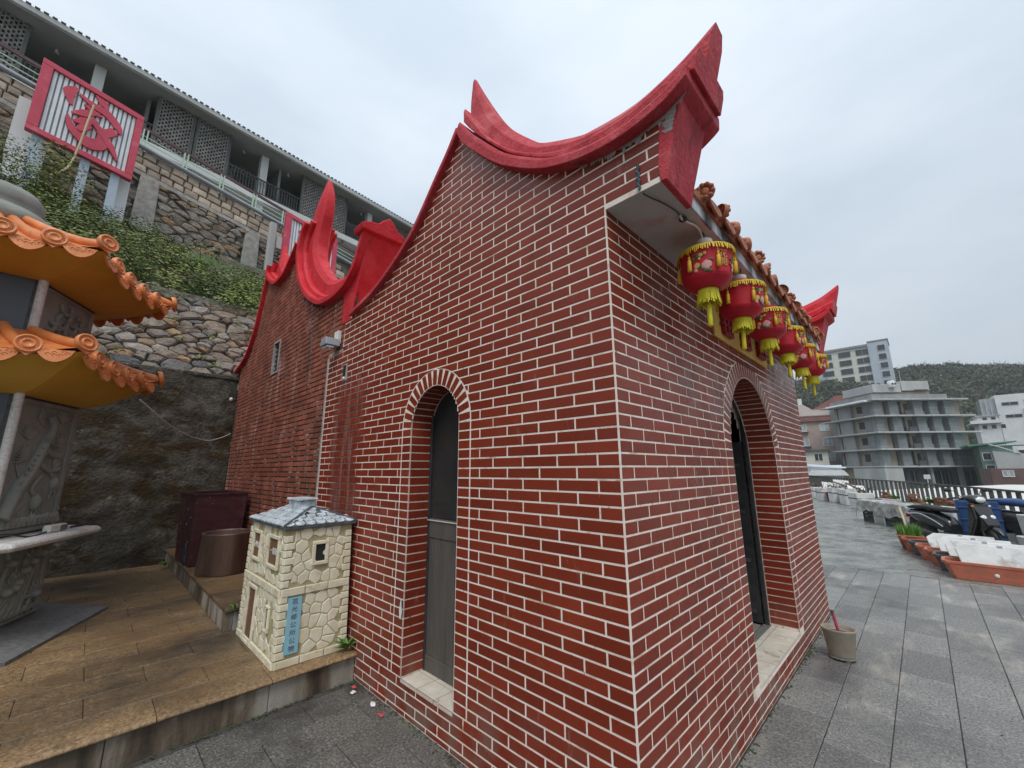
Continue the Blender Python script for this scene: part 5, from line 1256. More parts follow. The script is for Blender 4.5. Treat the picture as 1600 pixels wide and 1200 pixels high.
# hedge slope
HS = [(-8.9, 4.9), (-9.6, 5.25), (-10.6, 6.0), (-12.0, 7.2), (-13.6, 8.3), (-16.9, 9.6)]
hs = lerp_prof(HS)
sl = MB(); sl.grid(40, 30, lambda u, v: (-8.9-8.2*v, -14+24*u, hs(-8.9-8.2*v)-.1+.12*pnoise((u*20, v*9, 1.)))); tag(sl.build('slope', 'soil'), kind='structure')
hedge = thing('hedge', 'dense green shrub hedge covering the slope above the rubble bank', 'hedge', (0, 0, 0))
rg = random.Random(33); lv = MB(); lv.rnd = 0.; stems = MB()
CB = [0.]
def leafq(c, sz, nrm):
    a = rg.uniform(0, 6.28); t = Vector((math.cos(a), math.sin(a), rg.uniform(-.4, .4))); t = (t-nrm*t.dot(nrm)*.8).normalized(); b = t.cross(nrm).normalized()*.5
    c = Vector(c); lv.rnd = CB[0]*.55+rg.random()*.45; lv.add([c-t*sz, c-b*sz*.9+t*sz*.1, c+t*sz, c+b*sz*.9+t*sz*.1], [(0, 1, 2, 3)])
clumps = []
for k in range(300):
    f = rg.random(); y = rg.uniform(-6.5, 2.0); x = -9.1-4.3*f
    if y > -2.6 and f > .92-.14*(y+2.6): continue
    if rg.random() < .10: continue
    r = rg.uniform(.35, .62); clumps.append((x, y, hs(x)+r*.25, r))
for k in range(22): y = rg.uniform(-5.4, -2.9); clumps.append((-13.4+rg.uniform(-.6, .5), y, 8.5+rg.uniform(0, .75), rg.uniform(.35, .6)))
for (x, y, z, r) in clumps:
    CB[0] = rg.random()
    n = int(330*(r/.5)**2)
    for q in range(n):
        d = Vector((rg.gauss(0, 1), rg.gauss(0, 1), rg.gauss(.25, 1))).normalized()
        if d.x < -.45: continue
        rr_ = r*(rg.random()**.25)*(1+.22*pnoise((d.x*2+x, d.y*2+y, d.z*2)))
        p = Vector((x, y, z))+Vector((d.x*rr_, d.y*rr_, d.z*rr_*.85)); leafq(p, rg.uniform(.022, .048), (d+Vector((0, 0, .5))).normalized())
    if rg.random() < .5: stems.tube([(x, y, z-r), (x+rg.uniform(-.1, .1), y+rg.uniform(-.2, .2), z+r*.6)], [.02, .006], 5)
lv.build('foliage', 'leaf_hedge', hedge); tag(stems.build('stems', 'bark', hedge), kind='stuff')
# small ferns on the rubble bank
fern = MB(); fern.rnd = 0.; lv = fern
for k in range(26):
    u, v = rg.uniform(-3.2, 1.0), rg.uniform(.05, bl); c = Vector(fb(u, v, .1))
    for q in range(34):
        d = Vector((abs(rg.gauss(0, 1)), rg.gauss(0, 1.6), rg.gauss(0, .7))).normalized(); leafq(c+d*rg.uniform(.02, .14), rg.uniform(.015, .03), d)
tag(fern.build('bank_weeds', 'leaf_hedge'), 'little green weeds growing in the joints of the rubble bank', 'weeds', kind='stuff')

# ================================================================== UPPER ROAD WALL
UA = math.radians(96.741)
uw = thing('road_wall', 'upper roadside stone wall of squared blocks above dark rubble, with cement piers', 'wall', (-17, 0, 0), UA)
def tilt(s): return -.135*s           # the road falls to the right
def fw_(u, v, h): return (u, -h, v+tilt(u))
MB().add([(-14, .02, 8.2+tilt(-14)), (9, .02, 8.2+tilt(9)), (9, .02, 12.3+tilt(9)), (-14, .02, 12.3+tilt(-14))], [(0, 1, 2, 3)]).build('bedding', 'rubble_bed', uw)
rg = random.Random(40); alls = []
for poly in scatter_cells(-6.4, 4.6, 9.55, 11.42, .14, .34, 2.0, .02, rg):
    poly = tidy([(u+rg.uniform(-.02, .02), v+rg.uniform(-.02, .02)) for u, v in poly], .07)
    if len(poly) < 3: continue
    cu = sum(p[0] for p in poly)/len(poly)
    if any(abs(cu-c) < .32 for c in (-1.72, 1.58)): continue
    MB().rough_stone(poly, fw_, rg.uniform(.04, .10), rg).build('stone', 'rubble', uw)
MB().prism([(-14, 11.42), (9, 11.42), (9, 11.56), (-14, 11.56)], fw_, -.02, .07).build('cement_band', 'cement_grey', uw)
for c in (-1.72, 1.58): MB().prism([(c-.3, 9.5), (c+.3, 9.5), (c+.26, 11.44), (c-.26, 11.44)], fw_, -.02, .10).build('cement_pier', 'cement_grey', uw, bevel=.02)
for row in range(3):
    u = -6.6+rg.uniform(0, .3); z0 = 11.57+.265*row
    while u < 5.2:
        w = rg.uniform(.24, .52); j = lambda: rg.uniform(-.02, .02)
        MB().stone([(u+.015, z0+.012+j()*.6), (u+w-.015, z0+.012+j()*.6), (u+w-.015+j(), z0+.252), (u+.015+j(), z0+.252)], fw_, rg.uniform(.04, .09), .035, .15).build('block', 'ashlar', uw); u += w
MB().tube([(u, -.12, 12.44+tilt(u)) for u in (-14, -6, 0, 5, 9)], .085, 10).build('coping_pipe', 'pipe_grey', uw)
MB().add([(-14, 0, 12.38+tilt(-14)), (9, 0, 12.38+tilt(9)), (9, 4.2, 12.38+tilt(9)), (-14, 4.2, 12.38+tilt(-14))], [(0, 1, 2, 3)]).build('road_slab', 'cement_grey', uw)
rail = thing('roadside_railing', 'pale green railing with dark brown handrail on top of the roadside wall', 'railing', (-17, 0, 0), UA)
MB().bar((-14, .1, 13.30+tilt(-14)), (9, .1, 13.30+tilt(9)), .07, .10).build('handrail', 'hand_rail', rail)
for dz in (12.62, 12.82, 13.02): MB().bar((-14, .1, dz+tilt(-14)), (9, .1, dz+tilt(9)), .025, .025).build('wire_rail', 'rail_green', rail)
u = -8.0
while u < 6:
    for d in (-.055, .055): MB().box(u+d-.02, u+d+.02, .06, .14, 12.4+tilt(u), 13.27+tilt(u)).build('post', 'rail_green', rail)
    u += 1.19
# ================================================================== HILLSIDE BUILDING
hb = thing('hillside_building', 'long grey two-storey building with open galleries above the roadside wall', 'building', (-21, 0, 0), UA)
RZ = 18.12
MB().box(-16, 16.5, -1.0, 6, RZ-.24, RZ).build('roof_slab', 'conc_slab', hb, bevel=.02)
rt2 = MB()
for k in range(150): rt2.box(-16+k*.215, -16+k*.215+.13, -1.04, 1, RZ, RZ+.035)
rt2.build('roof_edge', 'hotel_dark', hb)
MB().box(-16, 16.5, 1.6, 6, 10, RZ-.24).build('back_wall', 'hotel_grey', hb)
MB().box(-16, 16.5, -.95, 1.59, RZ-.30, RZ-.242).build('soffit', 'hotel_grey', hb)
MB().box(-16, 16.5, -.4, 1.6, 15.05, 15.42).build('gallery_slab', 'hotel_white', hb, bevel=.02)
MB().box(-16, 16.5, -.2, 1.6, 12.0, 12.2).build('ground_slab', 'hotel_grey', hb)
for u in (-15.2, -9.5, -3.8, 2.4, 8.6, 14.6): MB().box(u-.17, u+.17, -.2, .14, 12.0, RZ-.3).build('column', 'hotel_white', hb, bevel=.01)
for u in (-13.5, -7.6, -2.2, .9, 3.3, 7.2, 9.9, 13.5): MB().box(u-.06, u+.06, .2, 1.6, 15.42, RZ-.3).build('party_wall', 'hotel_grey', hb)
def screen(u0, u1, z0, z1):
    s_ = link('brick_screen', None, hb); bw, bh = .205, .098; me = MB().box(0, .165, -.05, .05, 0, .055).mesh('screen_brick', 'screen_brick')
    r = 0; z = z0; j = MB(); j.rnd = 0.
    while z < z1-.05:
        u = u0-(bw/2 if r % 2 else 0)
        while u < u1:
            a, b = max(u, u0), min(u+.148, u1)
            if b-a > .03: j.rnd = random.random(); j.box(a, b, -.37, -.27, z, z+.082)
            u += bw
        z += bh; r += 1
    # courses bear on each other at the brick ends
    for k in range(int((u1-u0)/(bw/2))+1):
        a = u0+k*bw/2-.0; j.rnd = random.random(); j.box(a, min(a+.042, u1), -.365, -.275, z0, z1)
    tag(j.build('brickwork', 'screen_brick', s_), kind='stuff')
    for a, b in ((u0-.1, u0), (u1, u1+.1)): MB().box(a, b, -.38, -.26, z0-.3, z1+.05).build('pier', 'hotel_dark', s_)
    MB().box(u0, u1, -.2, -.16, z0, z1).build('void', 'hotel_dark', s_)
for (u0, u1) in ((-8.4, -7.15), (-7.0, -5.75), (-1.90, -.72), (-.48, .70), (4.36, 5.50), (5.72, 6.82), (10.5, 11.8)): screen(u0, u1, 15.2, RZ-.32)
def balcony(u0, u1):
    b_ = link('balcony_rail', None, hb); MB().bar((u0, -.3, 16.3), (u1, -.3, 16.3), .06, .06).build('top_rail', 'metal_dark', b_); MB().bar((u0, -.3, 15.5), (u1, -.3, 15.5), .05, .05).build('foot_rail', 'metal_dark', b_)
    j = MB(); u = u0
    while u < u1: j.box(u, u+.035, -.32, -.285, 15.5, 16.3); u += .13
    j.build('balusters', 'metal_dark', b_)
for (u0, u1) in ((-5.6, -2.0), (.85, 4.25), (6.95, 10.4), (11.9, 15.5)): balcony(u0, u1)
for u in (-5.2, -1.3, 1.6, 4.9, 7.8, 10.8): 
    d_ = link('doorway', None, hb); MB().box(u, u+.95, 1.56, 1.6, 15.42, 17.35).build('leaf', 'hotel_dark', d_); MB().box(u+1.1, u+2.0, 1.56, 1.6, 16.2, 17.35).build('pane', 'win_dark', d_)
for u in (-12, -8.6, -5.0, -.9, 1.5, 3.7, 5.9, 8.2): MB().tube([(u, .2, RZ-.3), (u, .2, RZ-.42), (u+.08, .2, RZ-.47)], [.03, .05, .02], 6).build('ceiling_lamp', 'hotel_white', hb)
for u in (-4.7, -.2, 3.9, 8.0): MB().box(u, u+2.6, .9, .95, 12.4, 14.6).build('ground_window', 'win_dark', hb)
# ================================================================== SIGNS
def sign(u0, u1, z0, z1, drop, name_label, glyph, depth0=0.):
    s = thing('sign_board', name_label, 'sign', (-15.6, 0, 0), UA); w = u1-u0; fr = .17
    def fs_(u, v, h): return (u, -h, v+drop*(u-u0))
    for (a, b, c, d) in ((u0, u1, z0, z0+fr), (u0, u1, z1-fr, z1), (u0, u0+fr*1.3, z0+fr, z1-fr), (u1-fr, u1, z0+fr, z1-fr)):
        MB().prism([(a, c), (b, c), (b, d), (a, d)], fs_, -.10, .10).build('frame', 'sign_red', s, bevel=.01)
    n = 17; iw = (w-fr*2.3)/n
    for k in range(n):
        a = u0+fr*1.3+iw*k; MB().prism([(a+iw*.2, z0+fr-.01), (a+iw*.85, z0+fr-.01), (a+iw*.85, z1-fr+.01), (a+iw*.2, z1-fr+.01)], fs_, -.065, .03).build('slat', 'slat_white', s)
    MB().prism([(u0+.1, z0+.1), (u1-.1, z0+.1), (u1-.1, z1-.1), (u0+.1, z1-.1)], fs_, -.09, -.012).build('backing', 'pipe_grey', s)
    for u in (u0+.25, (u0+u1)/2+.1, u1-.35): MB().box(u-.10, u+.10, .02, .14, z0-3.2+drop*(u-u0), z0+.1+drop*(u-u0)).build('post', 'steel_blue', s)
    g = link('character', None, s)
    for kk, st in enumerate(glyph):
        MB().prism([(u0+w*a, z0+(z1-z0)*b) for a, b in st], fs_, .031+.0003*kk, .075+.006*kk).build('stroke', 'sign_red', g)
    return s
def br_(pts, w):
    """brush stroke: centre line with a width at every point -> outline"""
    P = crom(pts, 5); n = len(P); L_, R_ = [], []
    for i, p in enumerate(P):
        t = (P[min(i+1, n-1)]-P[max(i-1, 0)]).normalized(); f = i/(n-1)*(len(w)-1); k = min(int(f), len(w)-2); ww = 1.12*(w[k]+(w[k+1]-w[k])*(f-k)); nv = Vector((-t.y, t.x))
        L_.append(tuple(p+nv*ww)); R_.append(tuple(p-nv*ww))
    return L_+R_[::-1]
JIA = [br_([(.33, .86), (.27, .75), (.31, .60)], [.02, .055, .012]), br_([(.50, .91), (.58, .86), (.63, .80)], [.008, .045, .012]),
       br_([(.36, .80), (.50, .75), (.64, .74), (.76, .64), (.80, .56)], [.012, .035, .045, .04, .012]), br_([(.42, .70), (.52, .655), (.60, .66)], [.008, .03, .008]),
       br_([(.55, .67), (.43, .57), (.33, .50)], [.018, .040, .010]), br_([(.56, .56), (.45, .46), (.36, .40)], [.02, .045, .012]),
       br_([(.53, .52), (.64, .42), (.64, .28), (.52, .21), (.36, .30), (.30, .44)], [.02, .05, .06, .065, .04, .008]),
       br_([(.74, .55), (.66, .45), (.58, .42)], [.04, .045, .02]), br_([(.64, .42), (.74, .30), (.82, .16)], [.035, .035, .008]), br_([(.52, .44), (.45, .36), (.42, .30)], [.018, .038, .012])]
HUA = [br_([(.25, .75), (.5, .78), (.75, .8)], [.02, .05, .02]), br_([(.4, .9), (.36, .7)], [.04, .02]), br_([(.62, .92), (.6, .7)], [.04, .02]), br_([(.4, .62), (.25, .4)], [.05, .02]), br_([(.34, .5), (.34, .15)], [.04, .03]), br_([(.6, .62), (.6, .25), (.8, .22)], [.05, .05, .02])]
sign(-4.36, -2.14, 10.86, 13.19, -.13, 'slatted white sign board in a red frame with one red brush character', JIA)
sign(2.40, 4.6, 9.72, 11.98, -.13, 'second slatted sign board in a red frame, half hidden behind the rear gable', HUA)
tag(MB().tube(crom([(-3.22, 0, 12.33), (-3.26, 0, 11.72), (-3.32, 0, 10.76), (-3.42, -.02, 10.06), (-3.70, -.05, 9.60)], 6), .026, 7).build('bamboo_pole', 'bamboo', None, loc=(-15.3, 0, 0), rot=(0, 0, UA)), 'thin bent pale pole leaning in front of the first sign board', 'pole')
wb = thing('white_board', 'weathered white boards standing behind the first sign board', 'board', (-16, 0, 0), UA)
MB().box(-4.65, -3.95, -.02, .02, 9.5, 12.0).build('board', 'white_wall', wb); MB().box(-2.6, -2.15, -.02, .02, 9.3, 11.2).build('board', 'white_wall', wb)
pst = thing('pale_post', 'pale concrete post at the end of the roadside wall beside the second sign', 'post', (-16.2, 0, 0), UA); MB().box(2.0, 2.25, -.1, .1, 8.8, 11.6).build('shaft', 'conc_slab', pst, bevel=.02); MB().box(2.3, 2.75, -.02, .02, 10.6, 11.1).build('panel', 'white_wall', pst)
# ================================================================== TERRACE CLUTTER
# ---- incense pot by the front door
ip = thing('incense_pot', 'tan oval incense pot on dark feet beside the front door', 'pot', (.25, 3.12, 0), .25); ip.scale = (.80, .80, .80)
MB().lathe([(0, .03), (.112, .03), (.118, .05), (.150, .285), (.162, .30), (.160, .315), (.148, .312), (.140, .285), (.12, .26), (0, .25)], 34, sx=1.0, sy=.82).build('pot_body', 'pot_tan', ip)
MB().lathe([(0, .262), (.136, .262)], 26, sy=.82).build('ash_or_shade_disc', 'ash', ip)
MB().lathe([(0, .012), (.118, .012), (.124, .022), (.120, .034), (0, .034)], 30, sy=.82).build('base_ring', 'stone_dark', ip)
for a in (.4, 1.9, 3.5, 5.1): MB().box(-.02, .02, -.02, .02, 0, .014).build('foot', 'stone_dark', ip, loc=(.095*math.cos(a), .078*math.sin(a), 0))
st_ = thing('incense_stick', 'thick dark pink incense stick with burnt tip standing in the tan pot', 'incense', (.235, 3.11, .20))
MB().tube([(.02, .0, 0), (-.005, .0, .16)], .0125, 8).build('shaft', 'incense_red', st_); MB().tube([(-.005, 0, .16), (-.009, 0, .185)], .012, 8).build('burnt_tip', 'ash', st_)
# ---- planter troughs in a row
def trough(x, y, l, w, h, mat, label, rz=0., soil=True):
    t = thing('planter_trough', label, 'planter', (x, y, 0), rz, 'planter troughs in the yard')
    b = MB(); c = .05
    def ringp(k, z): 
        L2, W2 = l/2*k, w/2*k if k < 1.02 else w/2*k; return [(-L2+c, -W2, z), (L2-c, -W2, z), (L2, -W2+c, z), (L2, W2-c, z), (L2-c, W2, z), (-L2+c, W2, z), (-L2, W2-c, z), (-L2, -W2+c, z)]
    rings = [ringp(.90, 0), ringp(.99, h-.045), ringp(1.03, h-.04), ringp(1.03, h), ringp(.97, h), ringp(.93, .05)]
    for r in rings: b.v += r
    for i in range(5): b.f += [(i*8+k, i*8+(k+1) % 8, (i+1)*8+(k+1) % 8, (i+1)*8+k) for k in range(8)]
    b.f += [tuple(range(7, -1, -1)), tuple(range(40, 48))]; b.sm = [False]*len(b.f)
    b.build('box', mat, t, bevel=.006)
    if soil: MB().box(-l/2*.93, l/2*.93, -w/2*.9, w/2*.9, h-.09, h-.06).build('earth', 'soil', t)
    MB().lathe([(.0, .004), (.022, .004), (.026, 0)], 14).build('drain_plug', 'white_plastic', t, loc=(-.10*l, -w/2*.955-.004, h*.42), rot=(PI/2, 0, 0))
    return t
TR = [(1.66, 7.78, 1.30, .40, 'trough_clay', 'nearest terracotta trough, white drain plug on its front, holding foam boards'), (1.52, 8.28, 1.2, .36, 'trough_dark', 'dark grey trough directly behind the nearest terracotta trough'),
      (1.42, 8.74, 1.2, .36, 'trough_clay', 'second terracotta trough from the front of the row'), (1.28, 9.20, 1.15, .36, 'trough_clay', 'third terracotta trough from the front of the row'),
      (1.16, 9.62, 1.1, .34, 'trough_dark', 'dark grey trough next to the potted grass'), (1.02, 10.02, 1.05, .34, 'trough_clay', 'terracotta trough at the back of the row beside the potted grass')]
for q in TR: trough(q[0], q[1], q[2], q[3], .25, q[4], q[5], -.03)
trough(2.62, 8.6, .9, .36, .25, 'trough_clay', 'empty terracotta trough at the right edge behind the foam boards', .05); trough(2.75, 9.15, .9, .36, .25, 'trough_clay', 'empty terracotta trough at the right edge in front of the scooter wheel', .05)
fl_ = ['front foam board, largest, leaning in the nearest trough', 'second foam board from the front, small dark slot in its top', 'third foam board from the front, grey tape on its top', 'rearmost foam board, beside the potted grass']
for k, (x, y, l) in enumerate([(1.62, 7.84, .92), (1.50, 8.24, .88), (1.40, 8.62, .86), (1.27, 9.02, .84)]):
    f = thing('foam_board', fl_[k], 'foam board', (x, y, .16), -.05, 'white foam boards in the troughs'); f.rotation_euler = (-.42, 0, -.05)
    MB().prism([(-l/2+.05, 0), (l/2, 0), (l/2-.02, .32), (-l/2+.1, .32), (-l/2, .24)], lambda u, v, h: (u, h, v), -.06, .06).build('slab', 'styrofoam', f, bevel=.012, seg=2)
    MB().box(-.02, .035, -.062, .03, .29, .322).build('tape', 'pipe_grey', f)
# ---- potted grass
pp = thing('plant_pot', 'square terracotta pot of bright green grass at the end of the troughs', 'pot plant', (.60, 10.38, 0), .1)
b = MB(); vs = []
for (k, z) in ((.14, 0), (.195, .24), (.205, .24), (.205, .27), (.185, .27), (.17, .22)): vs += [(-k, -k, z), (k, -k, z), (k, k, z), (-k, k, z)]
b.add(vs, [f_ for i in range(5) for f_ in [(i*4+k, i*4+(k+1) % 4, (i+1)*4+(k+1) % 4, (i+1)*4+k) for k in range(4)]]+[(3, 2, 1, 0), (20, 21, 22, 23)]); b.build('pot', 'trough_clay', pp, bevel=.006)
gr = MB(); gr.rnd = 0.; rg = random.Random(6)
for k in range(420):
    x, y = rg.uniform(-.17, .17), rg.uniform(-.17, .17); h = rg.uniform(.14, .30); a = rg.uniform(0, 6.28); ln = rg.uniform(.0, .14); w = .006; c, s = math.cos(a), math.sin(a); gr.rnd = rg.random()
    gr.add([(x-s*w, y+c*w, .22), (x+s*w, y-c*w, .22), (x+c*ln*.4+s*w*.8, y+s*ln*.4-c*w*.8, .22+h*.6), (x+c*ln*.4-s*w*.8, y+s*ln*.4+c*w*.8, .22+h*.6), (x+c*ln, y+s*ln, .22+h)], [(0, 1, 2, 3), (3, 2, 4)])
tag(gr.build('grass_blades', 'leaf_grass', pp), kind='stuff')

# ---- scooter: local +x forward
sc = thing('scooter', 'black motor scooter with chrome headlight parked behind the planter troughs', 'scooter', (1.28, 11.2, 0), math.radians(-47))
def wheel(x, r, tw, par):
    w_ = link('wheel', None, par, (x, 0, r))
    MB().lathe([(r*.62, -tw/2), (r*.86, -tw/2), (r*.97, -tw*.3), (r, 0), (r*.97, tw*.3), (r*.86, tw/2), (r*.62, tw/2)], 26).build('tyre', 'black_rubber', w_, rot=(PI/2, 0, 0))
    MB().lathe([(0, -tw*.3), (r*.2, -tw*.32), (r*.25, -tw*.15), (r*.55, -tw*.2), (r*.63, -tw*.45), (r*.63, tw*.45), (r*.55, tw*.2), (r*.25, tw*.15), (0, tw*.3)], 22).build('rim', 'rail_grey', w_, rot=(PI/2, 0, 0))
    return w_
wheel(-.62, .235, .11, sc); fwh = wheel(.66, .235, .10, sc); fwh.rotation_euler = (0, 0, -.35)
def loft(secs, name, mat, par, bevel=0., cap=True, n=12, p=2.6):
    """secs: (x, zc, half width, half height) super-ellipse sections along x"""
    m = MB(); vs = []
    for (x, zc_, hw_, hh_) in secs:
        for k in range(n):
            a = 2*PI*k/n; c, s = math.cos(a), math.sin(a); vs.append((x, hw_*abs(c)**(2/p)*(1 if c > 0 else -1), zc_+hh_*abs(s)**(2/p)*(1 if s > 0 else -1)))
    fs = [(i*n+k, i*n+(k+1) % n, (i+1)*n+(k+1) % n, (i+1)*n+k) for i in range(len(secs)-1) for k in range(n)]
    m.add(vs, fs, True); m.add(vs[:n], [tuple(range(n))]); m.add(vs[-n:], [tuple(range(n))])
    return m.build(name, mat, par)
loft([(-.93, .66, .07, .03), (-.80, .60, .15, .10), (-.55, .54, .17, .17), (-.25, .50, .17, .19), (-.02, .42, .15, .17), (.05, .36, .13, .10)], 'rear_body', 'scooter_black', sc)
loft([(-.88, .735, .10, .03), (-.70, .755, .155, .05), (-.40, .765, .165, .05), (-.22, .745, .16, .05), (.02, .735, .13, .05), (.10, .72, .08, .03)], 'seat', 'black_rubber', sc)
loft([(-.10, .27, .15, .05), (.15, .255, .17, .035), (.40, .26, .17, .035), (.50, .30, .15, .05)], 'floorboard', 'scooter_black', sc)
ls = MB(); ls.prism([(.40, .25), (.50, .27), (.66, .62), (.62, .93), (.55, .95), (.50, .62)], lambda u, v, h: (u, h, v), -.19, .19); ls.build('leg_shield', 'scooter_black', sc, bevel=.03, seg=2)
ap = MB(); ap.prism([(.53, .40), (.72, .42), (.80, .52), (.60, .92), (.53, .93)], lambda u, v, h: (u, h*(.55+.45*min(1, max(0, (v-.35)/.4))), v), -.17, .17); ap.build('front_apron', 'scooter_black', sc, bevel=.025, seg=2)
loft([(.44, .40, .055, .06), (.58, .49, .06, .045), (.72, .50, .06, .04), (.88, .40, .055, .05), (.93, .34, .04, .03)], 'front_fender', 'scooter_black', sc)
MB().tube([(.66, .075, .235), (.60, .07, .5)], .022, 8).build('fork', 'rail_grey', sc); MB().tube([(.66, -.075, .235), (.60, -.07, .5)], .022, 8).build('fork', 'rail_grey', sc)
loft([(.38, 1.0, .10, .03), (.48, 1.02, .19, .06), (.58, 1.0, .17, .085), (.645, .985, .10, .06)], 'handlebar_cowl', 'scooter_black', sc)
hl = MB(); hl.ellipsoid((.625, 0, .99), .06, .105, .062, 16, 10); hl.build('headlight', 'lamp_glass', sc)
for s_ in (-1, 1):
    MB().ellipsoid((.70, s_*.085, .68), .055, .06, .026, 12, 8, Matrix.Rotation(.9, 3, 'Y')).build('position_lamp', 'lamp_glass', sc)
    MB().tube([(.47, s_*.15, 1.0), (.42, s_*.26, 1.02), (.38, s_*.37, 1.0)], [.018, .018, .02], 8).build('handgrip', 'black_rubber', sc)
    MB().tube([(.50, s_*.27, 1.0), (.50, s_*.36, .99)], .008, 6).build('brake_lever', 'chrome', sc)
    MB().ellipsoid((.62, s_*.16, .87), .02, .035, .02, 8, 6).build('turn_lamp', 'lamp_amber' if s_ < 0 else 'lamp_glass', sc)
    mr_ = link('mirror', None, sc); MB().tube([(.46, s_*.17, 1.03), (.43, s_*.26, 1.15), (.42, s_*.33, 1.17)], .007, 6).build('stalk', 'black_rubber', mr_); MB().ellipsoid((.42, s_*.38, 1.175), .022, .075, .042, 12, 8).build('shell', 'black_rubber', mr_)
MB().tube(crom([(-.80, -.175, .60), (-.5, -.185, .62), (-.2, -.185, .50), (-.05, -.17, .40)], 5), .014, 7).build('trim_strip', 'chrome', sc)
MB().tube([(-.25, -.17, .22), (-.62, -.19, .28), (-.86, -.19, .34)], [.03, .055, .045], 10).build('exhaust', 'rail_grey', sc)
MB().tube([(-.86, .12, .70), (-.98, .10, .74), (-1.0, 0, .75), (-.98, -.10, .74), (-.86, -.12, .70)], .012, 7).build('grab_rail', 'chrome', sc)
MB().box(-1.02, -.98, -.06, .06, .50, .58).build('tail_lamp', 'flag_red', sc, bevel=.01)
stk = tag(MB().tube([(.62, 10.55, .02), (.50, 10.9, .78)], .024, 8).build('wooden_stake', 'bamboo'), 'old wooden stake leaning against the rear of the scooter', 'stake')
# ---- blue drum, blue helmet box
bd = thing('blue_drum', 'blue plastic drum standing behind the scooter seat', 'drum', (1.72, 12.05, 0))
bdm = MB(); bdm.prism([(-.30, -.2), (.30, -.2), (.33, -.1), (.33, .2), (-.33, .2), (-.33, -.1)], lambda u, v, h: (u, v, h), 0, .92); bdm.build('drum_body', 'blue_plastic', bd, bevel=.03, seg=2)
for z in (.25, .5, .75): MB().box(-.32, .32, -.215, -.198, z, z+.03).build('rib', 'blue_plastic', bd, bevel=.006)
MB().box(-.31, .31, -.19, .19, .92, .95).build('lid', 'blue_dark', bd, bevel=.01)
b2 = thing('second_scooter', 'blue fairing and seat of another scooter beside the railing', 'scooter', (2.28, 11.95, 0), -.4)
loft([(-.55, .86, .05, .03), (-.3, .90, .14, .07), (0, .90, .16, .085), (.3, .86, .12, .07), (.45, .80, .05, .03)], 'fairing', 'blue_plastic', b2); loft([(-.6, .55, .08, .1), (-.2, .5, .14, .25), (.2, .5, .12, .2), (.4, .5, .06, .1)], 'body', 'scooter_black', b2); wheel(-.5, .23, .1, b2); wheel(.5, .23, .1, b2)
MB().tube([(.1, .2, .95), (.14, .26, 1.08)], .007, 6).build('mirror_stalk', 'black_rubber', b2)
# ---- foam boxes along the yard edge
def foam_box(x, y, w, d, h, rz, label, lid=True, z=0., mat='styrofoam'):
    t = thing('foam_box', label, 'foam box', (x, y, z), rz, 'foam boxes along the railing')
    b = MB(); vs = []
    for (k, zz) in ((.94, 0), (1, h), (.84, h), (.82, .05)): vs += [(-w/2*k, -d/2*k, zz), (w/2*k, -d/2*k, zz), (w/2*k, d/2*k, zz), (-w/2*k, d/2*k, zz)]
    b.add(vs, [f_ for i in range(3) for f_ in [(i*4+k, i*4+(k+1) % 4, (i+1)*4+(k+1) % 4, (i+1)*4+k) for k in range(4)]]+[(3, 2, 1, 0), (12, 13, 14, 15)]); b.build('box', mat, t, bevel=.015)
    if lid: MB().box(-w/2*.8, w/2*.8, -d/2*.8, d/2*.8, h-.08, h-.05).build('earth', 'soil', t)
    return t
W_ = ['white foam box %s' % s for s in ('at the far end of the row, nearest the brick corner', 'second from the far end of the row along the railing', 'third from the far end, with a board laid across', 'fourth from the far end, opposite the wet concrete', 'fifth from the far end, beside the plastic-covered crates', 'of the near row behind the scooter, pale and cracked', 'right of the scooter front wheel, stacked low', 'on top of the low foam stack right of the scooter')]
FR = math.atan2(-.92, .4)
for (x, y, w, d, h, lb) in ((-3.38, 26.95, .85, .62, .60, W_[0]), (-2.78, 25.1, .80, .6, .62, W_[1]), (-2.12, 23.9, .78, .6, .70, W_[2]), (-1.50, 22.5, .85, .65, .68, W_[3]), (-.95, 20.4, .85, .6, .64, W_[4])):
    o = foam_box(x, y, w, d, h, FR+random.uniform(-.08, .08), lb)
    for z in (h*.62,): MB().box(-w/2-.004, w/2+.004, -d/2-.004, d/2+.004, z, z+.035).build('strap', 'crate_black', o)
    tw_ = MB(); rg = random.Random(int(y*10))
    for q in range(16): a = rg.uniform(0, 6.28); c_ = (rg.uniform(-.25, .25), rg.uniform(-.2, .2)); tw_.tube([(c_[0], c_[1], h-.1), (c_[0]+.12*math.cos(a), c_[1]+.12*math.sin(a), h+rg.uniform(.02, .2)), (c_[0]+.3*math.cos(a), c_[1]+.3*math.sin(a), h+rg.uniform(.0, .3))], [.02, .014, .006], 5)
    tag(tw_.build('dry_stems', 'bark', o), kind='stuff')
def tub(x, y, mat, lb):
    t_ = thing('plastic_tub', lb, 'tub', (x, y, 0)); MB().lathe([(0, 0), (.20, 0), (.25, .40), (.275, .40), (.275, .44), (.24, .43), (.22, .1), (0, .08)], 22).build('tub_body', mat, t_); MB().lathe([(0, .36), (.235, .36)], 18).build('earth', 'soil', t_)
tub(-3.02, 26.1, 'trough_dark', 'dark round tub between the two farthest foam boxes'); tub(-2.42, 24.55, 'letter_red', 'dark red round tub between the second and third foam boxes'); tub(-1.78, 23.25, 'clay_brick', 'brown clay tub between the third and fourth foam boxes')
foam_box(1.3, 13.9, .9, .55, .62, -.9, W_[5]); foam_box(2.55, 10.9, .8, .55, .34, .5, W_[6]); foam_box(2.6, 11.1, .75, .5, .38, .55, W_[7], z=.345)
foam_box(2.95, 10.3, .8, .5, .32, .2, 'dark grey plastic tub with a plant at the right edge of the picture', mat='crate_black', z=.55)
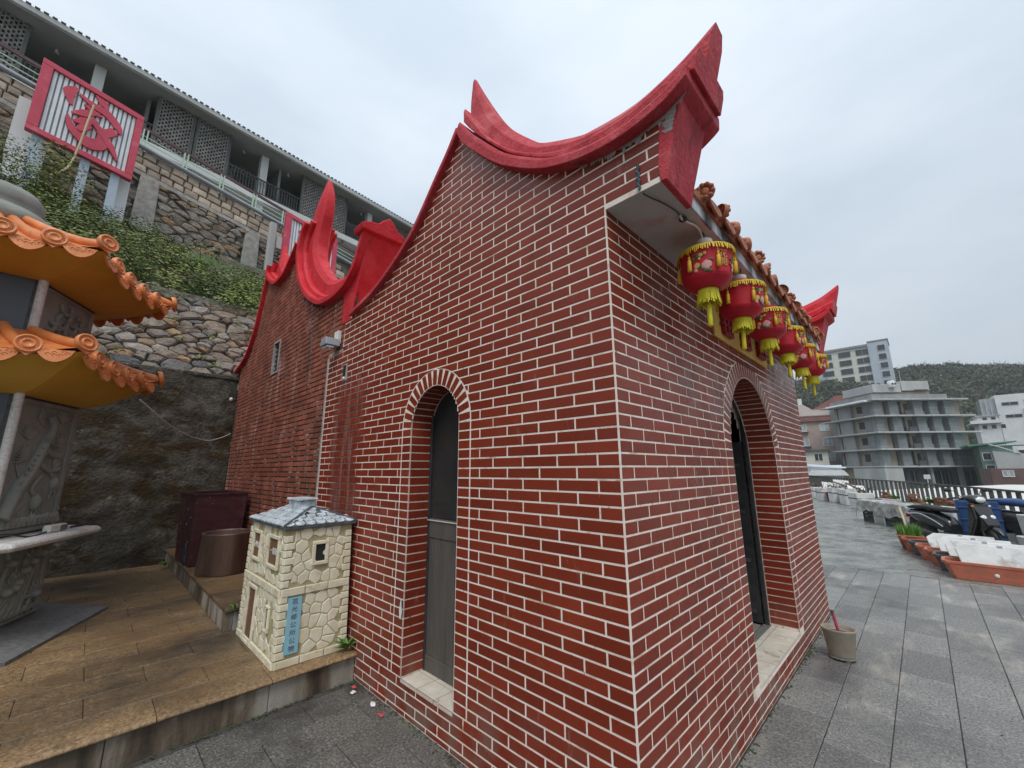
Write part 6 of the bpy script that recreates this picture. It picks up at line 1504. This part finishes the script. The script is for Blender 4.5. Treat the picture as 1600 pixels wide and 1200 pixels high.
tag(MB().box(2.55, 3.35, 9.95, 10.65, 0, .55).build('concrete_block', 'conc_slab', bevel=.02), 'pale concrete block under the dark plant tub at the right edge', 'block')
weed('leafy_plant', 'bright green leafy plant in the dark tub at the right edge', (2.95, 10.3, .82), 40, .34, 12)
for k, (x, y, z, rx, rz, lb) in enumerate([(-2.6, 25.3, .72, 1.1, .5, 'foam sheet standing tilted on the second foam box of the far row'), (-1.95, 24.1, .86, 1.2, .3, 'foam sheet propped upright on the third foam box of the far row'), (-1.25, 22.4, .74, .5, .2, 'foam sheet lying on the fourth foam box of the far row')]):
    o = MB().box(-.30, .30, -.18, .18, 0, .05).build('polystyrene_sheet', 'styrofoam', None, bevel=.012, loc=(x, y, z), rot=(rx, .1, rz)); tag(o, lb, 'foam sheet')
for k, (x, y, rz, lb) in enumerate([(-1.75, 23.2, -.6, 'grey weathered plank leaning across the foam boxes'), (-1.2, 21.4, -.9, 'brown weathered plank between the last two foam boxes')]):
    tag(MB().box(-.55, .55, -.05, .05, 0, .035).build('plank', 'bark', None, bevel=.005, loc=(x, y, .80), rot=(.1, .3, rz)), lb, 'plank')
# ---- crates under a crumpled plastic sheet
AX, NX = Vector((.49, -.872)), Vector((-.872, -.49)); SH = Vector((.24, 14.82))
cr_ = [(*(SH+AX*d), lb) for d, lb in ((-.86, 'left black crate under the plastic sheet'), (-.28, 'white crate under the plastic sheet, left of the middle'), (.30, 'middle black crate under the plastic sheet'), (.88, 'right black crate under the plastic sheet, next to the scooter'))]
for k, (x, y, lb) in enumerate(cr_):
    t = thing('crate', lb, 'crate', (x, y, 0), math.atan2(AX.y, AX.x), 'crates under the plastic sheet'); mt = 'styrofoam' if k == 1 else 'crate_black'
    MB().box(-.275, .275, -.28, .28, .0, .05).build('floor', mt, t)
    for (a, b, c, d) in ((-.275, .275, -.28, -.26), (-.275, .275, .26, .28), (-.275, -.255, -.26, .26), (.255, .275, -.26, .26)):
        for z in (.05, .16, .27, .38): MB().box(a, b, c, d, z, z+.085).build('slat', mt, t)
        MB().box(a, b, c, d, .0, .47).build('side', 'crate_black' if k != 1 else 'styrofoam', t) if k == 1 else None
    for (a, c) in ((-.275, -.28), (.235, -.28), (-.275, .24), (.235, .24)): MB().box(a-.002, a+.042, c-.002, c+.042, 0, .47).build('corner', mt, t)
sh = MB()
def shp(u, v):
    s = -1.32+2.64*u; f = 2*v-1; top = min(1, abs(f)/.58); hang = max(0, abs(f)-.58)/.42; sg = 1 if f > 0 else -1
    fold = pnoise((s*3.1, hang*1.2+sg, 4.)); fold2 = pnoise((s*8, hang*2.5+sg*3, 7.))
    w = sg*(top*.36+hang*(.05+.05*fold+.02*fold2)); drop = hang*(.34+.10*fold+.06*math.sin(s*3.3))
    ee = max(0, abs(2*u-1)-.9)/.1; z = .64+.035*pnoise((s*2.2, w*3, 1))+.02*pnoise((s*7, w*7, 5))-drop-.22*ee
    p = SH+AX*(s*(1-.0*ee)+.03*fold2)+NX*w
    return (p.x, p.y, max(z, .05))
sh.grid(110, 50, shp); tag(sh.build('plastic_sheet', 'plastic_sheet'), 'crumpled translucent plastic sheet draped over the crates', 'sheet')
# ---- loose bricks and pots stacked along the railing
rg = random.Random(17); cb = MB().box(-.11, .11, -.05, .05, -.03, .03).mesh('brick', 'clay_brick', .006)
def pile(x, y, n, h, rz, label, base=.45):
    t = thing('brick_pile', label, 'brick pile', (x, y, 0), rz)
    MB().box(-n*.12, n*.12, -.16, .16, 0, base).build('ledge_block', 'conc_slab', t, bevel=.02)
    for j in range(h):
        for i in range(n-(j if j < n-2 else n-2)):
            link('brick', cb, t, ((i-(n-1)/2)*.235+rg.uniform(-.03, .03), rg.uniform(-.05, .05), base+.032+j*.062), (rg.uniform(-.06, .06), rg.uniform(-.06, .06), rg.uniform(-.3, .3)))
dirr = math.atan2(-3.2, .8)
pile(.72, 17.6, 5, 5, -1.2, 'tallest pile of old red bricks by the railing, left of the green tuft'); pile(1.45, 15.2, 7, 5, -1.2, 'long pile of old red bricks by the railing behind the scooter handlebar'); pile(2.62, 11.7, 5, 4, -1.0, 'pile of old red bricks by the railing right of the headlight'); pile(-.1, 20.2, 4, 4, -1.1, 'small pile of dark bricks by the railing behind the plastic sheet')
weed('green_tuft', 'grassy green tuft growing between the two brick piles', (1.08, 16.6, .5), 40, .42, 7); weed('green_tuft', 'small green plant growing behind the plastic sheet by the railing', (.15, 18.6, .5), 30, .35, 9); weed('green_tuft', 'pale green plant in the farthest foam box', (-3.5, 27.2, .55), 26, .4, 10)
# ---- railing
rl = thing('terrace_railing', 'dark metal railing with upright bars along the edge of the terrace', 'railing')
RL = [Vector((x, y, 0)) for x, y in RAIL]
top_, bot_ = MB(), MB()
for a, b in zip(RL, RL[1:]):
    top_.bar(a+Vector((0, 0, 1.10)), b+Vector((0, 0, 1.10)), .06, .045); bot_.bar(a+Vector((0, 0, .34)), b+Vector((0, 0, .34)), .05, .04)
top_.build('top_rail', 'rail_grey', rl); bot_.build('bottom_rail', 'rail_grey', rl)
bm_ = MB().box(-.040, .040, -.012, .012, 0, .75).mesh('bar', 'rail_grey'); carry = 0
for a, b in zip(RL, RL[1:]):
    L_ = (b-a).length; e = (b-a)/L_; d = carry
    while d < L_:
        p = a+e*d; link('bar', bm_, rl, (p.x, p.y, .345), (0, 0, math.atan2(e.y, e.x)+PI/2+.0)); d += .42
    carry = d-L_
kb = MB()
for a, b in zip(RL, RL[1:]): kb.bar(a+Vector((0, 0, .08)), b+Vector((0, 0, .08)), .20, .3)
kb.build('kerb_wall', 'hotel_grey', rl)

# ================================================================== BEYOND THE TERRACE
FH = Vector((-.7015, .7127, 0)).normalized(); DR = Vector((FH.y, -FH.x, 0)); AR = math.atan2(DR.y, DR.x)
def vis(px_, py_, H):
    d = FW+RT*((px_-800)/FPX)-UP*((py_-600)/FPX); return CAM+d*(H/d.dot(FH))
nr = MB(); nr.prism([(1.2, 17.2), (4.2, 10.2), (26, 22), (36, 62), (6, 54), (-3.5, 31)], lambda u, v, h: (u, v, h), -6, .12)
nbr = thing('neighbour_roof', 'large pale flat roof just beyond the terrace railing', 'roof'); nr.build('slab', 'roof_pale', nbr); MB().prism([(1.4, 17.3), (-3.2, 30.8), (-3.0, 30.9), (1.6, 17.4)], lambda u, v, h: (u, v, h), .1, .34).build('upstand', 'roof_pale', nbr)
# ---- unfinished grey apartment block
gb = thing('grey_apartment_block', 'unfinished grey concrete apartment block with projecting floor slabs and block piers', 'building', (-3.9, 101, 0), AR)
SZ = [1.75, 4.92, 8.02, 11.12, 14.2]
MB().box(2.6, 17.2, 2.6, 14, -8, 14.3).build('core', 'hotel_grey', gb)
MB().box(.6, 1.2, 1.2, 10.2, -8, 14.3).build('core', 'tan_wall', gb)
for k, z in enumerate(SZ):
    xe = [19.9, 19.2, 18.6, 18.0, 17.3][k]; MB().box(-.9, xe, -1.0, 12.5, z-.14, z+.14).build('floor_slab', 'conc_slab', gb, bevel=.03)
    if k: 
        for u in (0, 3.2, 6.4, 9.6, 12.8): MB().box(u, u+.12, -1.02, -.98, z-.13, z+.13).build('slab_joint', 'conc_building', gb)
FINS = [(0, 1.35), (2.9, 4.6), (7.5, 9.2), (10.5, 12.1), (13.4, 15.2)]
fin_m = {}
def fin(w, h):
    k = round(w, 2)
    if k not in fin_m:
        m = MB(); m.rnd = 0.; nblk = 11; bh = h/nblk; m.box(.03, w-.03, .0, 1.0, 0, h)
        for q in range(nblk): m.rnd = random.random(); m.box(0, w, -.06, .5, q*bh+.035, (q+1)*bh-.02)
        fin_m[k] = m.mesh('block_pier', 'fin_block')
    return fin_m[k]
for fl_i in range(4):
    z0, z1 = SZ[fl_i]+.14, SZ[fl_i+1]-.14; dx = [.7, .45, .25, 0][fl_i]
    for j, (a, b) in enumerate(FINS): link('block_pier', fin(b-a, z1-z0), gb, (a+dx*(j > 0), .0, z0))
    for (a, b) in ((1.42, 2.55), (5.95, 7.35), (9.25, 10.3), (12.2, 13.1), (15.9, 17.0)): MB().box(a+dx, b+dx, .75, .95, z0, z1).build('infill_wall', 'tan_wall', gb)
    for (a, b, zz0, zz1) in ((4.72, 5.85, .1, 2.2), (9.55, 10.2, .8, 2.2), (12.35, 13.0, .7, 2.2)):
        w = link('window', None, gb); MB().box(a+dx, b+dx, .68, .745, z0+zz0, z0+zz1).build('pane', 'win_dark', w); MB().box(a+dx-.06, b+dx+.06, .66, .72, z0+zz0-.1, z0+zz0).build('sill', 'conc_slab', w)
    bl_ = link('balcony', None, gb); MB().box(5.9+dx, 7.4+dx, .1, .25, z0, z0+.95).build('parapet', 'hotel_dark', bl_); MB().box(6.4+dx, 7.1+dx, .68, .745, z0, z0+2.3).build('pane', 'win_dark', bl_)
    # left facade
    for (a, b) in ((.9, 2.5),): o = link('block_pier', fin(b-a, z1-z0), gb, (.0, b, z0), (0, 0, -PI/2))
    MB().box(.02, .6, 5.5, 8.6, z0, z1).build('grey_bay', 'conc_building', gb)
    w = link('window', None, gb); MB().box(.52, .6, 3.3, 4.5, z0+.8, z0+2.2).build('pane', 'win_dark', w); MB().box(.50, .56, 3.2, 4.6, z0+.7, z0+.8).build('sill', 'conc_slab', w)
    MB().box(.5, .6, 9.0, 9.5, z0+.3, z0+2.6).build('pane', 'win_dark', gb)
MB().box(-.3, 14, -.4, 10, 14.34, 15.25).build('parapet', 'conc_building', gb)
ph_ = link('penthouse', None, gb); MB().box(2.3, 13.2, 2, 9, 15.25, 16.2).build('base', 'tan_wall', ph_); MB().box(2.0, 7.5, 1.6, 9, 16.0, 17.6).build('block', 'conc_slab', ph_, bevel=.05); MB().box(7.6, 13.0, 1.5, 9, 16.3, 18.2).build('block', 'conc_slab', ph_, bevel=.05); MB().box(9.9, 12.7, 1.46, 1.52, 16.3, 16.5).build('opening', 'void_black', ph_)
wt = link('roof_tank', None, gb, (5.6, 1.4, 16.9)); MB().lathe([(0, 0), (.55, 0), (.6, .1), (.58, 1.2), (.4, 1.35), (0, 1.38)], 16).build('tank', 'white_wall', wt); MB().box(-.35, -.1, -.64, -.5, .5, .8).build('mark', 'win_dark', wt); MB().box(.1, .35, -.64, -.5, .5, .8).build('mark', 'win_dark', wt)
for u in (7.0, 8.2): MB().tube([(u, 2, 17.6), (u, 2, 20.4)], .05, 5).build('antenna', 'conc_slab', gb)
pt = link('roof_pergola', None, gb); MB().box(-1.6, .0, 0, 10, 13.9, 14.05).build('edge', 'white_wall', pt)
for q in range(22): MB().box(-1.5, -.2, .2+.45*q, .32+.45*q, 14.05, 14.3).build('purlin', 'white_wall', pt)
gf = link('ground_floor', None, gb); MB().box(-.4, 19.6, .9, 1.15, -6, 1.6).build('shop_front', 'hotel_dark', gf)
for u in (2.6, 8.1, 13.6, 19.0): MB().box(u, u+.5, -.2, .4, -6, 1.6).build('pier', 'conc_building', gf)
for u in (3.4, 5.4, 9.0, 10.4, 11.8, 14.4, 15.8, 17.2):
    w = link('shop_window', None, gf); MB().box(u, u+1.1, .84, .9, -1.6, .9).build('pane', 'win_dark', w); MB().box(u+.5, u+.6, .8, .86, -1.6, .9).build('mullion', 'conc_building', w)
MB().box(-.9, 2.4, -.9, 6, -6, 1.5).build('side_block', 'conc_slab', gf); MB().prism([(17.8, 1.6), (20.2, 1.6), (19.0, -3), (17.8, -3)], lambda u, v, h: (u, h, v), -.6, 4).build('slanted_wall', 'conc_slab', gf)
def win(par, u0, u1, z0, z1, y=-.03, mat='win_pale', fr='white_wall', split=True):
    w = link('window', None, par); MB().box(u0, u1, y, y+.04, z0, z1).build('pane', mat, w)
    for (a, b, c, d) in ((u0-.08, u1+.08, z0-.1, z0), (u0-.08, u1+.08, z1, z1+.08), (u0-.08, u0, z0, z1), (u1, u1+.08, z0, z1)): MB().box(a, b, y-.05, y+.03, c, d).build('frame', fr, w)
    if split: MB().box((u0+u1)/2-.05, (u0+u1)/2+.05, y-.04, y+.03, z0, z1).build('mullion', fr, w)
def bld(name, label, px0, px1, pyb, pyt, H, depth, mat, z0=None, turn=.85):
    a = vis(px0, pyb, H); u = (a-CAM).dot(DR); th = AR-math.atan2(u, H)*turn; e = Vector((math.cos(th), math.sin(th), 0)); nn_ = Vector((-e.y, e.x, 0))
    d = FW+RT*((px1-800)/FPX)-UP*((pyb-600)/FPX); b = CAM+d*((a-CAM).dot(nn_)/d.dot(nn_)); w = (b-a).dot(e)
    d = FW+RT*(((px0+px1)/2-800)/FPX)-UP*((pyt-600)/FPX); zt = (CAM+d*((a-CAM).dot(nn_)/d.dot(nn_))).z
    t = thing(name, label, 'building', (a.x, a.y, 0), th)
    MB().box(0, w, 0, depth, -8 if z0 is None else z0, zt).build('wall', mat, t); return t, w, zt
S_ = lambda H: H/FPX*1.045
# pink house at the brick corner
t, w, zt = bld('pink_house', 'pinkish three-storey house with red roof band right of the brick corner', 1236, 1322, 728, 658, 97, 12, 'pink_wall')
MB().box(-.4, w+.2, -.5, 12, zt, zt+1.1).build('roof_band', 'red_roof', t); MB().box(-.5, w+.3, -.6, 12, zt+1.1, zt+1.3).build('cornice', 'hotel_grey', t); MB().box(2.2, 2.7, -.8, 0, zt-2.6, zt+1.4).build('roof_bracket', 'hotel_grey', t)
for (a, zz) in ((2.4, 1), (2.5, 2), (6.6, 1), (6.8, 2), (6.9, 3), (9.5, 1), (9.7, 2), (9.9, 3)):
    z1 = zt-.6-3.35*(zz-1); win(t, a, a+1.6, z1-1.6, z1-.1)
    if a < 3: MB().box(a-.3, a+1.9, -.7, 0, z1-1.9, z1-1.75).build('ledge', 'hotel_dark', t)
lp = link('upper_storey', None, t); MB().box(.0, w+1, 3, 12, zt+1.3, zt+3.0).build('block', 'pink_light', lp); MB().prism([(1.5, 3.0), (6.2, 3.0), (4.4, 4.4), (3.4, 4.4)], lambda u, v, h: (u, h, zt+v), 3, 6).build('gable', 'pink_light', lp); MB().box(3.5, 4.3, 3, 4, zt+4.4, zt+5.9).build('chimney', 'white_wall', lp); MB().prism([(6, 3), (14, 3), (13, 6), (11, 6)], lambda u, v, h: (u, h, zt+v), 3, 9).build('red_roof', 'red_roof', lp); MB().lathe([(0, 0), (.9, 0), (.9, 1.2), (0, 1.25)], 14).build('water_tank', 'hotel_dark', lp, loc=(10.2, 2.4, zt+1.3))
t, w, zt = bld('cream_annex', 'low cream annex with one small window below the pink house', 1244, 1297, 728, 705, 90, 6, 'cream_wall'); MB().box(-.3, w+.4, -.6, 6, zt, zt+.3).build('roof', 'hotel_dark', t); win(t, w*.60, w*.60+1.3, zt-2, zt-.6, mat='win_dark')
t, w, zt = bld('white_shed', 'white corrugated shed with glazed porch behind the railing', 1240, 1318, 746, 727, 48, 6, 'corr_white')
for k in range(26): MB().box(w*k/26, w*k/26+.05, -.04, 0, -3, zt-.05).build('rib', 'corr_white', t)
MB().prism([(-.2, 0), (w+.3, -.35), (w+.3, -.2), (-.2, .35)], lambda u, v, h: (u, h, zt+v), -.4, 6).build('roof', 'corr_white', t)
pch = link('porch', None, t); MB().box(1.6, 4.4, -1.5, -.1, -3, zt-1.1).build('glazing', 'win_pale', pch); MB().prism([(1.3, -1.1), (4.8, -1.1), (4.4, -.55), (1.7, -.55)], lambda u, v, h: (u, h, zt+v), -1.7, 0).build('canopy', 'white_wall', pch)
for u in (1.6, 2.9, 4.35): MB().box(u, u+.08, -1.55, -1.5, -3, zt-1.1).build('mullion', 'hotel_grey', pch)
# long hostel on the hilltop, runs along x
def onY(px_, py_, Y): d = FW+RT*((px_-800)/FPX)-UP*((py_-600)/FPX); return CAM+d*((Y-CAM.y)/d.y)
YH = 250
a, b, c = onY(1272, 556, YH), onY(1355, 541, YH), onY(1387, 536, YH)
ht = thing('hilltop_hostel', 'long pale four-storey building on the hilltop above the forest', 'building', (a.x, YH, 0)); w1, w2 = b.x-a.x, c.x-a.x; zt = b.z
MB().box(0, w1, 0, 14, 30, zt).build('wall', 'cream_wall', ht); MB().box(-.5, w1, -.8, 14, zt, zt+1.0).build('roof_edge', 'hotel_grey', ht); MB().box(w1+.05, w2, -1, 14, 30, zt+1.6).build('stair_block', 'paleblue_wall', ht); MB().box(w1, w2+.3, -1.3, 14, zt+1.6, zt+2.0).build('roof_edge', 'hotel_grey', ht)
MB().box(0, w1*.22, -.1, 0, 30, zt).build('blue_bay', 'paleblue_wall', ht)
for r in range(5):
    for u in (.17, .28, .52, .63, .84, .955): win(ht, w1*u-1.2, w1*u+1.0, zt-3.2-4.2*r-.6, zt-1.0-4.2*r-.2, y=-.2, mat='win_dark', fr='hotel_grey', split=False)
    win(ht, (w1+w2)/2-.2, (w1+w2)/2+2.4, zt-2.6-4.2*r-.6, zt-.6-4.2*r, y=-1.2, mat='win_dark', fr='white_wall', split=False)
# houses on the right
t, w, zt = bld('white_villa', 'modern white villa with strip windows on the hillside at right', 1562, 1640, 656, 614, 125, 14, 'white_wall', z0=8)
MB().box(-3.2, -.02, .6, 8, 8, zt-.8).build('glass_stair', 'win_pale', t)
for u in (-3.2, -2.2, -1.2, -.3): MB().box(u, u+.25, .4, .6, 8, zt-.8).build('stair_mullion', 'conc_slab', t)
for (u, z) in ((1.2, 2.4), (1.4, 6.2)): win(t, u, u+3.2, zt-z-.9, zt-z, mat='win_dark', fr='conc_slab')
for z in (2.0, 5.6): win(t, 5.6, 9.2, zt-z-2.4, zt-z, mat='win_pale', fr='conc_slab'); MB().box(5.2, 10, -1.2, 0, zt-z-2.9, zt-z-2.6).build('balcony_slab', 'conc_slab', t)
t, w, zt = bld('white_cottage', 'small white two-storey cottage below the villa', 1531, 1565, 672, 650, 108, 7, 'white_wall', z0=5)
MB().box(-1.5, w+.6, -1.0, 7, zt-1.9, zt-1.7).build('balcony_slab', 'white_wall', t); MB().box(-.3, w+.4, -.4, 7, zt, zt+.25).build('roof', 'conc_slab', t); MB().box(-1.5, w+.6, -1.0, -.9, zt-1.7, zt-1.1).build('balustrade', 'white_wall', t)
for u in (.9, 2.4): win(t, u, u+.8, zt-1.0, zt-.3, mat='win_dark', split=False)
for u in (.6, 2.2, 3.8): win(t, u, u+.8, zt-3.3, zt-2.3, mat='win_dark', split=False)
t, w, zt = bld('green_roof_house', 'green-walled house with bright green roof and grey gable at right', 1538, 1592, 738, 696, 70, 9, 'green_wall')
MB().prism([(-1.2, -.05), (w+.5, .5), (w+.5, .7), (-1.2, .25)], lambda u, v, h: (u, h, zt+v), -.6, 9).build('roof', 'green_roof', t); MB().prism([(1.5, -6), (5.4, -6), (5.2, -1.5), (1.3, -.9)], lambda u, v, h: (u, h, zt+v), -1.2, -.02).build('grey_gable', 'conc_slab', t)
win(t, -.0+.3, 1.2, zt-2.3, zt-1.2, mat='win_dark', split=False); win(t, .4, 1.3, zt-4.4, zt-3.2, mat='win_dark', split=False); MB().bar((1.0, -1.3, zt+.3), (4.2, -1.3, zt-1.3), .15, .12).build('gable_trim', 'white_wall', t)
t, w, zt = bld('white_annex', 'white house with row of small windows at the right edge of the picture', 1590, 1640, 732, 696, 72, 8, 'white_wall')
for u in (.6, 1.7, 2.8): win(t, u, u+.7, zt-1.9, zt-.7, mat='win_dark', split=False)
t, w, zt = bld('brown_house', 'low dark brown wall with two small windows right of the grey block', 1551, 1650, 750, 732, 52, 8, 'brown_wall')
for u in (.8, 1.3): win(t, u+.2, u+.5, zt-.9, zt-.3, mat='win_pale', split=False)
MB().prism([(3.6, 0), (6, .6), (9, .4), (9, -.2), (4.2, -.4)], lambda u, v, h: (u, h, zt-.9+v), -1, -.1).build('lean_to_roof', 'hotel_dark', t)
fg_ = thing('red_flag', 'small red flag on the roof between the pink house and the grey block', 'flag', tuple(vis(1330, 625, 92))); MB().tube([(0, 0, -1.5), (0, 0, 1.2)], .04, 5).build('pole', 'white_wall', fg_); MB().prism([(0, 0), (1.3, -.1), (.1, 1.1)], lambda u, v, h: (u*.7, u*.7+h, v), 0, .03).build('cloth', 'flag_red', fg_)
stn = thing('street_sign', 'small white street sign on a post in front of the grey block', 'sign', tuple(vis(1450, 752, 62))); MB().box(-.05, .05, -.05, .05, -3, .9).build('post', 'white_wall', stn); MB().box(-.35, .35, -.08, -.04, .3, .95).build('plate', 'white_wall', stn, bevel=.05)

# ================================================================== WOODED HILL
def hill_z(u, v):
    """u metres to the right, v metres ahead of the camera"""
    ridge = 39+5.5*math.tanh((u+0)/70)+4*math.sin(u*.025+1.0)+1.5*pnoise((u*.04, 2., 0)); 
    f = min(1, max(0, (v-100)/125)); f = f*f*(3-2*f); back = max(0, v-235)
    return -6+(ridge+12)*f+3*pnoise((u*.03, v*.03, 5.))-.03*back
def hp(u, v): p = CAM+FH*v+DR*u; return (p.x, p.y, hill_z(u, v))
hm = MB(); hm.grid(70, 40, lambda a, b: hp(-40+520*a, 90+260*b)); tag(hm.build('hill', 'hill_soil'), kind='structure')
rg = random.Random(77); fo = MB(); fo.rnd = 0.; tw = MB()
def visible(u, v): q = 800+FPX*(u/v)*1.0; return True
ntree = 0
for k in range(7500):
    v = 106+150*rg.random()**.8; u = v*rg.uniform(.62, 1.42)
    z = hill_z(u, v)
    if z < 1.5: continue
    r = rg.uniform(1.2, 2.7)*(.8 if v < 150 else 1.0); p = CAM+FH*v+DR*u; c = Vector((p.x, p.y, z+r*.7)); ntree += 1; base_r = rg.random()
    n = 26
    bare = rg.random() < .2
    for q in range(n if not bare else 5):
        d = Vector((rg.gauss(0, 1), rg.gauss(0, 1), rg.gauss(.3, .8))).normalized(); rr_ = r*rg.uniform(.7, 1.0)*(1.25 if q < 3 else 1); s = r*rg.uniform(.18, .36)
        o = c+Vector((d.x*rr_, d.y*rr_, d.z*rr_*.8)); t1 = Vector((rg.gauss(0, 1), rg.gauss(0, 1), rg.gauss(0, 1))).normalized(); t2 = t1.cross(d).normalized(); fo.rnd = (base_r*.8+rg.random()*.2)*.98
        fo.add([o-t1*s, o-t2*s*.7, o+t1*s*.9, o+t2*s*.7], [(0, 1, 2, 3)])
    if bare or (v > 205 and rg.random() < .35):
        for q in range(5):
            a = rg.uniform(0, 6.28); tw.tube([(c.x, c.y, z), (c.x+math.cos(a)*r*.3, c.y+math.sin(a)*r*.3, z+r*1.1), (c.x+math.cos(a)*r*.9, c.y+math.sin(a)*r*.9, z+r*rg.uniform(1.4, 2.2))], [.16, .10, .03], 4, cap=False)
tag(fo.build('forest', 'leaf_forest'), 'dark evergreen scrub forest covering the hill', 'forest', kind='stuff')
tag(tw.build('bare_branches', 'bark'), 'bare branches standing out of the forest along the ridge', 'branches', kind='stuff')

# ================================================================== THIN HAZE
hz = MB().box(-75, 480, -40, 560, -9.5, 92).build('haze', None); tag(hz, kind='stuff')
hm_ = bpy.data.materials.new('haze_air'); hm_.use_nodes = True; hn, hl_ = hm_.node_tree.nodes, hm_.node_tree.links; hn.clear()
ho = hn.new('ShaderNodeOutputMaterial'); pvv = hn.new('ShaderNodeVolumePrincipled'); pvv.inputs['Color'].default_value = (.86, .90, .95, 1); pvv.inputs['Density'].default_value = .0005; pvv.inputs['Anisotropy'].default_value = .1
hl_.new(pvv.outputs[0], ho.inputs['Volume']); hz.data.materials.append(hm_)
